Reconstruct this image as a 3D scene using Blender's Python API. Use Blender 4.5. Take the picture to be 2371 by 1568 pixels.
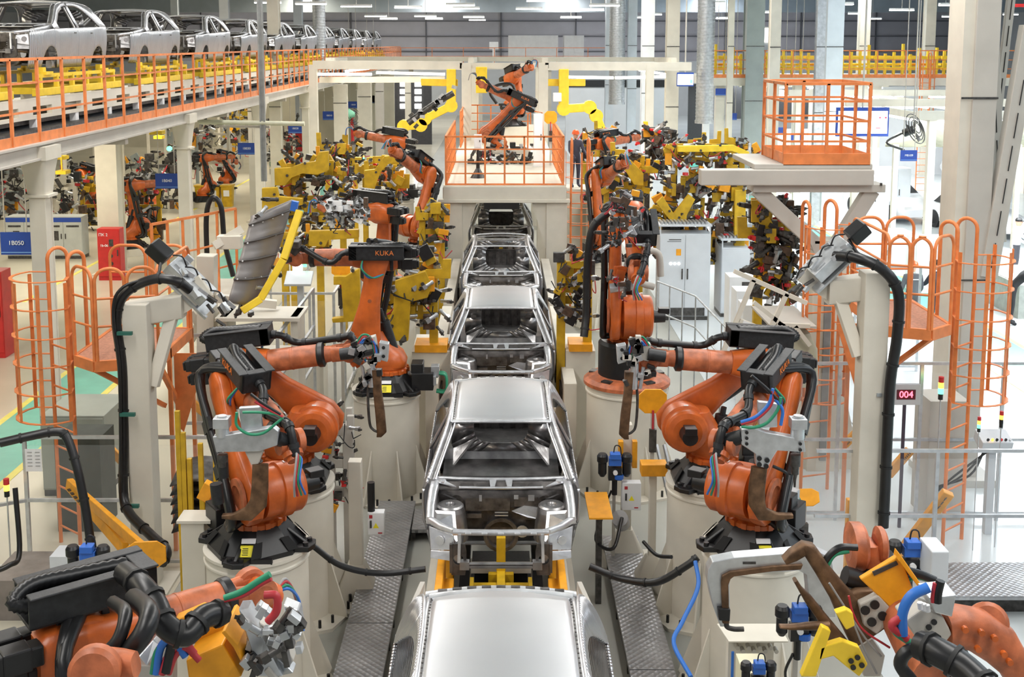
import bpy, math, random
from mathutils import Vector as V, Matrix
SC = bpy.context.scene
for _o in list(bpy.data.objects): bpy.data.objects.remove(_o)
COL = SC.collection
# ---------------------------------------------------------------- camera
F, PXC, PYC, HC = 2700.0, 1160.0, 440.0, 6.75
TILT = math.atan(340 / F); CT, ST = math.cos(TILT), math.sin(TILT)
cam = bpy.data.cameras.new('camera'); camo = bpy.data.objects.new('camera', cam); COL.objects.link(camo)
cam.sensor_width = 36.0; cam.lens = 36.0 * F / 2371; cam.shift_x = (1185.5 - PXC) / 2371; cam.shift_y = (PYC - 784) / 2371
cam.clip_end = 400
camo.location = (0, 0, HC); camo.rotation_euler = (math.pi / 2 - TILT, 0, 0)
SC.camera = camo
SC.view_settings.view_transform = 'Standard'; SC.view_settings.look = 'None'
SC.view_settings.exposure = 0.3; SC.view_settings.gamma = 1.0; SC.view_settings.use_curve_mapping = False
# ---------------------------------------------------------------- ambient fill added through the world, then the hall lamps
wd = bpy.data.worlds.new('world'); SC.world = wd; wd.use_nodes = True
wd.node_tree.nodes['Background'].inputs[0].default_value = (0.93, 0.96, 1.0, 1)
wd.node_tree.nodes['Background'].inputs[1].default_value = 0.32
def area(name, loc, sx, sy, watts, col, rot=(0, 0, 0)):
    l = bpy.data.lights.new(name, 'AREA'); l.shape = 'RECTANGLE'; l.size = sx; l.size_y = sy; l.energy = watts; l.color = col
    o = bpy.data.objects.new(name, l); COL.objects.link(o); o.location = loc; o.rotation_euler = rot; return o
WARM, NEUT, COOL = (1.0, .90, .72), (1.0, .97, .93), (.86, .93, 1.0)
for y in (2, 9, 17, 27, 40, 56, 74, 94):
    for x, c, w in ((-16, WARM, 430), (-5, NEUT, 360), (5, NEUT, 360), (17, COOL, 460)):
        area('hall_and_fill_light', (x, y, 10.6), 1.6, 6.0, w * (1.0 if y < 30 else 1.5), c)
for x in (-24, -8, 8, 24): area('hall_and_fill_light', (x, 102, 10.4), 5, 1.5, 600, NEUT)  # extra fill row, added only to brighten the far wall
for y in (20, 31, 43, 56):
    area('aisle_light', (-12.5, y, 4.95), 5, 1.2, 260, WARM)
for y in (24, 33, 43, 54, 66):
    area('assembly_light', (16, y, 4.6), 7, 3.0, 1300, (.92, .96, 1.0))
for y in (31, 38, 46):
    area('cell_light', (-3.5, y, 6.2), 2.4, .5, 130, (1, .93, .8)); area('cell_light', (3.5, y, 6.2), 2.4, .5, 130, (1, .93, .8))
# ---------------------------------------------------------------- helpers
def W(px, py, Y):
    u = (px - PXC) / F; v = (PYC - py) / F; s = Y / (CT + v * ST)
    return V((s * u, Y, HC + s * (-ST + v * CT)))
def Gz(px, py, z=0.0):
    u = (px - PXC) / F; v = (PYC - py) / F; s = (z - HC) / (-ST + v * CT)
    return V((s * u, s * (CT + v * ST), z))
X1, Y1, Z1 = V((1, 0, 0)), V((0, 1, 0)), V((0, 0, 1))
MC = {}
def mat(name, col, rough=.5, metal=0.0, var=.06, scale=6, bump=0.0, emit=None, es=1.0, bscale=None, spec=None):
    if name in MC: return MC[name]
    m = bpy.data.materials.new(name); m.use_nodes = True; nt = m.node_tree; b = nt.nodes['Principled BSDF']
    b.inputs['Roughness'].default_value = rough; b.inputs['Metallic'].default_value = metal
    if spec is not None: b.inputs['Specular IOR Level'].default_value = spec
    c = (*col, 1)
    b.inputs['Base Color'].default_value = c
    if var:
        tc = nt.nodes.new('ShaderNodeTexCoord'); n = nt.nodes.new('ShaderNodeTexNoise'); n.inputs['Scale'].default_value = scale; n.inputs['Detail'].default_value = 5
        r = nt.nodes.new('ShaderNodeValToRGB'); r.color_ramp.elements[0].position = .3; r.color_ramp.elements[1].position = .7
        r.color_ramp.elements[0].color = (*[max(0, k * (1 - var * 2)) for k in col], 1); r.color_ramp.elements[1].color = (*[min(1, k * (1 + var)) for k in col], 1)
        nt.links.new(tc.outputs['Object'], n.inputs['Vector']); nt.links.new(n.outputs['Fac'], r.inputs['Fac']); nt.links.new(r.outputs['Color'], b.inputs['Base Color'])
    if bump:
        n2 = nt.nodes.new('ShaderNodeTexNoise'); n2.inputs['Scale'].default_value = bscale or 60; n2.inputs['Detail'].default_value = 4
        tc2 = nt.nodes.new('ShaderNodeTexCoord'); bp = nt.nodes.new('ShaderNodeBump'); bp.inputs['Strength'].default_value = bump; bp.inputs['Distance'].default_value = .02
        nt.links.new(tc2.outputs['Object'], n2.inputs['Vector']); nt.links.new(n2.outputs['Fac'], bp.inputs['Height']); nt.links.new(bp.outputs['Normal'], b.inputs['Normal'])
    if emit: b.inputs['Emission Color'].default_value = (*emit, 1); b.inputs['Emission Strength'].default_value = es
    MC[name] = m; return m
ORG = mat('robot_orange', (.58, .12, .020), .33, 0, .16, 5, .05)
ORD = mat('worn_orange', (.50, .14, .055), .45, 0, .22, 9, .08)
RAIL = mat('rail_orange', (.76, .23, .065), .45, 0, .10, 6)
YEL = mat('fixture_yellow', (.60, .37, .012), .5, 0, .12, 6)
YEB = mat('bright_yellow', (.90, .62, .03), .45, 0, .06, 6)
AMB = mat('amber_paint', (.85, .36, .012), .45, 0, .08, 8)
CRM = mat('cream_paint', (.66, .62, .53), .5, 0, .05, 2)
GRC = mat('warm_grey_paint', (.50, .47, .42), .5, 0, .05, 2)
BLK = mat('black_paint', (.011, .011, .012), .4, 0, .2, 8)
BLM = mat('black_powder_coat', (.020, .021, .023), .45, .2, .2, 20, .1)
HOS = mat('black_hose_rubber', (.010, .010, .011), .36, 0, .2, 12)
DRK = mat('dark_steel', (.10, .095, .09), .45, .7, .25, 14)
STL = mat('galvanised_steel', (.52, .54, .56), .4, .8, .10, 10)
ALU = mat('aluminium', (.60, .62, .64), .35, .75, .08, 10)
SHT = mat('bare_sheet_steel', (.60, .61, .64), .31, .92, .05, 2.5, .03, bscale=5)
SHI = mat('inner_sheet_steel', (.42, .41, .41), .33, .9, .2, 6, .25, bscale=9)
SHD = mat('shaded_inner_steel', (.15, .14, .135), .42, .8, .3, 7, .25, bscale=12)  # bare steel again, its colour darkened for the shade inside the body
SHB = mat('bright_flange_steel', (.80, .81, .84), .28, .75, .1, 8, .15, bscale=14)
WHT = mat('white_paint', (.80, .81, .82), .45, 0, .03, 3)
LGR = mat('light_grey_paint', (.60, .63, .66), .45, 0, .04, 2)
GRN = mat('grey_green_paint', (.33, .37, .36), .5, 0, .05, 2)
RED = mat('red_paint', (.55, .02, .02), .45, 0, .08, 5)
BLU = mat('valve_blue', (.03, .14, .55), .45, 0, .06, 5)
SGN = mat('sign_blue', (.015, .06, .34), .5, 0, .04, 3)
LET = mat('white_lettering', (.85, .87, .92), .6, 0, 0)
BRN = mat('copper_alloy_brown', (.17, .095, .05), .5, .5, .3, 10, .1)
CG = mat('green_cable', (.02, .25, .13), .45, 0, 0); CR = mat('red_cable', (.45, .03, .04), .45, 0, 0); CB = mat('blue_cable', (.03, .16, .55), .4, 0, 0); CO = mat('orange_cable', (.7, .2, .03), .45, 0, 0); CGY = mat('grey_cable', (.3, .3, .3), .5, 0, 0)
CLE = mat('label_yellow', (.92, .80, .02), .5, 0, 0); CLW = mat('label_white', (.80, .80, .80), .5, 0, 0)
LAMP = mat('lamp_diffuser', (1, 1, 1), .5, 0, 0, emit=(1, .97, .92), es=9)
LAMPW = mat('warm_lamp_diffuser', (1, 1, 1), .5, 0, 0, emit=(1, .90, .70), es=5)
LGREEN = mat('green_signal_light', (.1, .9, .3), .4, 0, 0, emit=(.1, 1, .35), es=3); LAMBER = mat('amber_signal_light', (1, .5, .05), .4, 0, 0, emit=(1, .45, .05), es=3)
LRED = mat('red_signal_cap', (.6, .03, .03), .4, 0, 0)

def root_loc(o):
    while o.parent: o = o.parent
    return o.location.copy()
def T(name, label, cat, loc=(0, 0, 0), group=None):
    o = bpy.data.objects.new(name, None); COL.objects.link(o); o.location = loc; o.empty_display_size = .2
    o['label'] = label; o['category'] = cat
    if group: o['group'] = group
    return o
def tag(o, label, cat, group=None, kind=None):
    o['label'] = label; o['category'] = cat
    if group: o['group'] = group
    if kind: o['kind'] = kind
    return o
def arb(p0, p1, up=Z1):
    d = (V(p1) - V(p0)); L = d.length; d = d / L if L > 1e-9 else Z1.copy()
    if abs(d.dot(up)) > .98: up = Y1 if abs(d.dot(Y1)) < .9 else X1
    s = d.cross(up).normalized(); u = s.cross(d).normalized()
    return d, s, u, L
class MB:
    def __init__(self): self.v = []; self.f = []; self.s = []; self.g = []; self.k = 0; self.dp = 0
    def add(self, vs, fs, sm=False):
        if not self.dp: self.k += 1
        self.g += [self.k] * len(fs); n = len(self.v); self.v += [tuple(p) for p in vs]; self.f += [tuple(i + n for i in f) for f in fs]; self.s += [sm] * len(fs); return self
    def box(self, c, sz, R=None):
        c = V(c); hx, hy, hz = sz[0] / 2, sz[1] / 2, sz[2] / 2
        P = [V((x, y, z)) for x in (-hx, hx) for y in (-hy, hy) for z in (-hz, hz)]
        if R is not None: P = [R @ p for p in P]
        return self.add([c + p for p in P], [(0, 1, 3, 2), (4, 6, 7, 5), (0, 4, 5, 1), (2, 3, 7, 6), (0, 2, 6, 4), (1, 5, 7, 3)])
    def bb(self, x0, x1, y0, y1, z0, z1): return self.box(((x0 + x1) / 2, (y0 + y1) / 2, (z0 + z1) / 2), (abs(x1 - x0), abs(y1 - y0), abs(z1 - z0)))
    def bar(self, p0, p1, w, h=None, up=Z1):
        h = h or w; d, s, u, L = arb(p0, p1, up); p0 = V(p0); p1 = V(p1)
        q = [s * a * w / 2 + u * b * h / 2 for a, b in ((-1, -1), (1, -1), (1, 1), (-1, 1))]
        return self.add([p0 + k for k in q] + [p1 + k for k in q], [(3, 2, 1, 0), (4, 5, 6, 7), (0, 1, 5, 4), (1, 2, 6, 5), (2, 3, 7, 6), (3, 0, 4, 7)])
    def cyl(self, p0, p1, r0, r1=None, n=16, caps=True):
        r1 = r0 if r1 is None else r1; d, s, u, L = arb(p0, p1); p0 = V(p0); p1 = V(p1)
        c = [(math.cos(2 * math.pi * i / n), math.sin(2 * math.pi * i / n)) for i in range(n)]
        self.add([p0 + (s * a + u * b) * r0 for a, b in c] + [p1 + (s * a + u * b) * r1 for a, b in c], [(i, (i + 1) % n, n + (i + 1) % n, n + i) for i in range(n)], True)
        if caps:
            self.add([p0 + (s * a + u * b) * r0 for a, b in c], [tuple(range(n))][:1]); self.f[-1] = tuple(reversed(self.f[-1]))
            self.add([p1 + (s * a + u * b) * r1 for a, b in c], [tuple(range(n))])
        return self
    def tube(self, pts, r, n=8, smooth=True, closed=False):
        pts = [V(p) for p in pts]
        if smooth and len(pts) > 2: pts = cr(pts, 5 if len(pts) < 10 else 3)
        prev = None; rings = []
        for i, p in enumerate(pts):
            a = pts[max(i - 1, 0)]; b = pts[min(i + 1, len(pts) - 1)]
            if closed: a = pts[i - 1]; b = pts[(i + 1) % len(pts)]
            d = (b - a); d = d.normalized() if d.length > 1e-9 else Z1
            if prev is None: prev = (Z1 if abs(d.z) < .9 else X1)
            s = d.cross(prev)
            if s.length < 1e-4: s = d.cross(Y1)
            s.normalize(); u = s.cross(d).normalized(); prev = u
            rr = r[i * len(r) // len(pts)] if isinstance(r, (list, tuple)) else r
            rings.append([p + (s * math.cos(2 * math.pi * k / n) + u * math.sin(2 * math.pi * k / n)) * rr for k in range(n)])
        vs = [q for R in rings for q in R]; m = len(rings)
        fs = [(i * n + k, i * n + (k + 1) % n, ((i + 1) % m) * n + (k + 1) % n, ((i + 1) % m) * n + k) for i in range(m if closed else m - 1) for k in range(n)]
        self.add(vs, fs, True)
        if not closed:
            self.add(rings[0], [tuple(reversed(range(n)))]); self.add(rings[-1], [tuple(range(n))])
        return self
    def loft(self, secs, n=20, p=3.0, caps=True):
        """secs: (centre, axis_u, axis_v, half_u, half_v)"""
        rings = []
        for c, u, v, a, b in secs:
            R = []
            for k in range(n):
                t = 2 * math.pi * k / n; x, y = math.cos(t), math.sin(t)
                R.append(V(c) + V(u) * (math.copysign(abs(x) ** (2 / p), x) * a) + V(v) * (math.copysign(abs(y) ** (2 / p), y) * b))
            rings.append(R)
        m = len(rings)
        self.add([q for R in rings for q in R], [(i * n + k, i * n + (k + 1) % n, (i + 1) * n + (k + 1) % n, (i + 1) * n + k) for i in range(m - 1) for k in range(n)], True)
        if caps: self.add(rings[0], [tuple(reversed(range(n)))]); self.add(rings[-1], [tuple(range(n))])
        return self
    def prism(self, pts, ext):
        pts = [V(p) for p in pts]; e = V(ext); n = len(pts)
        return self.add(pts + [p + e for p in pts], [tuple(reversed(range(n))), tuple(range(n, 2 * n))] + [(i, (i + 1) % n, n + (i + 1) % n, n + i) for i in range(n)])
    def lathe(self, c, axis, prof, n=20):
        """prof: (radius, height along axis)"""
        c = V(c); d, s, u, _ = arb((0, 0, 0), axis)
        rings = [[c + d * h + (s * math.cos(2 * math.pi * k / n) + u * math.sin(2 * math.pi * k / n)) * r for k in range(n)] for r, h in prof]
        for i in range(len(rings) - 1):
            self.add(rings[i] + rings[i + 1], [(k, (k + 1) % n, n + (k + 1) % n, n + k) for k in range(n)], True)
        if prof[0][0] > 1e-4: self.add(rings[0], [tuple(reversed(range(n)))])
        if prof[-1][0] > 1e-4: self.add(rings[-1], [tuple(range(n))])
        return self
    def grid(self, rows, sm=True):
        n = len(rows[0]); m = len(rows)
        return self.add([p for r in rows for p in r], [(i * n + k, i * n + k + 1, (i + 1) * n + k + 1, (i + 1) * n + k) for i in range(m - 1) for k in range(n - 1)], sm)
    def done(self, name, m, par=None, label=None, kind=None, bevel=0, solid=0, local=False, each=False):
        if each:
            for k in sorted(set(self.g)):
                q = MB(); fs = [i for i, g in enumerate(self.g) if g == k]; ids = sorted({j for i in fs for j in self.f[i]}); mp = {j: n for n, j in enumerate(ids)}
                q.v = [self.v[j] for j in ids]; q.f = [tuple(mp[j] for j in self.f[i]) for i in fs]; q.s = [self.s[i] for i in fs]; o = q.done(name, m, par, label, kind, bevel, solid, local)
            return o
        me = bpy.data.meshes.new(name)
        off = V((0, 0, 0)) if (local or par is None) else root_loc(par)
        me.from_pydata([tuple(V(p) - off) for p in self.v], [], self.f)
        me.polygons.foreach_set('use_smooth', self.s); me.materials.append(m); me.update()
        o = bpy.data.objects.new(name, me); COL.objects.link(o)
        if par is not None: o.parent = par
        if label: o['label'] = label
        if kind: o['kind'] = kind
        if solid: md = o.modifiers.new('thickness', 'SOLIDIFY'); md.thickness = solid; md.offset = 0
        if bevel: md = o.modifiers.new('edge', 'BEVEL'); md.width = bevel; md.segments = 2; md.limit_method = 'ANGLE'; md.angle_limit = math.radians(50)
        return o
def _grp(fn):
    def w(self, *a, **k):
        if not self.dp: self.k += 1
        self.dp += 1; r = fn(self, *a, **k); self.dp -= 1; return r
    return w
for _n in ('box', 'bar', 'cyl', 'tube', 'loft', 'prism', 'lathe', 'grid'): setattr(MB, _n, _grp(getattr(MB, _n)))
def cr(P, k):
    out = []
    for i in range(len(P) - 1):
        a = P[i - 1] if i else P[0] * 2 - P[1]; b, c = P[i], P[i + 1]; d = P[i + 2] if i + 2 < len(P) else P[-1] * 2 - P[-2]
        for j in range(k):
            t = j / k
            out.append(.5 * ((2 * b) + (c - a) * t + (2 * a - 5 * b + 4 * c - d) * t * t + (3 * b - a - 3 * c + d) * t ** 3))
    out.append(P[-1]); return out
def copy_tree(o, par=None, loc=None, rotz=None, scale=None, label=None, group=None):
    c = o.copy(); COL.objects.link(c)
    if par is not None: c.parent = par
    if loc is not None: c.location = loc
    if rotz is not None: c.rotation_euler = (0, 0, rotz)
    if scale is not None: c.scale = scale if hasattr(scale, '__len__') else (scale,) * 3
    if label: c['label'] = label
    if group: c['group'] = group
    for ch in [x for x in list(o.children)]: copy_tree(ch, c)
    return c
def text(par, s, loc, size, m, rot=(math.pi / 2, 0, 0), depth=.004, name='lettering'):
    cu = bpy.data.curves.new(name, 'FONT'); cu.body = s; cu.size = size; cu.align_x = 'CENTER'; cu.align_y = 'CENTER'; cu.extrude = depth
    t = bpy.data.objects.new('tmp', cu); COL.objects.link(t)
    me = bpy.data.meshes.new_from_object(t); bpy.data.objects.remove(t); me.materials.clear(); me.materials.append(m)
    o = bpy.data.objects.new(name, me); COL.objects.link(o); o.parent = par
    o.location = V(loc) - (root_loc(par) if par else V((0, 0, 0))); o.rotation_euler = rot; return o

# ---------------------------------------------------------------- the setting
def floor_mat(name, col, rough, var):
    return mat(name, col, rough, 0, var, .5, .02, bscale=3)
FLN = floor_mat('concrete_floor', (.36, .36, .32), .38, .08)
FLE = floor_mat('pale_epoxy_floor', (.60, .56, .45), .22, .05)
FLC = floor_mat('cool_epoxy_floor', (.60, .64, .65), .22, .04)
GLN = mat('green_lane_paint', (.10, .42, .33), .35, 0, .08, 2); YLN = mat('yellow_line_paint', (.75, .66, .12), .4, 0, .08, 3)
MB().bb(-45, 45, -6, 112, -.3, 0).done('floor', FLN)['kind'] = 'structure'
MB().bb(-45, -4.05, 8, 112, .0, .006).done('floor', FLE, label='pale cream epoxy floor left of the line')['kind'] = 'structure'
MB().bb(4.1, 45, 8, 112, .0, .006).done('floor', FLC, label='pale blue grey epoxy floor right of the line')['kind'] = 'structure'
def lane(x0, x1, y0, y1, m, label, cat='floor marking'):
    tag(MB().bb(x0, x1, y0, y1, .006, .012).done('floor_marking', m), label, cat)
lane(-8.9, -7.75, 9, 70, GLN, 'green walkway strip on the left floor beside the mezzanine columns')
lane(-7.75, -7.62, 9, 70, YLN, 'yellow line on the right edge of the left green walkway')
lane(-9.03, -8.9, 9, 70, YLN, 'yellow line on the left edge of the left green walkway')
lane(10.3, 11.6, 9, 80, GLN, 'green walkway strip on the right floor by the worker in black')
lane(10.17, 10.3, 9, 80, YLN, 'yellow line on the left edge of the right green walkway')
lane(11.6, 11.73, 9, 80, YLN, 'yellow line on the right edge of the right green walkway')
lane(-12.6, -12.48, 30, 90, YLN, 'yellow line on the warm floor behind the red cabinet')
# far wall with sandwich panels
PNL = mat('grey_wall_panel', (.50, .49, .54), .6, 0, .03, 1); PNW = mat('pale_lower_wall_panel', (.60, .62, .64), .6, 0, .03, 1)
MB().bb(-45, 45, 110, 110.4, 5.1, 11).done('wall_far', PNL)['kind'] = 'structure'
MB().bb(-45, 45, 109.9, 110.4, 0, 5.1).done('wall_far', PNW)['kind'] = 'structure'
mb = MB()
for x in range(-42, 45, 7): mb.bb(x - .05, x + .05, 109.8, 109.95, 5.1, 10.8)
for z in (6.0, 7.4, 8.8): mb.bb(-45, 45, 109.85, 109.95, z - .04, z + .04)
mb.done('trim_1', mat('panel_joint', (.12, .12, .14), .6, 0, 0))['kind'] = 'structure'
MB().bb(-45.3, -45, -6, 112, 0, 11).done('wall_left', PNW)['kind'] = 'structure'
MB().bb(45, 45.3, -6, 112, 0, 11).done('wall_right', PNW)['kind'] = 'structure'
CLG = mat('blue_grey_ceiling', (.42, .48, .53), .6, 0, .05, 1)
MB().bb(-45, 45, -6, 111, 11, 11.3).done('ceiling', CLG)['kind'] = 'structure'
# roof beams
mb = MB()
for y in (30, 42, 54, 66, 78, 90, 102): mb.bb(-45, 45, y - .2, y + .2, 10.2, 11)
mb.done('trim_2', LGR)['kind'] = 'structure'
mb = MB(); mb.bb(-45, 45, 96, 96.5, 9.25, 11); mb.done('trim_3', CLG)['kind'] = 'structure'
# ---------------------------------------------------------------- car bodies (local: nose at y=0, sill at z=0, +y to the tail)
def interp(tab, x):
    if x <= tab[0][0]: return tab[0][1]
    for (a, b), (c, d) in zip(tab, tab[1:]):
        if x <= c: return b + (d - b) * (x - a) / (c - a)
    return tab[-1][1]
ROOF = [(.95, .84), (1.05, .88), (1.3, 1.02), (1.6, 1.19), (1.8, 1.255), (2.1, 1.295), (2.6, 1.31), (3.1, 1.29), (3.5, 1.245), (3.75, 1.12), (4.0, .93), (4.15, .80), (4.25, .60)]
BELT = [(0, .70), (1.0, .755), (2.0, .78), (3.2, .81), (4.25, .84)]
def roofz(y): return interp(ROOF, y)
def sidex(y, z):
    b = interp(BELT, y); r = 1.31
    x = .80 + .075 * math.sin(min(1, max(0, z / b)) * math.pi * .62) if z <= b else .868 - (z - b) / (r - b) * .27
    if y > 3.5: x -= .10 * ((y - 3.5) / .75) ** 2
    if y < .5: x -= .14 * ((.5 - y) / .5) ** 2
    return x
def bottom(y, arches=((3.45, .35), (.78, .36))):
    z = 0.0
    for c, r in arches:
        if abs(y - c) < r: z = max(z, .06 + math.sqrt(r * r - (y - c) ** 2))
    return z
WIN = ((1.22, 2.20), (2.30, 3.58))
def side_panel(s, y0, y1, step=.045, low=True):
    mb = MB(); ys = []
    y = y0
    while y < y1 - 1e-4: ys.append(y); y += step
    ys.append(y1)
    for a in (w for W_ in WIN for w in W_):
        if y0 < a < y1:
            k = min(range(len(ys)), key=lambda i: abs(ys[i] - a)); ys[k] = a
    def pt(y, z): return V((s * sidex(y, z), y, z))
    for a, b in zip(ys, ys[1:]):
        m = (a + b) / 2
        for lo, hi, n in [(bottom, lambda q: min(interp(BELT, q), max(roofz(q), .1)), 8)]:
            R = []
            for q in (a, b):
                l = lo(q); h = hi(q) if q > .9 else interp(BELT, q)
                R.append([pt(q, l + (h - l) * k / n) for k in range(n + 1)])
            mb.grid(R if s > 0 else R[::-1])
        if m > .95 and roofz(m) > interp(BELT, m) + .01:
            inwin = any(w0 <= m <= w1 for w0, w1 in WIN)
            R = []
            for q in (a, b):
                bl = interp(BELT, q); top = max(roofz(q), bl)
                wt = top - (.12 if q < 1.9 else .075 if q < 2.7 else .075 + .40 * ((q - 2.7) / .9) ** 1.8)
                if inwin and wt > bl: R.append([pt(q, wt + (top - wt) * k / 2) for k in range(3)])
                elif inwin: R.append([pt(q, bl + (top - bl) * k / 2) for k in range(3)])
                else: R.append([pt(q, bl + (top - bl) * k / 4) for k in range(5)])
            if len(R[0]) == len(R[1]): mb.grid(R if s > 0 else R[::-1])
    return mb
def make_car(label, loc, group, roof=True, fender=False, name='bare_car_shell'):
    t = T(name, label, 'car body', loc, group); L = dict(local=True)
    for s in (-1, 1):
        side_panel(s, .97, 1.18).done('pillar_panel', SHT, t, solid=.03, **L)
        side_panel(s, 1.19, 2.24).done('front_door', SHT, t, solid=.025, **L)
        side_panel(s, 2.255, 3.17).done('rear_door', SHT, t, solid=.025, **L)
        side_panel(s, 3.185, 4.25).done('quarter_panel', SHT, t, solid=.03, **L)
        mb = MB()
        for y in (2.05, 3.0): mb.box((s * (sidex(y, .66) + .012), y, .68), (.02, .11, .025))
        mb.done('door_handle_recess', SHD, t, each=True, **L)
        mb = MB()                                     # inner pillars, sill and roof rail
        for y0, y1, w in ((2.2, 2.3, .06),):
            mb.loft([(V((s * (sidex(y0, z) - .05), (y0 + y1) / 2, z)), X1, Y1, .035, w) for z in (.05, .3, .6, .8, 1.0, 1.2, 1.27)], 12, 4)
        mb.loft([(V((s * .74, y, .06)), X1, Z1, .06, .075) for y in (.95, 1.5, 2.5, 3.1)], 12, 5)
        mb.loft([(V((s * (sidex(y, roofz(y)) - .035), y, roofz(y) - .035)), X1, Z1, .04, .035) for y in (1.0, 1.3, 1.6, 1.85, 2.2, 2.7, 3.1, 3.5, 3.75, 4.0, 4.18)], 12, 3)
        mb.done('inner_frame', SHI, t, **L)
        # flange beads along the windscreen pillar
        MB().tube([(s * (sidex(y, roofz(y)) - .085), y, roofz(y) + .004) for y in (1.0, 1.3, 1.6, 1.8)], .012, 6).tube([(s * (sidex(y, roofz(y)) - .005), y, roofz(y) + .004) for y in (1.0, 1.3, 1.6, 1.8, 2.2, 2.7, 3.1, 3.5, 3.75, 4.0)], .014, 6).done('pillar_flange', SHB, t, **L)
        if fender:
            side_panel(s, .04, .955).done('fender', SHT, t, solid=.02, **L)
        # wheelhouses
        mb = MB()
        for k in range(10):
            a0, a1 = math.pi * k / 10, math.pi * (k + 1) / 10; r = .35
            q = [(s * x, 3.45 + r * math.cos(a), .04 + r * math.sin(a)) for a in (a0, a1) for x in (.80, .48)]
            mb.add([q[0], q[1], q[3], q[2]], [(0, 1, 2, 3)], True)
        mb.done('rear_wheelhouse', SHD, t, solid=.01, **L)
        # apron: upper rail, strut tower, side member
        mb = MB()
        mb.loft([(V((s * .735, 1.08, .80)), X1, Z1, .055, .045), (V((s * .755, .8, .765)), X1, Z1, .05, .045), (V((s * .76, .45, .735)), X1, Z1, .045, .04), (V((s * .75, .2, .71)), X1, Z1, .045, .04)], 12, 5)
        mb.loft([(V((s * .75, .22, .71)), X1, Z1, .05, .03), (V((s * .62, .08, .69)), X1, Z1, .045, .03), (V((s * .47, .0, .672)), X1, Z1, .045, .03)], 10, 4)
        mb.done('apron_rail', SHB, t, bevel=.004, **L)
        mb = MB(); c = V((s * .56, .74, .0))
        mb.lathe(c, Z1, [(.20, .28), (.185, .45), (.165, .60), (.15, .655), (.13, .672), (.06, .672), (.05, .655), (.045, .64)], 20)
        mb.prism([(s * .74, 1.05, .78), (s * .74, .25, .70), (s * .66, .25, .35), (s * .66, 1.05, .25)], (s * -.02, 0, 0))
        mb.prism([(s * .5, .56, .66), (s * .72, .5, .70), (s * .72, .3, .66), (s * .46, .3, .40)], (0, 0, -.02))
        mb.prism([(s * .5, .92, .66), (s * .72, .96, .74), (s * .72, 1.05, .76), (s * .48, 1.05, .55)], (0, 0, -.02))
        mb.done('strut_tower', SHI, t, **L)
        MB().loft([(V((s * .44, 1.1, .22)), X1, Z1, .05, .07), (V((s * .45, .75, .34)), X1, Z1, .05, .065), (V((s * .46, .35, .36)), X1, Z1, .045, .065), (V((s * .47, .0, .36)), X1, Z1, .045, .065)], 12, 5).done('side_member', SHI, t, **L)
        # headlamp panel and hanging plate with its round hole
        mb = MB()
        mb.prism([(s * .76, .17, .66), (s * .50, .03, .62), (s * .48, .0, .47), (s * .74, .10, .43)], (0, .018, 0))
        mb.prism([(s * .74, .08, .43), (s * .50, -.01, .46), (s * .50, -.03, .36), (s * .74, .05, .36)], (0, .02, 0))
        mb.lathe((s * .64, .07, .55), (s * .3, -1, 0), [(.05, 0), (.05, .012), (.025, .012)], 12)
        mb.done('headlamp_panel', SHI if fender else SHB, t, bevel=.006, **L)
        mb = MB()
        hc, hr = V((s * .445, 0, .38)), .055
        ring_o = []
        for k in range(16):
            a = 2 * math.pi * k / 16; dx, dz = math.cos(a), math.sin(a); q = min(.085 / max(abs(dx), .01), .17 / max(abs(dz), .01))
            ring_o.append((V((hc.x + dx * q, -.03, hc.z + dz * q)), V((hc.x + dx * hr, -.03, hc.z + dz * hr))))
        for k in range(16):
            a, b = ring_o[k], ring_o[(k + 1) % 16]
            mb.add([a[0], b[0], b[1], a[1], a[0] + Y1 * .02, b[0] + Y1 * .02, b[1] + Y1 * .02, a[1] + Y1 * .02], [(0, 1, 2, 3), (4, 7, 6, 5), (3, 2, 6, 7), (0, 4, 5, 1)])
        mb.bar((s * .52, -.02, .55), (s * .52, -.02, .24), .03, .05)
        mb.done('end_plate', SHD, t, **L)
    # radiator support, bumper beam
    mb = MB()
    mb.loft([(V((x, -.02 + .03 * abs(x), .67)), Y1, Z1, .035, .026) for x in (-.50, -.3, 0, .3, .50)], 12, 5)
    for x in (-.34, -.17, 0, .17, .34): mb.box((x, -.06, .675), (.06, .02, .02))
    mb.done('radiator_support', SHB, t, bevel=.004, **L)
    mb = MB(); mb.bb(-.37, .37, -.06, .0, .295, .325); mb.bb(-.37, .37, -.065, -.02, .335, .35)
    for x in (-.38, .38): mb.bb(x - .05, x + .05, -.07, .01, .28, .37)
    mb.done('lower_crossmember', SHI, t, bevel=.004, each=True, **L)
    mb = MB()
    for x in (-.43, .43): mb.bar((x, -.02, .66), (x * 1.02, -.04, .36), .03, .06)
    mb.done('support_post', SHB, t, each=True, **L)
    # cowl and firewall
    mb = MB()
    mb.loft([(V((x, 1.02 + .06 * (abs(x) / .75) ** 2, .845)), Y1, Z1, .022, .018) for x in (-.76, -.5, -.2, 0, .2, .5, .76)], 10, 4)
    mb.loft([(V((x, .90 + .04 * (abs(x) / .6) ** 2, .79)), Y1, Z1, .016, .014) for x in (-.47, -.2, 0, .2, .47)], 10, 4)
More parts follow.
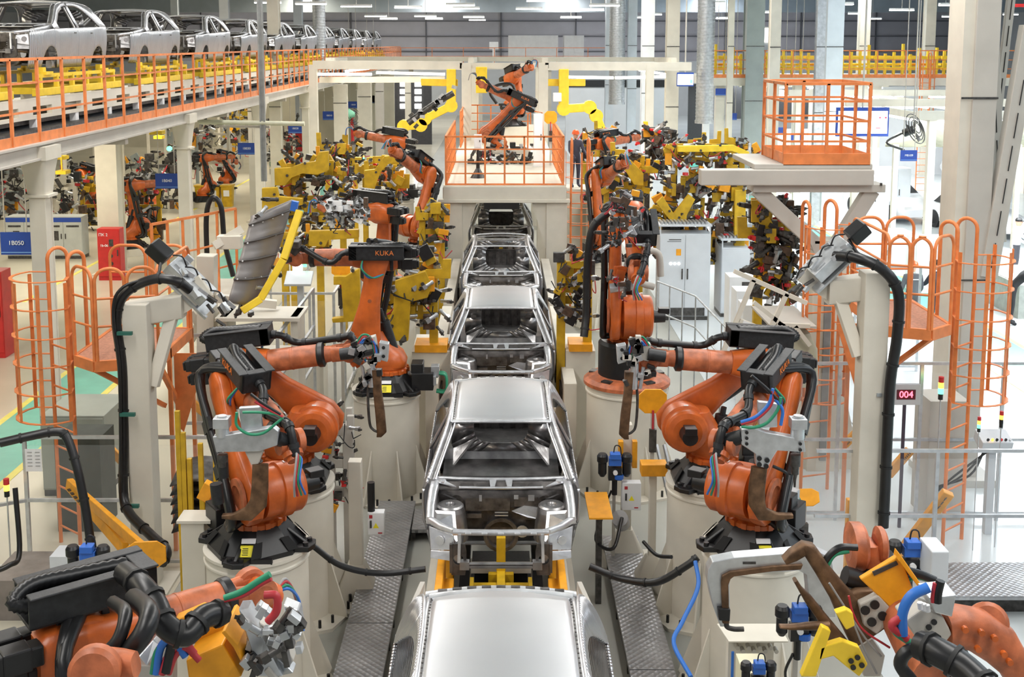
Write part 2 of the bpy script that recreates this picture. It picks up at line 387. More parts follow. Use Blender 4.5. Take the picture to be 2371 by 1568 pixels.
    for s in (-1, 1):
        mb.lathe((s * .66, .985, .83), Z1, [(.045, 0), (.045, .02), (.02, .02), (.02, .01)], 14)
        mb.prism([(s * .70, .96, .825), (s * .50, .90, .80), (s * .64, .99, .84)], (0, 0, .012))
        mb.prism([(s * .12, .9, .80), (s * .07, .9, .80), (s * .05, .99, .842), (s * .13, .99, .842)], (0, 0, .012))
    mb.done('cowl', SHB, t, **L)
    mb = MB(); mb.grid([[(x, y, z) for x in (-.72, -.4, 0, .4, .72)] for y, z in ((1.0, .83), (.93, .775), (.91, .77))], False)
    for x in (-.38, -.2, .2, .38): mb.bb(x - .07, x + .07, .925, .985, .79, .812)
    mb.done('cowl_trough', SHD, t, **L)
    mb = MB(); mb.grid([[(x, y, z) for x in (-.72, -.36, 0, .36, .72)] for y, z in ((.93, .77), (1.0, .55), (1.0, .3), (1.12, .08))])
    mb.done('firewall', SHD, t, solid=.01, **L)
    mb = MB()
    mb.bb(-.40, .10, .965, .99, .50, .74); mb.bb(.15, .42, .96, .985, .55, .73)
    mb.lathe((.50, .98, .60), -Y1, [(.085, 0), (.085, .03), (.05, .03), (.05, .01)], 16); mb.lathe((-.50, .98, .62), -Y1, [(.07, 0), (.07, .03), (.04, .03)], 16)
    mb.lathe((0, 1.02, .22), -Y1, [(.2, 0), (.2, .08), (.16, .08), (.15, .02)], 20)
    for x, z in ((.3, .42), (-.3, .44), (.55, .35), (-.52, .36)): mb.box((x, .97, z), (.16, .02, .05))
    mb.done('firewall_pressing', mat('brown_grey_steel', (.22, .20, .185), .4, .85, .3, 9, .2, bscale=12), t, each=True, **L)
    mb = MB()
    mb.bb(-.07, .08, .955, .965, .475, .487); mb.bb(-.07, .08, .955, .965, .44, .452)
    mb.prism([(.12, .95, .50), (.26, .95, .56), (.46, .95, .54), (.50, .93, .40), (.3, .92, .44)], (0, .015, 0))
    mb.box((.17, .955, .67), (.05, .01, .06)); mb.box((.34, .955, .66), (.07, .01, .08)); mb.box((-.23, .955, .66), (.03, .01, .09)); mb.lathe((.24, .96, .42 - .16), -Y1, [(.07, 0), (.07, .012), (.05, .012)], 14)
    mb.done('firewall_bracket', SHB, t, each=True, **L)
    # floor, tunnel, seat pan, ring frame
    mb = MB(); mb.grid([[(x, y, .05 + (.13 if abs(x) < .12 else 0)) for x in (-.74, -.4, -.16, -.11, .11, .16, .4, .74)] for y in (1.08, 1.6, 2.1, 2.6)], False)
    mb.grid([[(x, y, z) for x in (-.74, -.3, .3, .74)] for y, z in ((2.6, .05), (2.62, .27), (3.15, .30), (3.2, .42), (4.15, .42))], False)
    mb.done('floor_pan', SHI, t, solid=.01, **L)
    mb = MB()
    for y in (1.75, 2.25):
        for s in (-1, 1): mb.bb(s * .14, s * .72, y - .06, y + .06, .05, .15)
    mb.lathe((0, 1.95, .18), Z1, [(.13, 0), (.12, .07), (.10, .09), (.085, .09), (.08, .02)], 18)
    mb.loft([(V((0, y, .12)), X1, Z1, w, .10) for y, w in ((1.1, .16), (1.5, .13), (1.95, .12), (2.6, .09))], 12, 4)
    for x in (-.5, -.22, .22, .5): mb.lathe((x, 2.55, .17), Z1, [(.04, 0), (.04, .05), (.015, .06)], 10)
    mb.done('seat_crossmember', SHI, t, bevel=.006, each=True, **L)
    mb = MB()                                         # instrument-side beam seen below the windscreen
    mb.loft([(V((x, 1.2, .72)), Y1, Z1, .025, .025) for x in (-.72, 0, .72)], 10, 3); mb.done('cross_beam', SHI, t, **L)
    mb = MB(); y = 3.2
    N = 22
    for k in range(N):
        a0, a1 = 2 * math.pi * k / N, 2 * math.pi * (k + 1) / N; q = []
        for a in (a0, a1):
            c, s_ = math.cos(a), math.sin(a)
            inn = (math.copysign(abs(c) ** .5, c) * .36, .78 + math.copysign(abs(s_) ** .6, s_) * .27); out = (math.copysign(abs(c) ** .35, c) * .66, .76 + math.copysign(abs(s_) ** .35, s_) * .42)
            q += [V((out[0], y, out[1])), V((inn[0], y - .02, inn[1]))]
        mb.add([q[0], q[2], q[3], q[1]], [(0, 1, 2, 3)], True)
    for s in (-1, 1):
        mb.box((s * .5, 3.17, .92), (.12, .03, .05)); mb.box((s * .5, 3.17, .80), (.09, .03, .04)); mb.prism([(s * .60, 3.15, .45), (s * .36, 3.15, .55), (s * .6, 2.9, .32)], (s * .015, 0, 0))
    mb.done('ring_frame', SHI, t, solid=.02, **L)
    mb = MB(); mb.bb(-.66, .66, 4.05, 4.1, .35, .8)
    for x in (-.25, -.08, .08, .25): mb.bb(x - .05, x + .05, 4.0, 4.06, .42, .74)
    mb.done('rear_panel', SHD, t, each=True, **L)
    # headers and roof
    mb = MB()
    mb.loft([(V((x, 1.80 - .05 * (1 - (x / .6) ** 2), 1.262 + .02 * (1 - (x / .6) ** 2))), Y1, Z1, .035, .018) for x in (-.585, -.4, -.2, 0, .2, .4, .585)], 10, 4)
    mb.loft([(V((x, 3.50 + .05 * (1 - (x / .6) ** 2), 1.245 + .025 * (1 - (x / .6) ** 2))), Y1, Z1, .045, .016) for x in (-.585, -.4, -.2, 0, .2, .4, .585)], 10, 4)
    mb.done('roof_header', SHB, t, each=True, **L)
    if roof:
        mb = MB(); xs = [-.60, -.585, -.57, -.555, -.54, -.50, -.4, -.25, -.1, 0, .1, .25, .4, .50, .54, .555, .57, .585, .60]
        rows = []
        for k in range(15):
            y = 1.80 + (3.50 - 1.80) * k / 14; row = []
            for x in xs:
                z = roofz(y) + .035 * (1 - (x / .6) ** 2)
                if .545 < abs(x) < .58: z -= .022
                w = 1.0 + .0 * y
                yy = y + (.05 * (1 - (x / .6) ** 2) if k == 14 else (-.05 * (1 - (x / .6) ** 2) if k == 0 else 0))
                row.append((x * w, yy, z))
            rows.append(row)
        mb.grid(rows); mb.done('roof_panel', mat('roof_sheet_steel', (.66, .67, .69), .36, .85, .02, 1.2), t, solid=.008, **L)
        mb = MB()
        for s in (-1, 1):
            for k in range(26): y = 1.86 + k * .063; mb.box((s * .5625, y, roofz(y) + .012), (.014, .012, .006))
        mb.done('ditch_weld_dot', SHD, t, **L)
        mb = MB()
        for k in range(9):
            x = -.48 + k * .12; yy = 3.57 + .05 * (1 - (x / .6) ** 2); mb.box((x, yy, 1.252 + .026 * (1 - (x / .6) ** 2)), (.075, .03, .014))
        mb.done('flange_notch', SHD, t, **L)  # notches of the rear flange, drawn as dark blocks on it
        MB().loft([(V((x, 3.575 + .05 * (1 - (x / .6) ** 2), 1.236 + .026 * (1 - (x / .6) ** 2))), Y1, Z1, .04, .012) for x in (-.62, -.5, -.3, -.1, .1, .3, .5, .62)], 10, 4).done('rear_flange', SHB, t, **L)
    else:
        mb = MB()
        for y in (2.3, 2.9): mb.loft([(V((x, y, roofz(y) - .01 + .03 * (1 - (x / .6) ** 2))), Y1, Z1, .03, .012) for x in (-.58, -.3, 0, .3, .58)], 10, 4)
        mb.done('roof_bow', SHI, t, each=True, **L)
    return t
ZC = 1.03
car1 = make_car('silver bare steel car body with full roof, cut by the bottom picture edge', (0, 5.5, ZC), 'bare steel car bodies on the welding line')
carR = {}
for i, (y, rf, lb) in enumerate([(11.6, True, 'silver bare steel car body with open nose, second on the line from the front'), (17.55, True, 'silver bare steel car body with roof between the two middle robots, third from the front'), (23.6, False, 'roofless bare steel car body frame standing just before the raised robot platform'), (29.9, False, 'dark bare steel car body under the raised robot platform'), (36.0, False, 'bare steel car body hidden deep behind the raised platform')]):
    if i >= 4: continue
    if i == 0: make_car(lb, (0, y, ZC), 'bare steel car bodies on the welding line')
    elif i == 1:
        src = [o for o in COL.objects if o.get('category') == 'car body'][-1]; copy_tree(src, None, (0, y, ZC), label=lb)
    elif i == 2: carF = make_car(lb, (0, y, ZC), 'bare steel car bodies on the welding line', roof=False)
    else: copy_tree(carF, None, (0, y, ZC), label=lb)
# cars on the mezzanine conveyor
ORDN = ['nearest the viewer at the top left', 'second from the left', 'third from the left', 'fourth, partly behind the grey pole', 'fifth along the row', 'sixth along the row', 'seventh along the row', 'eighth along the row', 'ninth along the row', 'tenth along the row', 'eleventh and farthest of the row']
cm = make_car('silver steel car body on the upper conveyor, ' + ORDN[0], (-9.57, 21.95, 6.28), 'car bodies on the upper conveyor', fender=True)
for k in range(1, 11):
    copy_tree(cm, None, (-9.57, 21.95 + 5.97 * k, 6.28), label='silver steel car body on the upper conveyor, ' + ORDN[k])
# line fixtures under the cars: lift tables
def lifter(y, lb):
    t = T('lift_table', lb, 'lift table', (0, y, 0), 'lift tables of the welding line')
    mb = MB(); mb.bb(-.9, .9, y - 1.5, y + 2.6, 0, .22); mb.bb(-.78, -.62, y - 1.6, y + 2.6, .22, .62); mb.bb(.62, .78, y - 1.6, y + 2.6, .22, .62)
    for s in (-1, 1):
        for k in range(6): mb.bb(s * .53 - .06, s * .53 + .06, y - 1.4 + k * .3, y - 1.17 + k * .3, .3, .85)
    mb.done('base_frame', CRM, t, bevel=.008)
    mb = MB(); mb.bb(-.46, -.36, y - 1.5, y + 2.6, .7, .86); mb.bb(.36, .46, y - 1.5, y + 2.6, .7, .86); mb.bb(-.36, .36, y - 1.3, y - .75, .5, .62); mb.bb(-.36, .36, y - .35, y + .2, .5, .62); mb.done('belt_rail', BLK, t)
    MB().bb(-.36, .36, y - .6, y + 2.5, .3, .36).done('dark_bed_plate', BLM, t)  # dark plate added between the rails to darken the gap below the car
    MB().bb(-.045, .045, y - .2, y + 1.02, .90, .98).done('centre_bar', YEL, t, bevel=.005); MB().bb(-.05, .05, y + .62, y + .72, .36, 1.36).done('centre_post', YEL, t, bevel=.005)
    for q, w_, m_ in ((.12, .34, YEB), (.34, .32, YEL), (.6, .14, YEL), (.85, .34, CRM)): MB().bb(-w_, w_, y + q, y + q + .07, .84, .95).done('cross_bar', m_, t, bevel=.005)
    for s in (-1, 1): MB().bb(s * .31 - .02, s * .31 + .02, y + .02, y + .22, .8, 1.1).done('guide_fork', YEL, t)
    for q in (.42, 1.0): MB().bb(-.3, .3, y + q, y + q + .12, .5, .8).done('drive_box', BLM, t)
    for s in (-1, 1):
        mb = MB(); mb.bb(s * .60, s * .68, y - .9, y + .5, .35, 1.24); mb.bb(s * .50, s * .62, y - .3, y + .2, .3, 1.1); mb.bb(s * .55, s * .66, y + 1.2, y + 1.4, .3, 1.02); mb.done('locating_bracket', AMB, t, bevel=.01)
        mb = MB(); mb.prism([(s * .74, y - 1.35, .25), (s * .98, y - 1.3, .25), (s * .90, y - .9, 1.2), (s * .76, y - .5, 1.4), (s * .72, y - .5, .3)], (s * .05, 0, 0)); mb.done('side_guard', GRC, t, bevel=.01)
        mb = MB(); mb.tube([(s * .95, y - .8, .9), (s * 1.02, y - .9, .7), (s * .98, y - 1.1, .55), (s * .8, y - 1.3, .8), (s * .86, y - 1.35, .95)], .012, 6); mb.tube([(s * 1.0, y - .5, .8), (s * .97, y - .3, .5), (s * 1.03, y, .4)], .012, 6)
        mb.done('cable', CR, t)
        mb = MB(); mb.bb(s * 1.04, s * 1.12, y - 1.5, y + 1.0, .1, .16); mb.box((s * 1.0, y - .55, .75), (.14, .2, .12)); mb.done('valve_block', STL, t)
for y, lb in ((11.6, 'lift table with yellow centre bar under the second car body'), (17.55, 'lift table under the third car body'), (23.6, 'lift table under the roofless car body'), (29.9, 'lift table under the raised platform')): lifter(y, lb)
# ---------------------------------------------------------------- robots (local frame: arm plane = xz, +x forward, base at origin)
def pedestal(px, py, label, r=.53, h=1.62, x=None, y=None):
    if x is None: g = Gz(px, py, h); x, y = g.x, g.y
    t = T('robot_pedestal', label, 'pedestal', (x, y, 0), 'round cream robot pedestals')
    MB().lathe((x, y, 0), Z1, [(r - .01, .04), (r - .01, h - .13), (r + .012, h - .12), (r + .012, h - .10), (r - .005, h - .09), (r - .005, h - .035), (r + .015, h - .03), (r + .015, h)], 48).done('column', CRM, t)
    mb = MB(); mb.lathe((x, y, 0), Z1, [(r + .28, 0), (r + .28, .04)], 8); mb.done('base_plate', CRM, t)
    mb = MB()
    for k in range(8):
        a = math.pi / 8 + k * math.pi / 4; d = V((math.cos(a), math.sin(a), 0)); s = V((-d.y, d.x, 0))
        c = V((x, y, .04)) + d * (r - .01)
        mb.prism([c - s * .01, c + d * .26 - s * .01, c + V((0, 0, .75)) - s * .01], s * .02)
    mb.done('gusset', CRM, t, each=True)
    mb = MB()
    for k in range(8):
        for e in (-.13, .13):
            a = k * math.pi / 4 + e; mb.cyl((x + math.cos(a) * (r + .17), y + math.sin(a) * (r + .17), .04), (x + math.cos(a) * (r + .17), y + math.sin(a) * (r + .17), .13), .018, n=8)
    mb.done('anchor_bolt', BLK, t); return t
def robot(label, loc, psi, a2, a3, L2=1.15, L3=1.2, mir=1, tray=None, riser=0, wr=0, s=1.0, base=True, off=.35, h=.675, group='orange welding robots', fat=1.0, tube=1.0, hs=1, fh=True):
    t = T('welding_robot', label, 'robot', loc, group); t.rotation_euler = (0, 0, math.radians(psi)); t.scale = (s, s, s)
    K = dict(local=True); m = mir
    def S(y): return y * m
    h += riser
    if base and not riser:
        mb = MB()
        R8 = lambda r, z: [V((r * math.cos(math.pi / 8 + k * math.pi / 4), r * math.sin(math.pi / 8 + k * math.pi / 4), z)) for k in range(8)]
        for (r0, z0), (r1, z1) in (((.50, 0), (.50, .05)), ((.50, .05), (.34, .22)), ((.34, .22), (.30, .26))):
            a, b = R8(r0, z0), R8(r1, z1); mb.add(a + b, [(i, (i + 1) % 8, 8 + (i + 1) % 8, 8 + i) for i in range(8)])
        mb.add(R8(.30, .26), [tuple(range(8))])
        for k in range(4):
            a = math.pi / 4 + k * math.pi / 2; d = V((math.cos(a), math.sin(a), 0)); p = V((-d.y, d.x, 0))
            mb.prism([d * .36 - p * .15, d * .60 - p * .11, d * .63 + p * 0, d * .60 + p * .11, d * .36 + p * .15], (0, 0, .055))
            mb.prism([d * .34 - p * .02 + Z1 * .2, d * .56 - p * .02 + Z1 * .05, d * .34 - p * .02 + Z1 * .05], p * .04)
            for e in (-.06, .06): mb.cyl(d * .55 + p * e + Z1 * .05, d * .55 + p * e + Z1 * .085, .028, n=8)
        mb.done('base_frame', BLK, t, bevel=.008, **K)
        mb = MB()
        for k in range(8):
            a = k * math.pi / 4; d = V((math.cos(a), math.sin(a), 0)); p = V((-d.y, d.x, 0))
            if k % 2 == 1: continue
            for e in (-.2, .2): mb.prism([d * .462 + p * (e - .055) + Z1 * .06, d * .462 + p * (e + .055) + Z1 * .06, d * .375 + p * (e * .7 + .045) + Z1 * .175, d * .375 + p * (e * .7 - .045) + Z1 * .175], d * .008)
        mb.done('base_pocket_shade', mat('pocket_shade_black', (.004, .004, .004), .8, 0, 0), t, **K)  # dark plates on the casting stand in for the shade inside its pockets
        mb = MB(); mb.box((-.52, S(.12), .17), (.32, .36, .26)); mb.box((-.44, S(.12), .36), (.18, .28, .14)); mb.done('junction_box', BLK, t, bevel=.01, **K)
        mb = MB(); mb.box((-.70, S(.12), .30), (.12, .16, .16)); mb.box((-.68, S(.24), .18), (.08, .08, .14)); mb.box((-.70, S(.0), .2), (.08, .09, .08)); mb.done('connector', STL, t, bevel=.006, **K)
        mb = MB()
        for j, cc in enumerate(((.0, .12), (.05, .16), (.1, .05))): mb.tube([(-.74, S(cc[1]), .26), (-.86, S(cc[1]), .22), (-.86, S(cc[1] + .04), -.0), (-.72, S(cc[1]), -.02)], .018, 6)
        mb.done('supply_cable', CG if m > 0 else CR, t, **K)
    if riser:
        mb = MB(); mb.lathe((0, 0, 0), Z1, [(.66, 0), (.66, .05), (.60, .10), (.48, .13), (.44, .14)], 32)
        mb.done('base_flange', ORD, t, **K)
        mb = MB(); mb.lathe((0, 0, 0), Z1, [(.44, .12), (.44, riser + .22), (.40, riser + .27)], 32); mb.done('riser_sleeve', BLK, t, **K)
        mb = MB()
        for k in range(5):
            a = k * 2 * math.pi / 5 + .6; mb.box((math.cos(a) * .53, math.sin(a) * .53, .115), (.10, .16, .03), Matrix.Rotation(a, 3, 'Z'))
        mb.done('flange_pocket', DRK, t, **K)
    # carousel
    z0 = riser
    mb = MB(); mb.lathe((0, 0, z0), Z1, [(.29, .255), (.29, .30), (.26, .32), (.27, .34), (.27, .40)], 28)
    for k in range(14):
        a = 2 * math.pi * k / 14; mb.box((math.cos(a) * .285, math.sin(a) * .285, z0 + .29), (.05, .05, .06), Matrix.Rotation(a, 3, 'Z'))
    mb.done('slew_ring', ORG, t, **K)
    J2 = V((off, 0, h)); fk = fat
    mb = MB()
    mb.loft([(V((0, 0, z0 + .36)), X1, Y1, .26 * fk, .26 * fk), (V((.02, 0, z0 + .44)), X1, Y1, .30 * fk, .28 * fk), (V((.10, S(-.03), z0 + .55)), X1, Y1, .32 * fk, .27 * fk), (V((off * .7, S(-.05), h)), X1, Y1, .30 * fk, .22 * fk), (V((off * .75, S(-.06), h + .2 * fk)), X1, Y1, .2 * fk, .18 * fk)], 24, 3)
    mb.done('carousel', ORG, t, **K)
    mb = MB()
    mb.lathe(J2 + V((0, S(-.34), 0)), (0, m, 0), [(.17 * fk, 0), (.23 * fk, .02), (.25 * fk, .05), (.25 * fk, .15), (.275 * fk, .16), (.275 * fk, .26), (.25 * fk, .27), (.25 * fk, .44)], 32)
    mb.done('shoulder_drum', ORG, t, **K)
    mb = MB()
    for k in range(16):
        a = 2 * math.pi * k / 16; mb.box(J2 + V((math.cos(a) * .245 * fk, S(-.115), math.sin(a) * .245 * fk)), (.03, .02, .03))
    mb.done('drum_bolt', DRK, t, **K)
    mb = MB(); mb.cyl(J2 + V((0, S(-.34), 0)), J2 + V((0, S(-.52), 0)), .10, .09, 16); mb.box(J2 + V((0, S(-.5), .09)), (.14, .16, .08)); mb.done('shoulder_motor', BLK, t, bevel=.006, **K)
    # link arm
    a = math.radians(a2); D = V((math.sin(a), 0, math.cos(a))); N = V((math.cos(a), 0, -math.sin(a))); J3 = J2 + D * L2
    yl = V((0, S(.22), 0)); mb = MB()
    mb.loft([(J2 + yl - D * .27 * fk, N, Y1, .10 * fk, .07), (J2 + yl - D * .2 * fk, N, Y1, .22 * fk, .085), (J2 + yl, N, Y1, .27 * fk, .09), (J2 + yl + D * .25, N, Y1, .22 * fk, .10), (J2 + yl + D * L2 * .5, N, Y1, .155 * fk, .095), (J3 + yl - D * .28, N, Y1, .14 * fk, .085), (J3 + yl, N, Y1, .19, .08), (J3 + yl + D * .15, N, Y1, .13, .07), (J3 + yl + D * .19, N, Y1, .05, .05)], 24, 3.2)
    mb.done('link_arm', ORG, t, **K)
    mb = MB(); q = J2 + V((0, S(.31), 0)); mb.lathe(q, (0, m, 0), [(.20 * fk, 0), (.20 * fk, .03), (.13 * fk, .035), (.12 * fk, .01)], 24)
    q = J2 + yl + D * L2 * .55 + V((0, S(.092), 0)); mb.cyl(q, q + V((0, S(.006), 0)), .03, n=12); mb.done('bearing_cover', ORD, t, each=True, **K)
    mb = MB(); q0 = J2 + V((-.42, S(-.02), -.12)); q1 = J2 + D * L2 * .42 + V((-.02, S(-.02), 0)) - N * .12
    mb.cyl(q0, q0 + (q1 - q0) * .7, .085, n=18); mb.cyl(q0 + (q1 - q0) * .7, q1, .035, n=12); mb.done('counterbalance', BLM, t, **K)
    # upper arm
    b = math.radians(a3); E = V((math.cos(b), 0, math.sin(b))); U = V((-math.sin(b), 0, math.cos(b)))
    mb = MB(); mb.lathe(J3 + V((0, S(.16), 0)), (0, -m, 0), [(.21, 0), (.21, .06), (.235, .065), (.235, .14), (.21, .15), (.21, .26), (.19, .30), (.15, .31), (.145, .20), (.02, .19)], 32)
    mb.done('elbow_ring', ORG, t, **K)
    mb = MB(); yo = V((0, S(-.02), 0))
    mb.loft([(J3 + yo - E * .30, Y1, U, .15, .15), (J3 + yo - E * .24, Y1, U, .19, .19), (J3 + yo - E * .05, Y1, U, .19, .20), (J3 + yo + E * .2, Y1, U, .16, .17), (J3 + yo + E * .36, Y1, U, .135 * tube, .135 * tube)], 24, 3.2)
    mb.done('elbow_housing', ORG, t, **K)
    mb = MB()
    for k in range(14):
        q = 2 * math.pi * k / 14; mb.box(J3 + V((math.cos(q) * .222, S(.09), math.sin(q) * .222)), (.025, .03, .025))
    mb.done('elbow_bolt', DRK, t, **K)
    for dy, du in ((-.11, .09), (.09, .09), (-.01, -.10)):
        mb = MB(); c0 = J3 + V((0, S(dy - .02), 0)) + U * du - E * .28
        mb.bar(c0, c0 - E * .30, .13, .13, U); mb.bar(c0 - E * .07, c0 - E * .24, .15, .15, U); mb.bar(c0 - E * .30, c0 - E * .33, .10, .10, U)
        mb.done('motor', BLK, t, bevel=.012, **K)
    mb = MB(); mb.lathe(J3 + yo + E * .34, E, [(.13 * tube, 0), (.132 * tube, .02), (.132 * tube, .28), (.136 * tube, .285), (.136 * tube, .30), (.132 * tube, .305), (.128 * tube, .60)], 28); mb.done('forearm_tube', ORD if fat < 1.05 else ORG, t, **K)
    L3s = L3 - 1.2
    mb = MB(); mb.lathe(J3 + yo + E * .93, E, [(.135 * tube, 0), (.145 * tube, .02), (.145 * tube, .07), (.11, .09)], 28); mb.done('forearm_seal', BLK, t, **K)
    J5 = J3 + yo + E * L3
    mb = MB()
    for sy in (-1, 1):
        mb.loft([(J5 + V((0, sy * .05, 0)) - E * .22, Y1, U, .05, .09), (J5 + V((0, sy * .085, 0)) - E * .1, Y1, U, .03, .085), (J5 + V((0, sy * .085, 0)) + E * .05, Y1, U, .03, .08)], 14, 3)
    mb.lathe(J5 + Y1 * .15, -Y1, [(.08, 0), (.115, .015), (.115, .08), (.09, .09)], 24); mb.lathe(J5 - Y1 * .13, Y1, [(.07, 0), (.11, .015), (.11, .07), (.09, .08)], 24)
    mb.cyl(J5 - E * .30, J5 - E * .16, .10, .085, 20); mb.done('wrist_fork', ORD, t, **K)
    w = math.radians(wr + a3); G_ = V((math.cos(w), 0, math.sin(w)))
    mb = MB(); mb.lathe(J5 - G_ * .06, G_, [(.03, 0), (.075, .02), (.085, .08), (.085, .16), (.10, .17), (.10, .22), (.07, .225), (.07, .26)], 24); mb.done('wrist_flange', ORG, t, **K)
    # energy supply tray with corrugated hose
    if tray is not None:
        side, upo, back, ln = tray
        mb = MB(); c = J3 + V((0, S(side), 0)) + U * upo + E * back; SY = V((0, m, 0))
        mb.bar(c + SY * .14, c + SY * .14 + E * ln, .03, .20, U); mb.bar(c - SY * .14, c - SY * .14 + E * ln, .03, .20, U)
        mb.bar(c - U * .10, c - U * .10 + E * ln, .30, .02, U); mb.bar(c + E * ln * .85, c + E * ln, .31, .2, U); mb.bar(c + U * .1 + SY * .14, c + U * .1 + SY * .14 + E * ln, .10, .015, U); mb.bar(c + U * .1 - SY * .14, c + U * .1 - SY * .14 + E * ln, .10, .015, U)
        for q in (.25, .6): mb.bar(c + E * ln * q - SY * .08 - U * .3, c + E * ln * q - SY * .08 - U * .09, .05, .03)
        mb.done('hose_tray', BLM, t, bevel=.008, **K)
        tx = text(t, 'KUKA', (0, 0, 0), .1, mat('tray_orange_lettering', (.75, .2, .04), .5, 0, 0), (0, 0, 0))
        nrm = SY; M = Matrix((E * (1 if m < 0 else -1), U, nrm)).transposed()
        if M.determinant() < 0: M = Matrix((-E * (1 if m < 0 else -1), U, nrm)).transposed()
        tx.location = c + SY * .157 + E * ln * .35; tx.rotation_euler = M.to_euler()
        pts = [c + SY * .05 + U * .06 + E * ln * .84, c + SY * .06 + U * .08 + E * ln * .4, c + SY * .03 + U * .10 + E * .06, c - SY * .02 + U * .04 - E * .05, c - SY * .06 + E * .1, c - SY * .05 - U * .0 + E * ln * .5, c - SY * .03 + U * .02 + E * ln * .88]
        P = cr(pts, 12); mb = MB(); mb.tube(P, [(.052 if i % 2 else .042) for i in range(len(P))], 10, smooth=False); mb.done('corrugated_hose', HOS, t, **K)
        # hose along forearm to the wrist
        e0 = c + E * ln - SY * .02
        pts = [e0 - E * .05, e0 + E * .12 - U * .04, e0 + E * .3 - U * .16 + SY * .05, J5 - E * .12 + U * .16 + V((0, S(side * .6), 0)), J5 + G_ * .05 + U * .2 + V((0, S(side * .5), 0)), J5 + G_ * .22 + U * .08]
        if fh: mb = MB(); mb.tube(pts, .042, 12); mb.done('forearm_hose', HOS, t, **K)
        mb = MB(); P = cr([V(p) for p in pts], 6)
        for i in range(3, len(P) - 2 if fh else 0, 5):
            d = (P[i + 1] - P[i]).normalized(); mb.cyl(P[i] - d * .025, P[i] + d * .025, .052, n=14)
        if fh: mb.done('hose_clamp', BLM, t, each=True, **K)
        for j, (cm_, ox) in enumerate(((CG, .0), (CR, .02), (CB, -.02), (CGY, .035))):
            mb = MB(); q = J5 + G_ * .2 + U * .06
            mb.tube([q, q + G_ * .12 + U * (.1 + ox) + SY * ox, q + G_ * .26 + U * .02 + SY * (.06 + ox), q + G_ * .24 - U * .18 + SY * ox * 2], .011, 6); mb.done('dress_cable', cm_, t, **K)
        q = c + E * ln * .75 - U * .1
        for j, cm_ in enumerate((CB, CG)):
            mb = MB(); mb.tube([q + SY * .12, q + SY * (.2 + .03 * j) - U * .12, q + SY * .16 - U * .26 - E * (.1 + .05 * j), q - E * .3 - U * .22 + SY * .1], .012, 6); mb.done('loop_cable', cm_, t, **K)
    # big hoses from base to elbow on the link side
    for j, o in enumerate((.0, .10)):
        mb = MB(); y_ = S(.38 + .02 * j) * hs
        pts = [J2 + V((-.30 + o, S(.10), -.25)), J2 + V((-.22 + o, y_ * .9, -.34)), J2 + V((-.08 + o, y_, -.18)) , J2 + D * L2 * .35 + V((0, y_ * .95, 0)) - N * (.18 - o), J2 + D * L2 * .75 + V((0, y_ * .95, 0)) - N * (.20 - o), J3 + V((0, y_ * .9, 0)) - E * .22 + U * .1, J3 + V((0, S(.12), 0)) + U * .27 + E * (.02 + o)]
        mb.tube(pts, .046, 10); mb.done('arm_hose', HOS, t, **K)
    mb = MB()
    for q in (.3, .72): mb.bar(J2 + D * L2 * q + V((0, S(.30) * hs, 0)) - N * .2, J2 + D * L2 * q + V((0, S(.30) * hs, 0)) - N * .04, .03, .12, D); mb.bar(J2 + D * L2 * q + V((0, S(.40) * hs, 0)) - N * .22, J2 + D * L2 * q + V((0, S(.40) * hs, 0)) - N * .02, .13, .04, Y1)
    mb.done('hose_bracket', BLM, t, each=True, **K)
    MB().box(J2 + V((.0, S(-.17), .278 * fk)), (.05, .03, .006)).done('marker_plate', CLW, t, **K)
    t['_j'] = 0; del t['_j']
    return t
def sign_on_base(t, psi, s=1):
    """yellow warning label and white plate on the base side that faces the camera"""
    a = -math.pi / 2 - math.radians(psi); k = round(a / (math.pi / 4)) ; 
    d = V((math.cos(a), math.sin(a), 0)); p = V((-d.y, d.x, 0))
    c = d * .452
    mb = MB(); mb.prism([c - p * .075 + Z1 * .065, c + p * .075 + Z1 * .065, c + p * .075 - d * .055 + Z1 * .155, c - p * .075 - d * .055 + Z1 * .155], d * .02); mb.done('warning_label', CLE, t, local=True, label='yellow warning label')
    mb = MB(); c2 = c - d * .068 + Z1 * .175
    mb.prism([c2 - p * .07, c2 + p * .07, c2 + p * .07 - d * .03 + Z1 * .035, c2 - p * .07 - d * .03 + Z1 * .035], d * .02); mb.done('rating_plate', CLW, t, local=True, label='white rating plate')
    mb = MB()
    for i in range(4): q = c - d * (.012 + .01 * i) + Z1 * (.08 + .017 * i) + d * .021; mb.prism([q - p * (.055 - .01 * (i % 2)), q + p * .005, q + p * .005 - d * .003 + Z1 * .007, q - p * .055 - d * .003 + Z1 * .007], d * .002)
    q = c + d * .02 + p * .045 + Z1 * .08 - d * .012; mb.prism([q - p * .008, q + p * .008, q + p * .012 - d * .03 + Z1 * .05, q - p * .012 - d * .03 + Z1 * .05], d * .002)
    mb.done('label_print', BLK, t, local=True)
    mb = MB(); mb.box(d * .47 + Z1 * (.02), (.5, .04, .05), Matrix.Rotation(a + math.pi / 2, 3, 'Z')); mb.done('front_plate', BLK, t, local=True)
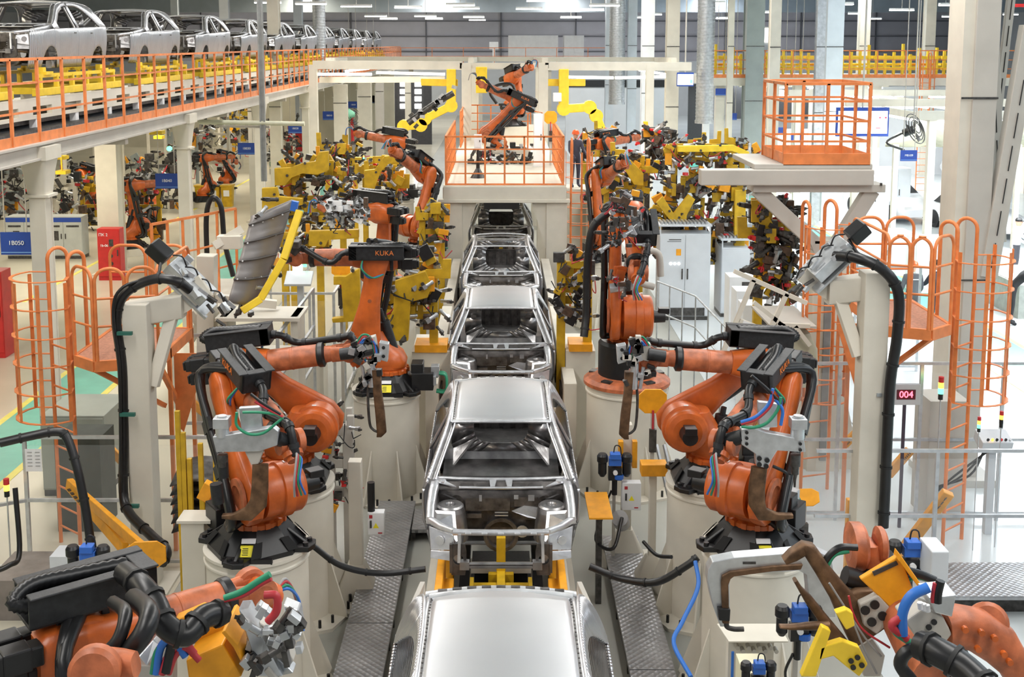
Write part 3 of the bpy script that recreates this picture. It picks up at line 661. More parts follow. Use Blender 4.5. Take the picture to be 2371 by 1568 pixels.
PD = [pedestal(0, 0, 'round cream pedestal of the front left robot, cable hanging beside it', x=-2.52, y=11.5),
      pedestal(0, 0, 'round cream pedestal of the front right robot, behind the silver gun frame', x=2.62, y=11.5),
      pedestal(0, 0, 'round cream pedestal just behind the front left robot', x=-2.52, y=13.3),
      pedestal(0, 0, 'round cream pedestal just behind the front right robot', x=2.5, y=13.3),
      pedestal(0, 0, 'tall round cream pedestal beside the third car body on the left', r=.50, x=-1.72, y=17.0),
      pedestal(0, 0, 'wide round cream pedestal of the large right robot, amber paddle before it', r=.62, x=1.92, y=17.3),
      pedestal(0, 0, 'round pedestal of the bottom left robot, below the picture edge', h=1.940, x=-2.526, y=5.815),
      pedestal(0, 0, 'round pedestal of the bottom right robot, below the picture edge', x=3.0, y=5.6),
      pedestal(0, 0, 'round cream pedestal behind the yellow fixture, left of the roofless car body', x=-2.2, y=22.4),
      pedestal(0, 0, 'round cream pedestal deep left of the raised platform', x=-2.0, y=28.0),
      pedestal(0, 0, 'round cream pedestal deep right of the raised platform', x=2.5, y=27.5)]
H = 1.62
rA = robot('front left orange robot on a cream pedestal, grey welding gun hanging before its arm', (-2.52, 11.5, H), -56, -37, -13, mir=-1, tray=(.04, .30, -.12, .62), wr=-35); sign_on_base(rA, -56)
rB = robot('orange robot behind the front left one, forearm reaching right towards the line', (-2.52, 13.3, H), 0, -51, 7, L3=1.32, mir=1, tray=(.10, .30, -.35, .75), wr=-60); sign_on_base(rB, 0)
rC = robot('front right orange robot on a cream pedestal, perforated grey gun at its wrist', (2.62, 11.5, H), -124, -37, -13, mir=1, tray=(.04, .30, -.12, .62), wr=-35); sign_on_base(rC, -124)
rD = robot('orange robot behind the front right one, forearm reaching left over the line', (2.5, 13.3, H), 180, -51, 4, L3=1.32, mir=-1, tray=(.10, .30, -.35, .75), wr=-60); sign_on_base(rD, 180)
rE = robot('orange robot on the tall left pedestal, lifting a ribbed grey floor panel', (-1.68, 17.0, H), 180, -9, 0, L2=1.32, mir=1, tray=(.26, .14, -.42, .80), hs=-1); sign_on_base(rE, 180)
rF = robot('large orange robot with a black riser, right of the third car body', (1.92, 17.3, H), -92, -2, -28, L2=1.42, mir=-1, riser=.40, fat=1.25, tray=(-.15, .26, .2, .6), off=.4, h=.72)
rM = robot('big orange robot cut off by the bottom left corner, black hose tray on its arm', (-2.526, 5.815, 1.940), 38, 0, 0, mir=1, tray=(.02, .34, -.34, .80), wr=-40, s=.86, hs=-1, fh=False)
rG = robot('orange robot behind the left panel lifter, white gripper at its wrist', (-2.15, 22.6, H), 155, -4, 3, mir=-1, tray=(.10, .30, -.2, .8), wr=-10); sign_on_base(rG, 155)
rH = robot('orange robot left of the raised platform, dark tray facing the viewer', (-1.95, 28.0, H + .1), -125, -22, 30, L2=1.3, mir=1, tray=(.0, .28, .0, .6))
rL = robot('orange robot right of the raised platform behind the orange ladder cage', (2.45, 27.5, H), -75, -15, 20, L2=1.35, mir=-1, tray=(.0, .28, -.1, .6))
rI = robot('orange robot on the raised platform, arm reaching up to the left', (-.08, 36.0, 3.28), 180, -42, 24, L2=1.4, mir=1, tray=(.26, .16, -.5, .9), wr=10, group='robots on the raised platform')
rJ = robot('orange robot at the back of the raised platform with head turned right', (.28, 40.5, 3.9), -60, -8, 18, mir=1, tray=(.0, .28, -.2, .6), L2=1.0, group='robots on the raised platform')
rK = robot('far orange robot left of the platform, cable loops round its wrist', (-3.2, 35.5, H + .4), 170, -20, 10, mir=-1, tray=(.0, .28, -.2, .7))
rO = robot('far orange robot right of the platform, cable loops round its wrist', (3.1, 35.0, H + .4), 30, -20, 5, mir=-1, tray=(.0, .28, -.2, .7))
for x, y in ((-3.2, 35.5), (3.1, 35.0)): pedestal(0, 0, 'far cream pedestal %s of the raised platform' % ('left' if x < 0 else 'right'), h=2.02, x=x, y=y)
mbp = MB(); mbp.bb(-.5, 1.3, 40.0, 41.2, 3.27, 3.9); tag(mbp.done('robot_plinth', CRM), 'cream plinth under the back robot on the raised platform', 'plinth')
# robots of the far left cells, seen under the mezzanine
k = 0
for (px, py, Y, rz, sc, lb) in [(300, 520, 37, 40, 1.0, 'orange robot under the mezzanine just right of the grey work cabinets'), (215, 470, 44, -20, 1.0, 'orange robot under the mezzanine behind the near cream column'), (350, 470, 42, 100, 1.0, 'dark red orange robot under the mezzanine behind the second blue sign'),
                                (470, 430, 48, 30, .9, 'orange robot under the mezzanine above the yellow bins'), (520, 430, 52, 60, .9, 'orange robot under the mezzanine right of the yellow bins'), (660, 380, 62, 10, .9, 'far orange robot under the mezzanine beside the small red cabinet')]:
    g = W(px, py, Y); src = (rE, rA, rB)[k % 3]; c = copy_tree(src, None, (g.x, g.y, .25), math.radians(rz), sc, lb, 'robots of the cells under the mezzanine'); k += 1
    tag(MB().lathe((g.x, g.y, 0), Z1, [(.5, 0), (.5, .24)], 24).done('robot_plinth', CRM), 'low round plinth under the ' + lb.split(' under')[0].replace('far ', 'distant ') + ' ' + lb.split('mezzanine ')[1].split(' the ')[0] + ' the ' + lb.split(' the ')[-1], 'plinth')
# ---------------------------------------------------------------- mezzanine with its conveyor
XM, ZM = -7.2, 5.22
t = T('mezzanine', 'cream steel mezzanine deck carrying the conveyor along the upper left', 'mezzanine', (XM, 40, 0))
MB().bb(XM - 6.5, XM, 4, 84, ZM - .06, ZM).done('deck_plate', mat('pale_grey_deck', (.62, .63, .66), .4, .1, .06, 2), t)
mb = MB(); mb.bb(XM - .02, XM + .12, 4, 84, ZM - .26, ZM - .23); mb.bb(XM + .04, XM + .06, 4, 84, ZM - .23, ZM - .03); mb.bb(XM - .02, XM + .12, 4, 84, ZM - .03, ZM)
mb.done('edge_beam', GRC, t)
for y in [18.2 + 8.37 * k - 4.2 for k in range(8)] + [18.2 + 8.37 * k for k in range(8)]:
    mb = MB(); mb.bb(XM - 6.4, XM, y - .09, y + .09, ZM - .4, ZM - .06); mb.done('cross_beam', GRC, t)
def railing(name, label, pts, z, h, rails, spacing, toe=.14, m=RAIL, w=.045, group=None, toe_m=None):
    """posts and rails along a polyline on a deck at height z"""
    t = T(name, label, 'railing', (*pts[0][:2], z), group)
    for a, b in zip(pts, pts[1:]):
        a = V((*a, z)); b = V((*b, z)); L = (b - a).length; n = max(1, round(L / spacing))
        last = (b - V((*pts[-1], z))).length < .01 and pts[-1] != pts[0]
        for i in range(n + (1 if last else 0)):
            p = a + (b - a) * (i / n); MB().bar(p, p + Z1 * h, w, w, Y1).done('post', m, t)
        for r in rails: MB().bar(a + Z1 * h * r, b + Z1 * h * r, w if r == 1 else w * .7, w if r == 1 else w * .7).done('rail', m, t)
        if toe: MB().bar(a + Z1 * toe / 2, b + Z1 * toe / 2, .012, toe).done('toe_board', toe_m or m, t)
    return t
railing('guard_railing', 'long orange guard railing along the near edge of the mezzanine', [(XM, 12.0), (XM, 84)], ZM, 1.29, (1, .72, .38), 1.03, .15)
railing('guard_railing', 'orange guard railing on the far crossing walkway before the grey wall', [(XM, 84.5), (8.5, 84.5)], ZM, 1.2, (1, .5), 2.4, .1)
t = T('crossing_walkway', 'cream far crossing walkway deck before the grey wall', 'walkway', (1, 85, 0)); MB().bb(XM, 9, 84.3, 90, ZM - .35, ZM).done('deck', CRM, t)
for x in (-6.5, -1.5, 3.5, 8.5): MB().bb(x - .15, x + .15, 84.6, 84.9, 0, ZM - .35).done('support_leg', CRM, t)
for k in range(8):
    y = 18.2 + 8.37 * k; lb = 'cream mezzanine column with flared head, %s' % ('nearest, behind the blue 1B050 sign', 'second, right of the 1B040 sign', 'third, behind the tall grey pole', 'fourth, before the small red cabinet', 'fifth along the mezzanine', 'sixth along the mezzanine', 'seventh along the mezzanine', 'eighth and farthest of the mezzanine')[k]
    t = T('mezzanine_column', lb, 'column', (XM - .05, y, 0), 'mezzanine columns'); x = XM - .05
    mb = MB(); mb.bb(x - .13, x + .13, y - .15, y - .13, 0, ZM - .85); mb.bb(x - .13, x + .13, y + .13, y + .15, 0, ZM - .85); mb.bb(x - .11, x + .11, y - .13, y + .13, 0, ZM - .85); mb.done('shaft', CRM, t, bevel=.008)
    mb = MB(); mb.bb(x - .20, x + .20, y - .2, y + .2, ZM - .86, ZM - .82); mb.loft([(V((x, y, ZM - .82)), X1, Y1, .15, .17), (V((x, y, ZM - .45)), X1, Y1, .19, .24), (V((x, y, ZM - .26)), X1, Y1, .22, .3)], 16, 8); mb.bb(x - .24, x + .24, y - .32, y + .32, ZM - .27, ZM - .06); mb.done('head', CRM, t)
    MB().bb(x - .22, x + .22, y - .22, y + .22, 0, .03).done('foot_plate', CRM, t)
# conveyor bed
t = T('roller_conveyor', 'cream roller conveyor bed with slotted sides under the upper row of cars', 'conveyor', (-9.4, 30, ZM))
for x in (-8.28, -10.6):
    mb = MB(); mb.bb(x - .05, x + .05, 6, 84, ZM + .42, ZM + .56); mb.bb(x - .05, x + .05, 6, 84, ZM + .20, ZM + .26)
    for k in range(52): y = 6.4 + k * 1.5; mb.bb(x - .05, x + .05, y, y + .62, ZM + .26, ZM + .42); 
    mb.done('side_beam', CRM, t)
mb = MB()
for k in range(40): y = 7 + k * 1.95; mb.bb(-8.36, -8.24, y, y + .16, ZM, ZM + .2)
mb.done('foot', WHT, t)
MB().bb(-8.26, -8.0, 6, 84, ZM + .0, ZM + .05).done('cable_channel', DRK, t)
mb = MB(); mb.bb(-10.5, -8.4, 6, 84, ZM + .1, ZM + .3); mb.done('dark_bed_plate', DRK, t)
# skids
def skid(y, lb, z=ZM + .56, x=-9.45):
    t = T('car_skid', lb, 'skid', (x, y, z), 'yellow skids on the upper conveyor')
    for s in (-1, 1):
        mb = MB(); mb.bb(x + s * .92 - .06, x + s * .92 + .06, y - .2, y + 4.7, z, z + .14); mb.done('runner', YEB, t, bevel=.01)
        mb = MB(); mb.bb(x + s * .86 - .03, x + s * .86 + .03, y + .1, y + 4.4, z + .33, z + .40)
        for k in range(6): q = y + .15 + k * .82; mb.bb(x + s * .86 - .04, x + s * .86 + .04, q, q + .09, z + .12, z + .36)
        mb.done('upper_rail', YEB, t)
        for q in (y + .35, y + 3.5):
            mb = MB(); mb.bb(x + s * .86 - .05, x + s * .86 + .07, q, q + .35, z + .38, z + .44); mb.bb(x + s * .80 - .05, x + s * .80 + .05, q + .05, q + .2, z + .38, z + .52); mb.done('rest', YEB, t)
    for q in (.3, 2.2, 4.0): MB().bb(x - .9, x + .9, y + q, y + q + .12, z + .02, z + .14).done('cross_tube', YEB, t)
    return t
sk = skid(21.6, 'yellow skid under the upper car ' + ORDN[0])
copy_tree(sk, None, (-9.45, 21.6 - 5.97, ZM + .56), label='empty yellow skid at the left edge of the upper conveyor')
for k in range(1, 11): copy_tree(sk, None, (-9.45, 21.6 + 5.97 * k, ZM + .56), label='yellow skid under the upper car ' + ORDN[k].replace(' nearest the viewer', ''))
# ---------------------------------------------------------------- hall columns, ducts
def hall_col(px, w, py0, Y, m, label, h=11, d=None, name='hall_column', strip=None, zb=0):
    g = W(px, py0, Y); d = d or w; t = T(name, label, 'column', (g.x, Y, zb))
    mb = MB(); mb.bb(g.x - w / 2, g.x + w / 2, Y - d / 2, Y - d / 2 + .02, zb, h); mb.bb(g.x - w / 2, g.x + w / 2, Y + d / 2 - .02, Y + d / 2, zb, h); mb.bb(g.x - w * .42, g.x + w * .42, Y - d / 2 + .015, Y + d / 2 - .015, zb, h - .001); mb.done('shaft', m, t)
    mb = MB(); h > 7 and mb.bb(g.x - w / 2 - .01, g.x + w / 2 + .01, Y - d / 2 - .012, Y - d / 2, 6.6, 6.63); mb.bb(g.x - w / 2 - .01, g.x + w / 2 + .01, Y - d / 2 - .012, Y - d / 2, 4.2, 4.23); mb.done('joint_strap', DRK, t)
    mb = MB(); mb.bb(g.x - w * .8, g.x + w * .8, Y - d * .8, Y + d * .8, zb, zb + .05); mb.done('foot_plate', m, t)
    if strip: mb = MB(); mb.bb(g.x + w * .2, g.x + w * .32, Y - d / 2 - .03, Y - d / 2, .1, h - .5); mb.done('cable_strip', strip, t)
    return t
LBW = mat('pale_blue_column_paint', (.56, .61, .66), .5, 0, .04, 2)
for px, w, y0, Y, m, lb in [(1742, .78, 200, 52, GRN, 'grey green hall column, tall and plain, right of the silver duct'), (1925, .62, 200, 44, LBW, 'pale blue hall column rising behind the caged box platform'), (1895, .30, 200, 43, STL, 'galvanised cable riser on the left of the pale blue column'),
                            (1688, .25, 250, 50, CRM, 'slim cream pipe column left of the grey green column'), (1498, .62, 200, 60, WHT, 'white hall column right of centre behind the cream gantry'), (1462, .5, 200, 66, LBW, 'pale grey column left of the white one behind the gantry'), (1410, .5, 200, 72, LGR, 'light grey column behind the right end of the gantry'),
                            (1555, .5, 200, 47, CRM, 'cream column at the right end of the gantry'), (1635, .25, 250, 46, WHT, 'white pipe column beside the silver spiral duct'), (1785, .35, 380, 40, CRM, 'cream column standing behind the amber racks on the right'),
                            (2150, .5, 100, 60, CRM, 'pale cream column far right behind the tarpaulin'), (1990, .5, 330, 58, CRM, 'pale column behind the hanging screen'), (255, .62, 430, 33.9, CRM, 'cream hall column behind the red cabinet on the left'), (590, .42, 300, 44, GRC, 'warm grey column left of the tall grey pole'), (640, .45, 300, 47, CRM, 'cream column just right of the tall grey pole'),
                            (845, .6, 200, 56, CRM, 'cream column left of the dark blue glazed doors'), (790, .55, 280, 50, CRM, 'cream column behind the left gantry end'), (405, .4, 20, 70, LBW, 'pale column behind the upper cars, left'), (520, .5, 20, 66, LGR, 'light grey column behind the upper cars, right'), (690, .5, 10, 70, LBW, 'pale blue column above the far end of the cars'), (945, .3, 250, 60, CRM, 'thin cream column before the dark glazed doors'), (880, .4, 250, 62, GRC, 'warm grey column left of the glazed doors')]:
    hall_col(px, w, y0, Y, m, lb, h=5.0 if px in (845, 790, 880, 945, 590, 255) else 11)
def spiral_duct(px, py, Y, r, z0, z1, label, m=STL):
    g = W(px, py, Y); t = T('ventilation_duct', label, 'duct', (g.x, Y, z0)); prof = [(r, z0)]
    z = z0
    while z < z1: prof += [(r, z + .09), (r + .012, z + .10), (r + .012, z + .12), (r, z + .13)]; z += .13
    MB().lathe((g.x, Y, 0), Z1, prof, 24).done('spiral_tube', m, t)
    mb = MB(); mb.cyl((g.x, Y, z0 - .02), (g.x, Y, z0 + .1), r + .03, n=24); mb.done('end_collar', m, t); return t
spiral_duct(1632, 200, 45, .33, 3.7, 10.9, 'silver spiral duct hanging in front of the white pipe column')
spiral_duct(1428, 200, 63, .42, 3.5, 10.9, 'silver spiral duct behind the gantry, left of the pale columns')
spiral_duct(2207, 250, 18.6, .11, .4, 10.9, 'narrow ribbed grey duct running down beside the big right column', mat('dull_galvanised', (.36, .35, .34), .5, .4, .1, 8))
spiral_duct(742, 230, 56, .3, 5.0, 10.9, 'short silver duct behind the upper cars')
# tall grey pole by the mezzanine with its horizontal pipe
g = W(608, 270, 30); t = T('steel_pole', 'tall dark grey slotted pole rising past the mezzanine railing', 'pole', (g.x, 30, 0))
mb = MB(); mb.bb(g.x - .07, g.x - .03, 29.95, 30.05, 3.2, 10.9); mb.bb(g.x + .03, g.x + .07, 29.95, 30.05, 3.2, 10.9); mb.bb(g.x - .04, g.x + .04, 29.98, 30.02, 3.2, 10.9); mb.done('profile', mat('dull_grey_steel', (.28, .29, .29), .5, .4, .1, 6), t)
a, b = W(460, 282, 30), W(705, 287, 30); MB().cyl(a, b, .06, n=12).done('cross_pipe', mat('pale_green_pipe', (.52, .52, .40), .4, 0, .05), t)
a, b = W(500, 292, 30.1), W(625, 294, 30.1); MB().bar(a, b, .1, .06).done('cable_tray', GRC, t)
# big right column with diagonal braces
g = W(2245, 250, 17.6); x = g.x
t = T('main_column', 'big warm grey steel hall column at the right, running floor to roof', 'column', (x, 17.6, 0))
mb = MB(); mb.bb(x - .26, x - .10, 17.3, 17.9, 0, 10.9); mb.done('side_plate', CRM, t)
mb = MB(); mb.bb(x - .10, x + .26, 17.25, 17.95, 0, 10.9); mb.done('front_plate', GRC, t, bevel=.01)
mb = MB(); mb.bb(x - .5, x + .5, 17.1, 18.1, 0, .12); mb.done('foot_plate', GRC, t)
mb = MB(); mb.bb(x - .27, x + .27, 17.23, 17.25, 5.93, 5.96); mb.bb(x - .27, x + .27, 17.23, 17.25, 3.2, 3.22); mb.done('joint_strap', DRK, t)
def brace(a, b, w, label):
    t = T('diagonal_brace', label, 'brace', tuple(b)); MB().bar(a, b, w, w * .7, Y1).done('profile', GRC, t, bevel=.01)
    d = (b - a); mb = MB()
    for k in range(7): p = a + d * (.08 + k * .13); mb.bar(p - Y1 * w * .4, p + d * .1 - Y1 * w * .4, .012, .012)
    mb.done('slot', BLK, t)
brace(W(2290, -40, 17.9), W(2312, 560, 17.9), .20, 'near vertical warm grey brace right beside the big column')
brace(W(2385, 60, 17.3), W(2285, 640, 17.3), .26, 'wide slanting warm grey brace crossing the right edge')
brace(W(2345, -40, 17.8), W(2290, 420, 18.2), .12, 'thin slanting brace between the big column and the wide brace')
# ---------------------------------------------------------------- cream gantry across the line
t = T('gantry', 'cream beam gantry spanning the line behind the raised platform', 'gantry', (0, 44, 0))
def bpx(a, b, Y, w, nm, m=CRM, h=None, Y2=None):
    MB().bar(W(*a, Y), W(*b, Y2 or Y), w, h or w).done(nm, m, t)
bpx((725, 150), (1070, 152), 42, .25, 'front_beam', h=.3); bpx((1065, 152), (1270, 152), 42, .25, 'front_beam', h=.2); bpx((1262, 153), (1600, 154), 42, .25, 'front_beam', h=.3)
bpx((760, 136), (1560, 138), 52, .25, 'rear_beam', h=.2); bpx((740, 185), (1030, 184), 44, .15, 'lower_beam', h=.22)
for px in (1080, 1258, 1250, 1098):
    p = W(px, 150, 42 if px in (1080, 1258) else 46); MB().bb(p.x - .17, p.x + .17, p.y - .17, p.y + .17, 0, p.z).done('post', CRM, t)
for px in (1505, 725): p = W(px, 150, 42); MB().bb(p.x - .14, p.x + .14, p.y - .14, p.y + .14, 0, p.z).done('post', CRM, t)
for px, px2 in ((1090, 1100), (1262, 1240), (760, 800), (1560, 1520)): bpx((px, 140), (px2, 138), 42, .2, 'link_beam', Y2=52)
t = T('strip_lamp', 'row of warm strip lamps hung under the left half of the gantry', 'lamp', (-3, 43, 5))
for a, b in (((735, 172), (860, 172)), ((872, 168), (1030, 172)), ((800, 165), (855, 158))):
    MB().bar(W(*a, 43), W(*b, 43), .3, .09).done('lamp_body', LAMPW, t)
t = T('strip_lamp', 'row of warm strip lamps hung under the right half of the gantry', 'lamp', (3, 43, 5))
for a, b in (((1300, 178), (1420, 180)), ((1425, 180), (1540, 178)), ((1480, 162), (1540, 172))):
    MB().bar(W(*a, 43), W(*b, 43), .3, .09).done('lamp_body', LAMPW, t)
# ceiling lamps
random.seed(4)
lam = None
for k, (px, py, wd_) in enumerate([(825, 14, 70), (945, 17, 62), (985, 37, 50), (1066, 11, 66), (1079, 19, 62), (1097, 39, 48), (1225, 20, 60), (1400, 12, 68), (1368, 23, 60), (1322, 40, 48), (1265, 1, 90), (870, 37, 50), (900, 43, 40), (1005, 43, 40), (1105, 46, 38), (1660, 6, 36), (1671, 42, 26), (1782, 28, 30), (1955, 9, 40), (1990, 31, 50), (2088, 23, 54), (2190, 11, 30), (2020, 43, 40), (2195, 38, 26), (2340, 33, 32), (720, 8, 70), (620, 5, 60), (1475, 40, 20), (1520, 33, 24)]):
    Y = 1.9 * 2700 / max(12., (105 - py)) * .95; Y = min(Y, 92); g = W(px, py, Y); L = wd_ * Y / 2700
    if lam is None:
        lam = T('ceiling_lamp', 'x', 'ceiling lamp', g, 'strip lamps under the hall roof')
        MB().bb(g.x - L / 2, g.x + L / 2, g.y - .12, g.y + .12, g.z, g.z + .08).done('lamp_housing', WHT, lam); MB().bb(g.x - L / 2, g.x + L / 2, g.y - .1, g.y + .1, g.z - .05, g.z).done('diffuser', LAMP, lam)
        MB().bb(g.x - .012, g.x + .012, g.y - .01, g.y + .01, g.z + .08, 11).done('hanger', GRC, lam); L0 = L; o = lam
    else: o = copy_tree(lam, None, g, scale=(L / L0, 1, 1))
    o['label'] = 'white strip lamp hanging from the hall roof'
# ---------------------------------------------------------------- raised platform over the line
t = T('raised_platform', 'cream raised platform on four legs straddling the line, robots on top', 'platform', (0, 35, 0))
ZP = 3.27
MB().bb(-1.42, 1.6, 28.5, 43.5, ZP - .06, ZP).done('deck', CRM, t)
mb = MB(); mb.bb(-1.42, 1.6, 28.45, 28.6, ZP - .34, ZP - .02); mb.bb(-1.55, 1.7, 28.42, 28.62, ZP - .42, ZP - .34); mb.done('front_beam', CRM, t, bevel=.008)
for s in (-1.36, 1.54): MB().bb(s - .08, s + .08, 28.6, 43.5, ZP - .34, ZP - .06).done('side_beam', CRM, t)
for x in (-1.22, 1.38):
    for y in (28.75, 36, 43): mb = MB(); mb.bb(x - .26, x + .26, y - .2, y + .2, 0, ZP - .4); mb.done('leg', CRM, t, bevel=.01)
    s = 1 if x < 0 else -1; mb = MB(); mb.prism([(x + s * .26, 28.6, ZP - .42), (x + s * .62, 28.6, ZP - .42), (x + s * .30, 28.6, ZP - 1.5), (x + s * .26, 28.6, ZP - 1.6)], (0, .1, 0)); mb.done('corner_brace', CRM, t)
mb = MB(); mb.bb(-.42, .45, 28.44, 28.6, ZP - .58, ZP - .40); mb.done('stop_bar', BLK, t)
railing('guard_railing', 'orange railing round the front of the raised robot platform', [(-1.36, 34.5), (-1.36, 28.6), (1.54, 28.6), (1.54, 34.5)], ZP, 1.2, (1, .74, .48, .24), .5, .04)
railing('guard_railing', 'orange railing at the back of the raised robot platform', [(-1.36, 39), (-1.36, 43.3), (1.1, 43.3)], ZP, 1.2, (1, .75, .5, .25), .5, .04)
t = T('barrier_gate', 'small orange barrier frame beside the white cabinet on the raised platform', 'gate', (1.0, 37, ZP))
MB().tube([(.85, 36.9, ZP), (.85, 36.9, ZP + 1.25), (1.0, 36.9, ZP + 1.35), (1.3, 36.9, ZP + 1.3), (1.35, 36.9, ZP)], .025, 8, smooth=False).done('frame', RAIL, t); MB().bar((.85, 36.9, ZP + .7), (1.35, 36.9, ZP + .7), .03).done('middle_rail', RAIL, t)
def box_cab(name, label, cat, c, sz, m, door=True, group=None, extra=None, rot=0):
    x, y, z = c; t = T(name, label, cat, (x, y, z), group); w, d, h = sz
    MB().bb(x - w / 2, x + w / 2, y - d / 2, y + d / 2, z, z + h).done('body', m, t, bevel=.01)
    if door: MB().bb(x - w / 2 + .02, x + w / 2 - .02, y - d / 2 - .012, y - d / 2, z + .05, z + h - .05).done('door', m, t, bevel=.004); MB().bb(x + w / 2 - .06, x + w / 2 - .04, y - d / 2 - .03, y - d / 2 - .012, z + h * .5, z + h * .62).done('handle', BLK, t)
    if rot: t.rotation_euler = (0, 0, math.radians(rot))
    return t
box_cab('control_box', 'tall white control cabinet on the raised platform at its right', 'cabinet', (1.05, 33, ZP), (.26, .2, 1.5), WHT)
t = box_cab('control_box', 'small white control box with hazard sign on the raised platform', 'control box', (-.60, 30.2, ZP + .75), (.2, .12, .38), WHT)
MB().lathe((-.60, 30.2, ZP), Z1, [(.2, 0), (.05, .25), (.03, .75)], 12).done('stand', BLK, t)
# ladder with safety cage
def cage_ladder(name, label, x, y, z1, rungs_to=0.1, r=.36, dirx=1, wd=.46, zc0=2.2, top=1.1, m=RAIL, n_strap=5, yaw=0):
    t = T(name, label, 'ladder', (x, y, 0)); t.rotation_euler = (0, 0, yaw); K = dict(local=True)
    for s in (-1, 1):
        q = .13; zt = z1 + top - .1
        MB().tube([(s * wd / 2, 0, 0), (s * wd / 2, 0, zt)] + [(s * (wd / 2 - .04 * k / 8), q - q * math.cos(math.pi * k / 8), zt + q * math.sin(math.pi * k / 8)) for k in range(1, 9)] + [(s * (wd / 2 - .04), 2 * q, z1 - .02)], .026, 8, smooth=False).done('stile', m, t, **K)
    z = .25
    while z < z1: MB().cyl((-wd / 2, 0, z), (wd / 2, 0, z), .014, n=8).done('rung', m, t, **K); z += .28
    z = zc0
    while z <= z1 + top * .8:
        mb = MB(); pts = [(-wd / 2, 0, z)] + [(math.cos(a) * r * 1.02, -r * .35 + math.sin(a) * r, z) for a in [math.pi + math.pi * k / 10 for k in range(11)]] + [(wd / 2, 0, z)]
        pts = [V(p) for p in pts]
        for a, b in zip(pts, pts[1:]): mb.bar(a, b, .045, .010, Z1)
        mb.done('hoop', m, t, **K); z += .37
    for k in range(n_strap):
        a = math.pi + math.pi * (k + .0) / (n_strap - 1); p = V((math.cos(a) * r * 1.02, -r * .35 + math.sin(a) * r, 0)); MB().bar(p + Z1 * zc0, p + Z1 * (z1 + top * .75), .05, .010, V((math.cos(a), math.sin(a), 0))).done('strap', m, t, **K)
    return t
cage_ladder('cage_ladder', 'orange cage ladder at the right side of the raised platform', 1.98, 28.9, ZP, zc0=1.6)
# ---------------------------------------------------------------- left and right orange ladder platforms
def ladder_platform(label_l, label_p, x, y, z, s, w, d):
    """s = +1: deck lies towards +x of the ladder"""
    cage_ladder('cage_ladder', label_l, x, y, z, zc0=max(1.9, z - 1.05), top=1.25, yaw=-s * .7, r=.44, wd=.5)
    t = T('ladder_platform', label_p, 'platform', (x + s * 1.0, y, 0))
    x0, x1 = x + s * .35, x + s * (.35 + w)
    P = [(x0, y - .45, z), (x0 + s * .35, y - .75, z), (x1, y - .55, z), (x1, y + d, z), (x0, y + d, z)]
    mb = MB(); mb.prism([V(p) - Z1 * .03 for p in P], Z1 * .03); mb.done('deck', mat('rusty_orange_grating', (.45, .20, .12), .6, 0, .15, 30), t)
    mb = MB()
    for a, b in zip(P, P[1:] + P[:1]): mb.bar(V(a) - Z1 * .06, V(b) - Z1 * .06, .05, .14)
    mb.done('deck_edge', RAIL, t)
    hh = 1.18
    def loop(a, b, r=.16):
        a = V(a); b = V(b); dd = (b - a).normalized(); L = (b - a).length
        MB().tube([a] + [a + Z1 * (hh - r + r * math.sin(k * math.pi / 12)) + dd * r * (1 - math.cos(k * math.pi / 12)) for k in range(7)] + [b + Z1 * (hh - r + r * math.cos(k * math.pi / 12)) - dd * r * (1 - math.sin(k * math.pi / 12)) for k in range(7)] + [b], .022, 8, smooth=False).done('rail_loop', RAIL, t)
        for q in (.38, .68): MB().cyl(a + Z1 * hh * q, b + Z1 * hh * q, .016, n=8).done('middle_rail', RAIL, t)
    e = .04
    loop(P[0], P[1]); loop(V(P[1]) + X1 * s * e, (P[1][0] + (P[2][0] - P[1][0]) * .5, (P[1][1] + P[2][1]) / 2, z)); loop((P[1][0] + (P[2][0] - P[1][0]) * .55, (P[1][1] + P[2][1]) / 2, z), P[2]); loop(P[2], P[3]); loop(V(P[3]) - X1 * s * e, (P[3][0] * .5 + P[4][0] * .5, P[3][1], z)); loop((P[3][0] * .45 + P[4][0] * .55, P[3][1], z), P[4])
    for (a, b) in ((P[2], (x1, y + .3, z - .9)), (P[1], (x1 - s * .2, y + .3, z - .9))):
        MB().bar(V(a) - Z1 * .1, b, .06, .06).done('support_strut', RAIL, t)
    for yy in (y - .1, y + d): MB().bar((x1, yy, 0), (x1, yy, z), .05, .05, Y1).done('support_leg', RAIL, t)
    mb = MB(); mb.prism([(x1, y + .1, z - .12), (x1 + s * .45, y + .1, z - .12), (x1 + s * .1, y + .1, z - 1.2), (x1, y + .1, z - 1.1)], (0, .015, 0)); mb.done('gusset_plate', AMB if 0 else RAIL, t)
    return t
ladder_platform('orange cage ladder at the left, rising to the left ladder platform', 'orange ladder platform with rounded railings on the left', -5.8, 15.0, 2.78, 1, 1.1, 1.0)
ladder_platform('orange cage ladder at the right, in front of the big grey column', 'orange ladder platform with rounded railings on the right', 6.12, 15.1, 3.16, -1, .85, 1.0)
cage_ladder('cage_ladder', 'second orange cage ladder behind the right portal post', 4.75, 17.0, 3.3, zc0=1.5, yaw=.3)
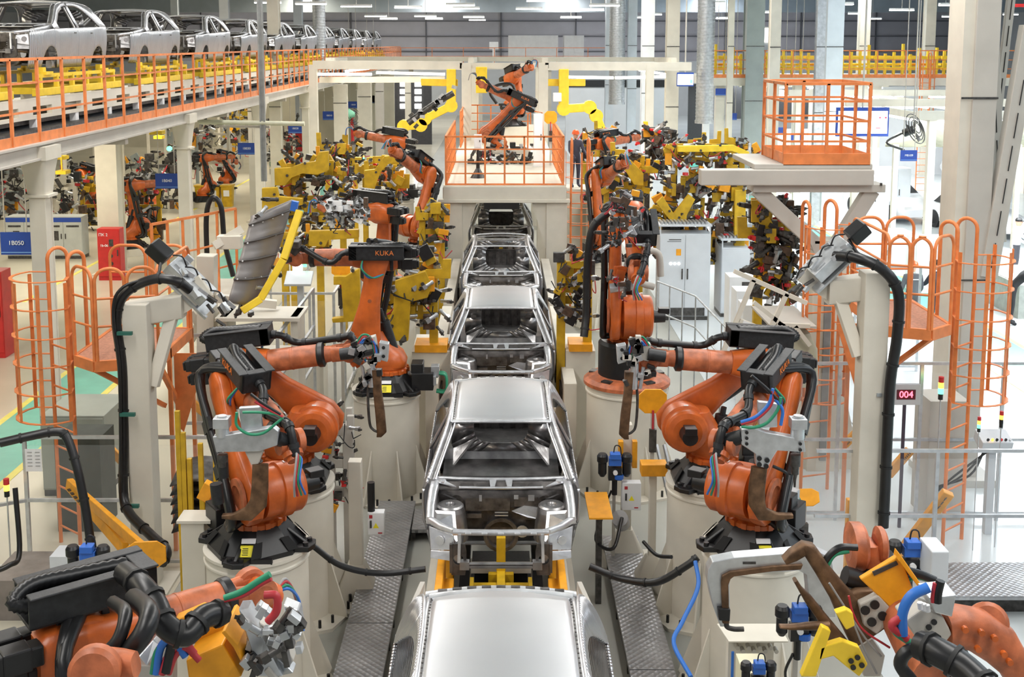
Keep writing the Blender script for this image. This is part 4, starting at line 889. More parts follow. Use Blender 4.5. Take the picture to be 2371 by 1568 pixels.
# orange stair railing behind the left platform
railing('guard_railing', 'orange stepped railing left of the ribbed grey panel', [tuple(W(355, 640, 20.5).xy), tuple(W(460, 600, 21.5).xy), tuple(W(548, 580, 22.5).xy)], 2.0, 1.55, (1, .6, .3), .45, .0)
a, b = W(345, 700, 20.2), W(560, 640, 22.7); t = T('stair_landing', 'cream landing under the stepped orange railing on the left', 'landing', (a.x, a.y, 0)); MB().bb(a.x, b.x, a.y, b.y + .6, 1.9, 2.0).done('deck', CRM, t)
for x in (a.x + .1, b.x - .1): MB().bb(x - .05, x + .05, 21, 21.1, 0, 1.9).done('support_leg', CRM, t)
tag(MB().tube([W(480, 620, 22), W(478, 500, 22), W(492, 458, 22), W(512, 480, 22), W(520, 560, 22), W(540, 640, 22)], .05, 10).done('supply_hose', HOS), 'black hose arching above the stepped orange railing', 'hose')
# ---------------------------------------------------------------- portal posts with grey heads
def portal(label, px, pytop, Y, s, py_in, px_in):
    a = W(px, pytop, Y); z = a.z; w = .30; t = T('portal_post', label, 'portal post', (a.x, Y, 0))
    MB().bb(a.x - w / 2, a.x + w / 2, Y - w / 2, Y + w / 2, 0, z).done('post', CRM, t, bevel=.012)
    b = W(px_in, py_in, Y + .5); a2 = V((a.x, Y, z - .15)); b2 = V((b.x, Y + .3, b.z - .15))
    mb = MB(); mb.loft([(a2 - X1 * s * .15, Y1, Z1, .14, .15), (b2, Y1, Z1, .13, .15)], 16, 12); mb.done('arm', CRM, t)
    m1 = V((a.x + s * .15, Y, z - 1.05)); m2 = a2.lerp(b2, .72) - Z1 * .12
    MB().bar(m1, m2, .14, .16, Y1).done('strut', CRM, t, bevel=.008)
    MB().bb(a.x - .32, a.x + .32, Y - .32, Y + .32, 0, .04).done('foot_plate', CRM, t)
    d = (m2 - m1); mb = MB(); mb.bar(b2 + V((-s * .30, 0, -.12)) , b2 + V((s * .28, 0, .26)), .30, .08, Y1); mb.done('mounting_plate', CRM, t)
    return t, a, b2
tp, pa, pb = portal('cream portal post at the left carrying a grey gripper head', 318, 700, 13.9, 1, 672, 435)
tp2, pc, pd = portal('cream portal post at the right with a grey head and thick black cable', 2025, 628, 13.8, -1, 640, 1905)
def changer_head(label, c, ax, up, L, col):
    """elongated clamp head along ax"""
    t = T('docking_clamp', label, 'clamp head', c); ax = V(ax).normalized(); sd = ax.cross(V(up)).normalized(); u = sd.cross(ax).normalized(); c = V(c)
    MB().bar(c - ax * L * .3, c + ax * L * .3, .30, .16, u).done('body', col, t, bevel=.01)
    MB().bar(c - ax * L * .62 - u * .01, c - ax * L * .36, .2, .18, u).done('cover', BLK, t, bevel=.02)
    mb = MB(); mb.bar(c - ax * L * .2 - u * .13, c + ax * L * .42 - u * .13, .34, .03, u); mb.bar(c - ax * L * .2 - u * .17 + sd * .1, c + ax * L * .45 - u * .17 + sd * .1, .04, .04, u); mb.done('slide_rail', STL, t)
    random.seed(int(L * 1000)); mb = MB()
    for k in range(12):
        p = c + ax * L * random.uniform(-.3, .5) + sd * random.uniform(-.16, .16) + u * random.uniform(.02, .14)
        mb.bar(p, p + ax * random.uniform(.05, .16) + sd * random.uniform(-.05, .05), random.uniform(.03, .07))
    mb.done('fitting', ALU, t)
    mb = MB()
    for k in range(6):
        p = c + ax * L * random.uniform(.2, .58) + sd * random.uniform(-.15, .15) + u * random.uniform(-.1, .1); mb.cyl(p, p + ax * .13 + u * random.uniform(-.04, .04), .022, n=8)
    mb.done('nozzle', DRK, t)
    mb = MB()
    for k in range(4):
        p = c + ax * L * (-.35 + k * .2) + u * .1; mb.tube([p, p + u * .08 + ax * .1, p + ax * .22 + u * .02], .01, 6)
    mb.done('small_hose', HOS, t); return t
changer_head('grey clamp head with black cover on the left portal arm', W(440, 655, 14.25) + Z1 * .03, (.75, 0, -.75), (.6, -.3, .6), 1.05, STL)
changer_head('silver clamp head with black cover on the right portal arm', W(1920, 598, 14.05), (-.72, 0, -.72), (-.6, -.3, .6), .95, ALU)
def cable(label, pts, r=.04, m=HOS, ties=True, group=None, name='supply_cable', n=10):
    t = T(name, label, 'cable', pts[0], group); P = cr([V(p) for p in pts], 6); MB().tube(P, r, n, smooth=False).done('sheath', m, t)
    if ties:
        mb = MB()
        for i in range(4, len(P) - 2, 6): d = (P[i + 1] - P[i]).normalized(); mb.cyl(P[i] - d * .012, P[i] + d * .012, r * 1.18, n=n)
        mb.done('cable_tie', mat('tie_black', (.008, .008, .008), .6, 0, 0), t, kind='stuff')
    return t
cable('thick black cable bundle running down the left portal post and curling at the floor', [W(440, 672, 13.85), W(405, 650, 13.75), W(350, 648, 13.75), W(290, 680, 13.75), W(270, 740, 13.75), W(283, 850, 13.75), W(287, 1000, 13.75), W(286, 1140, 13.65), W(300, 1190, 13.45), W(350, 1240, 13.05), W(385, 1275, 12.75), W(375, 1305, 12.55)], .06)
cable('second thinner black cable beside the left portal post', [W(372, 610, 14.05), W(360, 640, 13.85), W(285, 665, 13.65), W(262, 720, 13.65), W(276, 850, 13.65), W(279, 1000, 13.65), W(280, 1140, 13.60)], .02, ties=False)
cable('thick black cable arching over the right portal post and down its side', [W(1935, 592, 13.95), W(1985, 598, 13.65), W(2045, 625, 13.55), W(2080, 680, 13.55), W(2077, 780, 13.55), W(2062, 880, 13.55), W(2055, 1000, 13.55), W(2050, 1120, 13.55), W(2045, 1220, 13.55)], .065)
cable('thin black cable loop on the right portal head', [W(1965, 555, 14.05), W(1985, 585, 13.85), W(2010, 598, 13.75), W(2050, 628, 13.65)], .02, ties=False)
for px, py, s in ((283, 772, 1), (290, 960, 1), (299, 1172, 1), (2052, 914, -1)):
    g = W(px, py, 13.65); tag(MB().bar(g - X1 * .06, g + X1 * .12 * s, .05, .04).done('cable_bracket', mat('dark_green_bracket', (.02, .12, .09), .5, 0, 0) if s > 0 else STL), '%s bracket holding the cable %s' % ('dark green' if s > 0 else 'steel', {772: 'high on the left portal post', 960: 'halfway down the left portal post', 1172: 'low on the left portal post', 914: 'on the right portal post'}[py]), 'bracket')
# ---------------------------------------------------------------- tall right tower with cantilever platform and caged box
g = W(1915, 600, 18.0); x = g.x; YT = 18.0
t = T('cantilever_tower', 'warm grey steel tower with v shaped braces carrying the caged box platform', 'tower', (x, YT, 0))
zt = 4.62
MB().bb(x - .26, x + .26, YT - .2, YT + .2, 0, zt - .9).done('column', CRM, t, bevel=.01)
mb = MB(); mb.prism([(x - .32, YT - .22, zt - .95), (x + .32, YT - .22, zt - .95), (x + .14, YT - .22, zt - 1.4), (x - .14, YT - .22, zt - 1.4)], (0, .04, 0)); mb.done('gusset_plate', GRC, t)
for s, dx in ((-1, -1.15), (1, .62)):
    mb = MB(); mb.bar((x + s * .02, YT - .1, zt - 1.15), (x + dx, YT - .1, zt - .12), .22, .2, Y1); mb.done('diagonal', GRC, t, bevel=.01)
MB().bb(x - 1.25, x + .78, YT - .28, YT + .2, zt - .14, zt - .02).done('support_beam', GRC, t, bevel=.01)
bx0, bx1 = W(1618, 405, 17.8).x, W(2015, 405, 17.8).x
mb = MB(); mb.bb(bx0, bx1, 17.6, 17.85, zt - .02, zt + .22); mb.done('main_beam', GRC, t, bevel=.015)
mb = MB(); mb.bb(W(1740, 380, 17.9).x, bx1, 17.7, 19.4, zt + .22, zt + .30); mb.done('deck', GRC, t, bevel=.01)
mb = MB()
for k in range(4): mb.cyl((x - 1.1 + k * .6, YT - .3, zt - .03), (x - 1.1 + k * .6, YT - .3, zt + .01), .02, n=8)
mb.done('bolt', DRK, t, each=True)
for s in (-1, 1):
    mb = MB(); mb.prism([(x + s * .26, YT - .1, 1.6), (x + s * .62, YT - .1, 0), (x + s * .26, YT - .1, 0)], (0, .04, 0)); mb.done('foot_gusset', CRM, t)
MB().bb(x - .08, x + .02, YT - .26, YT - .2, .2, 3.3).done('cable_duct', mat('dull_grey_steel', (.28, .29, .29), .5, .4, .1, 6), t)
ax0, ax1 = W(1817, 375, 17.7).x, W(2012, 375, 17.7).x
t = railing('platform_cage', 'orange caged box with tall railings on top of the right tower', [(ax0, 17.75), (ax1, 17.75), (ax1, 19.2), (ax0, 19.2), (ax0, 17.75)], zt + .30, 1.22, (1, .78, .53, .28), .62, .16)
MB().bb(ax0 - .02, ax1 + .02, 17.70, 17.74, zt + .28, zt + .46).done('front_kick_plate', RAIL, t)
# ---------------------------------------------------------------- walkway plates beside the line
def tread(name, label, x0, x1, y0, y1, z=.17, m=None, group=None):
    t = T(name, label, 'walkway plate', ((x0 + x1) / 2, y0, 0), group)
    MB().bb(x0, x1, y0, y1, z - .05, z).done('tread_plate', TRD, t)
    mb = MB()
    for x in (x0 + .03, x1 - .03): mb.bb(x - .02, x + .02, y0, y1, z - .13, z - .05)
    y = y0 + .2
    while y < y1: mb.bb(x0, x1, y, y + .06, 0.0, z - .05); y += 1.2
    mb.done('support_frame', DRK, t); return t
TRD = mat('tread_plate_aluminium', (.42, .42, .43), .38, .75, .12, 3)
nt = TRD.node_tree; tc = nt.nodes.new('ShaderNodeTexCoord'); mp = nt.nodes.new('ShaderNodeMapping'); mp.inputs['Rotation'].default_value = (0, 0, .785); mp.inputs['Scale'].default_value = (16, 16, 16)
vo = nt.nodes.new('ShaderNodeTexVoronoi'); vo.inputs['Randomness'].default_value = 0.0; vo.inputs['Scale'].default_value = 1; bp = nt.nodes.new('ShaderNodeBump'); bp.inputs['Strength'].default_value = .8; bp.inputs['Distance'].default_value = .02
nt.links.new(tc.outputs['Object'], mp.inputs['Vector']); nt.links.new(mp.outputs['Vector'], vo.inputs['Vector']); nt.links.new(vo.outputs['Distance'], bp.inputs['Height']); nt.links.new(bp.outputs['Normal'], nt.nodes['Principled BSDF'].inputs['Normal'])
tread('walkway_plate', 'long diamond plate walkway left of the line, front stretch', -1.76, -1.24, 8.5, 12.6)
tread('walkway_plate', 'diamond plate walkway left of the line, rear stretch to the tall pedestal', -1.76, -1.24, 12.62, 16.2)
tread('walkway_plate', 'short cross plate joining the left walkway and the line', -1.22, -.95, 15.2, 15.9)
tread('walkway_plate', 'bright diamond plate walkway right of the line, front stretch', 1.36, 1.84, 8.5, 11.6)
tread('walkway_plate', 'diamond plate walkway right of the line, rear stretch', 1.36, 1.84, 11.62, 15.0)
tread('walkway_plate', 'small grey plate left of the left walkway near the bottom edge', -2.0, -1.78, 10.6, 11.3)
tread('walkway_plate', 'diamond plate step behind the glass fence at the right edge', 5.3, 7.4, 13.0, 13.9, .3)
tread('walkway_plate', 'lower diamond plate step at the right edge', 6.0, 7.6, 11.2, 11.9, .3)
# cream housing strips along the line
for s, w_ in ((-1, 'left'), (1, 'right')):
    for y0, y1, k in ((17.6, 23.0, 'beside the third car body'), (23.3, 28.2, 'beside the roofless car body')):
        t = T('line_housing', 'cream side housing %s of the line, %s' % (w_, k), 'housing', (s * 1.05, y0, 0)); MB().bb(s * .98, s * 1.18, y0, y1, 0, 1.5).done('panel', CRM, t, bevel=.01)
        for y in (y0 + .4, y0 + 2.4, y0 + 4.2): MB().bb(s * .95, s * .975, y, y + .5, .8, 1.3).done('hatch', DRK, t)
# ---------------------------------------------------------------- aluminium fences with clear panels
GLS = bpy.data.materials.new('clear_panel'); GLS.use_nodes = True; b_ = GLS.node_tree.nodes['Principled BSDF']; b_.inputs['Base Color'].default_value = (.93, .97, .97, 1); b_.inputs['Roughness'].default_value = .05; b_.inputs['Alpha'].default_value = .05; b_.inputs['IOR'].default_value = 1.3
def fence(label, pts, h, n, rails=(1, .52, .05), glass=True, w=.045, lamp=None):
    t = T('safety_fence', label, 'fence', (*pts[0][:2], 0))
    for a, b in zip(pts, pts[1:]):
        a = V((*a, 0)); b = V((*b, 0))
        for i in range(0 if (a.x, a.y) == tuple(pts[0]) else 1, n + 1): p = a + (b - a) * (i / n); MB().bar(p, p + Z1 * h, w, w, Y1).done('post', ALU, t)
        for r in rails: MB().bar(a + Z1 * h * r, b + Z1 * h * r, w * .9, w * .9).done('rail', ALU, t)
        if glass: MB().bar(a + Z1 * h * .5, b + Z1 * h * .5, .006, h * .88).done('clear_panel', GLS, t)
    return t
fence('clear panelled aluminium fence at the left behind the bottom left robot', [(-7.6, 13.6), (-6.1, 14.4), (-2.9, 14.4)], 1.75, 2)
fence('clear panelled aluminium fence across the bottom right corner', [(3.9, 13.9), (6.9, 13.9), (7.0, 12.2)], 1.75, 2)
fence('aluminium fence behind the right portal post', [(3.6, 15.9), (8.2, 15.9)], 2.3, 4)
fence('tall aluminium fence frame between the left portal post and the robot row', [(-4.6, 16.3), (-3.2, 16.3), (-3.2, 19.5)], 2.6, 2, (1, .75, .5, .25, .04))
fence('aluminium fence left of the ribbed panel with a green signal lamp', [(-4.3, 20.5), (-3.0, 20.5), (-3.0, 24.5)], 2.3, 3, (1, .5, .04))
fence('aluminium fence deep on the right by the white cabinets', [(6.2, 19.2), (6.2, 23.5), (8.6, 23.5)], 2.2, 3)
fence('long clear fence on the right before the bright assembly hall', [(7.2, 22), (7.6, 33), (8.2, 46)], 2.4, 8, (1, .66, .33, .04))
fence('long aluminium fence on the left between the line and the cells under the mezzanine', [(-5.6, 26), (-5.9, 46)], 2.2, 10, (1, .5, .04))
def stair_rail(label, pts, h):
    t = T('stair_railing', label, 'railing', pts[0]); P = [V(p) for p in pts]
    for f in (1, .5): MB().tube([p + Z1 * h * f for p in P], .018, 8, smooth=False).done('rail', STL, t)
    for a, b in zip(P, P[1:]):
        for k in range(3): p = a + (b - a) * (k / 3); MB().cyl((p.x, p.y, 0), p + Z1 * h, .015, n=8).done('post', STL, t)
    return t
a, b, c, d = W(1520, 790, 22.5), W(1608, 830, 21.5), W(1700, 940, 19.5), W(1720, 960, 19)
stair_rail('thin steel stair railing running down before the white cabinets', [a, b, c], 1.2)
# ---------------------------------------------------------------- cabinets and boxes
def cabinet(label, px, py, w, d, h, m, ndoor=2, top=True, z=0, name='electrical_cabinet', cat='cabinet', lamps=0, base=True):
    g = Gz(px, py, z); x, y = g.x, g.y + d / 2; t = T(name, label, cat, (x, y, z))
    MB().bb(x - w / 2, x + w / 2, y - d / 2, y + d / 2, z + (.1 if base else 0), z + h).done('body', m, t, bevel=.01)
    if base: MB().bb(x - w / 2 + .01, x + w / 2 - .01, y - d / 2 + .01, y + d / 2 - .01, z, z + .1).done('plinth', DRK, t)
    for k in range(ndoor):
        x0 = x - w / 2 + w * k / ndoor; dr = MB().bb(x0 + .012, x0 + w / ndoor - .012, y - d / 2 - .02, y - d / 2, z + .13, z + h - .04).done('door', m, t, bevel=.004)
        MB().bb(x0 + (.05 if k % 2 else w / ndoor - .08), x0 + (.08 if k % 2 else w / ndoor - .05), y - d / 2 - .04, y - d / 2 - .02, z + h * .48, z + h * .60).done('handle', DRK, dr)
    if top:
        mb = MB(); mb.bb(x - w / 2 - .02, x + w / 2 + .02, y - d / 2 - .02, y + d / 2 + .02, z + h + .18, z + h + .22)
        for sx in (-1, 1):
            for sy in (-1, 1): mb.bar((x + sx * (w / 2 - .02), y + sy * (d / 2 - .02), z + h), (x + sx * (w / 2 - .02), y + sy * (d / 2 - .02), z + h + .2), .03, .03, Y1)
        mb.done('roof_frame', LGR, t)
        mb = MB()
        for k in range(int(w / .09)): mb.bb(x - w / 2 + .04 + k * .09, x - w / 2 + .09 + k * .09, y - d / 2 + .05, y + d / 2 - .05, z + h + .22, z + h + .28)
        mb.done('cable_gland_row', STL, t, kind='stuff')
    for k in range(lamps): MB().lathe((x - w * .28 + k * .1, y - d / 2 - .02, z + h * .66), -Y1, [(.035, 0), (.035, .02), (.02, .03)], 12).done('indicator_lamp', mat('white_indicator', (1, 1, 1), .4, 0, 0, emit=(1, 1, 1), es=2), t)
    return t, x, y - d / 2 - .021
t, x, y = cabinet('tall light grey double door cabinet behind the large right robot', 1583, 742, 1.25, .6, 2.15, LGR, lamps=3)
MB().bb(x - .22, x - .10, y - .003, y, 1.62, 1.78).done('warning_plate', AMB, t); mb = MB(); mb.bb(x - .40, x - .1, y - .002, y, 2.0, 2.02); mb.bb(x - .44, x - .1, y - .002, y, 1.96, 1.972); mb.done('type_lettering', DRK, t); MB().bb(x - .5, x + .5, y - .01, y + .01, .12, .32).done('vent_grille', DRK, t)
cabinet('light grey cabinet with open roof frame, right of the tall double door one', 1700, 735, .7, .9, 1.75, LGR, 1)
cabinet('small light grey cabinet behind the right robot row', 1740, 700, .8, .6, 2.0, LGR, 1)
cabinet('long low cream machine cabinet below the tilted cream frame', 1800, 870, 1.0, 1.6, .95, CRM, 2, False)
for k in range(3):
    g = W(1760 - k * 18, 700 - k * 32, 20.5 + k * 1.3); t = T('drive_unit', 'white drive unit with grille, %s of the stepped row behind the tilted frame' % ('nearest', 'middle', 'farthest')[k], 'drive unit', g)
    MB().bb(g.x - .35, g.x + .45, g.y - .25, g.y + .25, 0, g.z).done('housing', WHT, t, bevel=.01); MB().bb(g.x - .1, g.x + .35, g.y - .262, g.y - .25, g.z - .35, g.z - .1).done('vent_grille', DRK, t)
cabinet('grey machine cabinet with open dark side behind the left orange cage ladder', 175, 1150, .95, 1.1, 1.25, mat('grey_green_machine', (.34, .36, .31), .5, 0, .05, 3), 1, False)
t, x, y = cabinet('red hose cabinet standing on the warm floor, left of centre column', 255, 650, .64, .4, 1.5, RED, 1, False, base=False, name='red_cabinet')
text(t, 'ПК 2', (x - .14, y - .004, 1.33), .12, LET); text(t, '1b-06', (x - .12, y - .004, 1.02), .10, LET)
MB().bb(x + .02, x + .14, y - .01, y, 1.0, 1.2).done('window', DRK, t); 
for z in (.5, .72): MB().lathe((x + .06, y, z), -Y1, [(.06, 0), (.06, .01)], 12).done('vent_hole', DRK, t)
cabinet('small red hose cabinet far left, behind the fourth mezzanine column', 688, 375, 1.0, .5, 2.3, RED, 1, False, base=False, name='red_cabinet')
cabinet('red cabinet cut off by the left edge', -14, 830, .5, .5, 1.9, RED, 1, False, base=False, name='red_cabinet')
for k, px in enumerate((60, 150)):
    t, x, y = cabinet('grey tool cabinet with dark blue band under the mezzanine, %s' % ('left one' if not k else 'right one'), px, 600, 1.15, .6, 1.35, mat('tool_cabinet_grey', (.46, .48, .46), .5, 0, .05, 3), 2, False)
    MB().bb(x - .57, x + .57, y - .008, y, 1.18, 1.32).done('header_band', SGN, t); MB().bb(x - .5, x - .1, y - .008, y, 1.02, 1.08).done('drawer_slot', DRK, t); MB().bb(x + .1, x + .5, y - .008, y, 1.02, 1.08).done('drawer_slot', DRK, t); MB().bb(x - .35, x - .15, y - .008, y, .6, .9).done('notice', DRK, t)
for k in range(3):
    g = Gz(468 + 30 * k, 478); t = T('waste_bin', 'yellow waste bin with grey label, %s of three' % ('left', 'middle', 'right')[k], 'bin', g)
    mb = MB(); mb.loft([(g + Z1 * 0, X1, Y1, .2, .2), (g + Z1 * .85, X1, Y1, .25, .24)], 16, 8); mb.done('bin_body', YEL, t); MB().bb(g.x - .26, g.x + .26, g.y - .26, g.y + .26, .85, .92).done('lid', BLK if k == 1 else YEL, t, bevel=.01); MB().bb(g.x - .12, g.x + .12, g.y - .245, g.y - .22, .45, .7).done('label_plate', CLW, t)
for x0, x1, lb in ((1177, 1292, 'big white cabinet block on the far upper walkway'), (1306, 1352, 'smaller white cabinet block on the far upper walkway, to the right')):
    a, b = W(x0, 82, 87), W(x1, 130, 87); t = T('white_cabinet', lb, 'cabinet', ((a.x + b.x) / 2, 87, ZM)); MB().bb(a.x, b.x, 87, 88.5, ZM, a.z).done('body', WHT, t); n = max(2, round((b.x - a.x) / .8))
    for k in range(n): MB().bb(a.x + (b.x - a.x) * k / n + .03, a.x + (b.x - a.x) * (k + 1) / n - .03, 86.97, 87, ZM + .1, a.z - .05).done('door', WHT, t)
a, b = W(1133, 97, 84.6), W(1154, 114, 84.6); t = T('signal_box', 'small white box on a post on the far upper railing', 'box', (a.x, 84, ZM)); MB().bb(a.x, b.x, 84.5, 84.7, b.z, a.z).done('box', WHT, t); MB().bb((a.x + b.x) / 2 - .1, (a.x + b.x) / 2 + .1, 84.5, 84.7, ZM, b.z).done('post', WHT, t)
# ---------------------------------------------------------------- hanging blue station signs
def station_sign(label, x0, x1, y0, y1, Y, s, top=None, m=SGN):
    a, b = W(x0, y0, Y), W(x1, y1, Y); t = T('station_sign', label, 'sign', ((a.x + b.x) / 2, Y, a.z)); MB().bb(a.x, b.x, Y, Y + .03, b.z, a.z).done('board', m, t)
    w = b.x - a.x; h = a.z - b.z; MB().bb(a.x + w * .01, b.x - w * .01, Y - .004, Y, b.z + h * .09, b.z + h * .12).done('light_line', mat('sign_line_blue', (.25, .5, .9), .5, 0, 0), t)
    if s: text(t, s, ((a.x + b.x) / 2, Y - .005, (a.z + b.z) / 2 + h * .02), h * .27, LET)
    for q in (.15, .85): MB().cyl((a.x + w * q, Y + .015, a.z), (a.x + w * q, Y + .015, top or ZM - .02), .012, n=6).done('hanger_rod', GRC, t)
station_sign('blue hanging station sign reading 1B050 at the left edge', 0, 75, 538, 590, 21, '1B050')
station_sign('blue hanging station sign reading 1B040, left of the second mezzanine column', 359, 413, 402, 437, 29, '1B040')
station_sign('blue hanging station sign between the third column and the grey pole', 550, 592, 331, 358, 37, '1B030')
station_sign('small blue hanging sign left of the fourth mezzanine column', 667, 700, 287, 309, 46, '1B020')
station_sign('small blue hanging sign right of the fourth mezzanine column', 747, 777, 258, 278, 56, '1B010')
station_sign('tiny blue hanging sign left of the cream column near the glazed doors', 806, 830, 235, 251, 66, '1B000', 9)
station_sign('tiny blue sign in front of the dark glazed doors', 848, 870, 221, 239, 70, '', 9)
station_sign('blue hanging sign over the bright assembly hall on the right', 2086, 2123, 348, 373, 30, 'MB109', 8)
for x, y, k in ((1832, 313, 'behind the orange cage box'), (1682, 262, 'right of the grey green column top'), (1795, 295, 'left of the orange cage box'), (1657, 205, 'beside the silver spiral duct')):
    station_sign('tiny blue sign on the right, %s' % k, x, x + 24, y, y + 16, 52, '', 9)
# display screens
def screen(label, x0, x1, y0, y1, Y, es=1.6):
    a, b = W(x0, y0, Y), W(x1, y1, Y); t = T('display_screen', label, 'screen', ((a.x + b.x) / 2, Y, a.z)); MB().bb(a.x, b.x, Y, Y + .12, b.z, a.z).done('bezel', SGN, t, bevel=.01); w, h = b.x - a.x, a.z - b.z
    MB().bb(a.x + w * .03, b.x - w * .03, Y - .006, Y, b.z + h * .10, a.z - h * .12).done('panel', mat('lit_screen_white', (1, 1, 1), .4, 0, 0, emit=(.93, .97, 1), es=es), t)
    MB().cyl(((a.x + b.x) / 2, Y + .06, a.z), ((a.x + b.x) / 2, Y + .06, 9.5), .03, n=8).done('hanger_rod', GRC, t); return t, a, b, w, h
t, a, b, w, h = screen('large white hanging screen with blue frame, behind the orange caged box', 1938, 2057, 249, 316, 36, 1.3)
RD = mat('screen_red', (1, .05, .1), .4, 0, 0, emit=(1, .05, .1), es=1)
for q, r in ((.83, .62), (.94, .62)): MB().bb(a.x + w * q - .04, a.x + w * q + .02, 35.985, 35.993, b.z + h * r, b.z + h * r + .05).done('red_mark', RD, t)
MB().bb(a.x + w * .75, a.x + w * .84, 35.985, 35.993, b.z + h * .28, b.z + h * .31).done('red_mark', RD, t)
t, a, b, w, h = screen('small lit screen at the right end of the gantry', 1568, 1606, 168, 200, 44, 1.6)
MB().bb(b.x - .14, b.x - .05, 43.985, 43.993, b.z + .12, b.z + .25).done('green_mark', LGREEN, t)
# red numeric counter
g = W(2098, 914, 15.6); t = T('counter_display', 'small grey counter display showing a red 004 behind the right portal post', 'display', g)
MB().bb(g.x - .20, g.x + .20, g.y, g.y + .08, g.z - .15, g.z + .14).done('housing', LGR, t, bevel=.008); MB().bb(g.x - .13, g.x + .13, g.y - .004, g.y, g.z - .07, g.z + .07).done('dark_window', mat('deep_red_window', (.10, .0, .01), .3, 0, 0), t)
text(t, '004', (g.x, g.y - .008, g.z), .13, mat('red_led', (1, .1, .15), .4, 0, 0, emit=(1, .08, .12), es=5)); MB().bb(g.x - .02, g.x + .02, g.y + .03, g.y + .06, 0, g.z - .15).done('stand_pipe', mat('dark_violet_pipe', (.06, .045, .07), .5, 0, 0), t)
# ---------------------------------------------------------------- amber paddles, swing arms, columns
def paddle(label, px, py, Y, w, h, tilt=0.0, post=None, arm=None, lean=0):
    c = W(px, py, Y); t = T('amber_paddle', label, 'paddle', c); R = Matrix.Rotation(lean, 3, 'X') @ Matrix.Rotation(tilt, 3, 'Z')
    k = .22; P = [V((a * w / 2, 0, b * h / 2)) for a, b in ((-1, 1 - k * 2), (-1 + k * 2, 1), (1 - k * 2, 1), (1, 1 - k * 2), (1, -1 + k * 2), (1 - k * 2, -1), (-1 + k * 2, -1), (-1, -1 + k * 2))]
    mb = MB(); mb.prism([c + R @ p for p in P], R @ V((0, .03, 0))); mb.done('plate', AMB, t, bevel=.006)
    if post: MB().bar(c - Z1 * h / 2, V((c.x, c.y + .05, post if post > 3 else 0)), .05, .05, Y1).done('post', GRC, t); mb = MB(); mb.bar(c - Z1 * h * .35 - Y1 * .02, c - Z1 * (h * .5 + .25) - Y1 * .02, .025); mb.done('red_lever', CR, t); MB().bar(c - Z1 * (h * .5 + .2) - Y1 * .03, c - Z1 * (h * .5 + .5) - Y1 * .03, .09, .06, Y1).done('sensor_body', DRK, t)
    if arm: MB().bar(c + R @ V((0, .03, h * .1)), arm, .13, .06, Y1).done('swing_arm', AMB, t, bevel=.008)
    return t
paddle('amber octagonal paddle on a post before the right pedestal, red lever hanging', 1512, 930, 14.6, .36, .32, post=.9)
paddle('amber octagonal paddle lying before the left fence at the end of a long amber arm', 338, 1286, 12.0, .42, .30, .1, arm=W(160, 1120, 14.0))
paddle('amber plate tilted up behind the front right robot base', 1862, 1152, 13.0, .34, .2, -.3, lean=-.5, arm=None, post=.3)
paddle('amber paddle with a red stripe left of the panel lifting robot', 789, 625, 19.5, .32, .22, post=1.5)
paddle('amber octagonal plate above the right corner of the raised platform', 1275, 272, 33, .36, .36, post=3.3)
def swing_arm(label, a, b, w=.13):
    t = T('swing_arm', label, 'swing arm', tuple(b)); MB().bar(a, b, w, w * .6, Y1).done('profile', AMB, t, bevel=.01); d = V(b) - V(a); mb = MB()
    for k in range(5): mb.bar(V(a) + d * (.06 + k * .06) - Y1 * w * .32, V(a) + d * (.09 + k * .06) - Y1 * w * .32, w * .7, .01, Z1)
    mb.done('slot', DRK, t); return t
swing_arm('yellow diagonal bar crossing the right cage ladder down to the floor', W(2196, 1140, 14.2), Gz(2080, 1290, .05), .15)
swing_arm('yellow slotted bar behind the right portal post, upper end', W(2107, 1042, 16.2), W(2056, 1100, 16.2), .13)
swing_arm('yellow slotted bar standing off the left fence', W(405, 900, 17), W(484, 965, 17), .12)
swing_arm('yellow slotted bar behind the left orange ladder', W(245, 1030, 16.5), W(300, 1085, 16.5), .12)
swing_arm('small amber plate with a green lamp beside the right portal foot', W(1975, 1155, 14.2), V((W(1975, 1155, 14.2).x, 14.2, .0)), .16)
swing_arm('amber slotted bar seen between the right fence posts', W(1955, 1030, 17), W(1985, 1000, 17), .12)
t = swing_arm('long amber swing arm running down to the amber paddle at the left', W(160, 1120, 14.0), W(290, 1270, 12.6), .14)
# tapered cream sensor columns
def sensor_post(label, px, py0, py1, Y, w=.16, fm=CRM):
    a = W(px, py0, Y); b = W(px, py1, Y); t = T('sensor_post', label, 'post', (a.x, Y, 0)); MB().bb(a.x - w / 2, a.x + w / 2, Y - w / 2, Y + w / 2, .3, a.z).done('post', fm, t, bevel=.01)
    mb = MB(); mb.loft([(V((a.x, Y, .02)), X1, Y1, .28, .2), (V((a.x, Y, .45)), X1, Y1, w / 2 + .02, w / 2 + .02)], 16, 8); mb.bb(a.x - .34, a.x + .34, Y - .28, Y + .28, 0, .03); mb.done('tapered_foot', fm, t); return t, a.x, a.z
t, x, z = sensor_post('cream post on a tapered foot left of the line, white control box on it', 822, 1065, 1290, 13.6)
def ctrl_box(t, c, w=.2, h=.28):
    c = V(c); MB().box(c, (w, .13, h)).done('control_box', WHT, t, bevel=.008)
    mb = MB(); mb.prism([c + V((-.035, -.068, -.05)), c + V((.035, -.068, -.05)), c + V((0, -.068, .015))], (0, .003, 0)); mb.done('hazard_triangle', CLE, t)
    mb = MB(); mb.box(c + V((-w * .3, -.067, h * .33)), (.04, .004, .04)); mb.box(c + V((w * .25, -.067, -h * .4)), (.05, .004, .015)); mb.done('red_print', CR, t); MB().box(c + V((-w * .3, -.07, .0)), (.02, .02, .09)).done('switch', DRK, t)
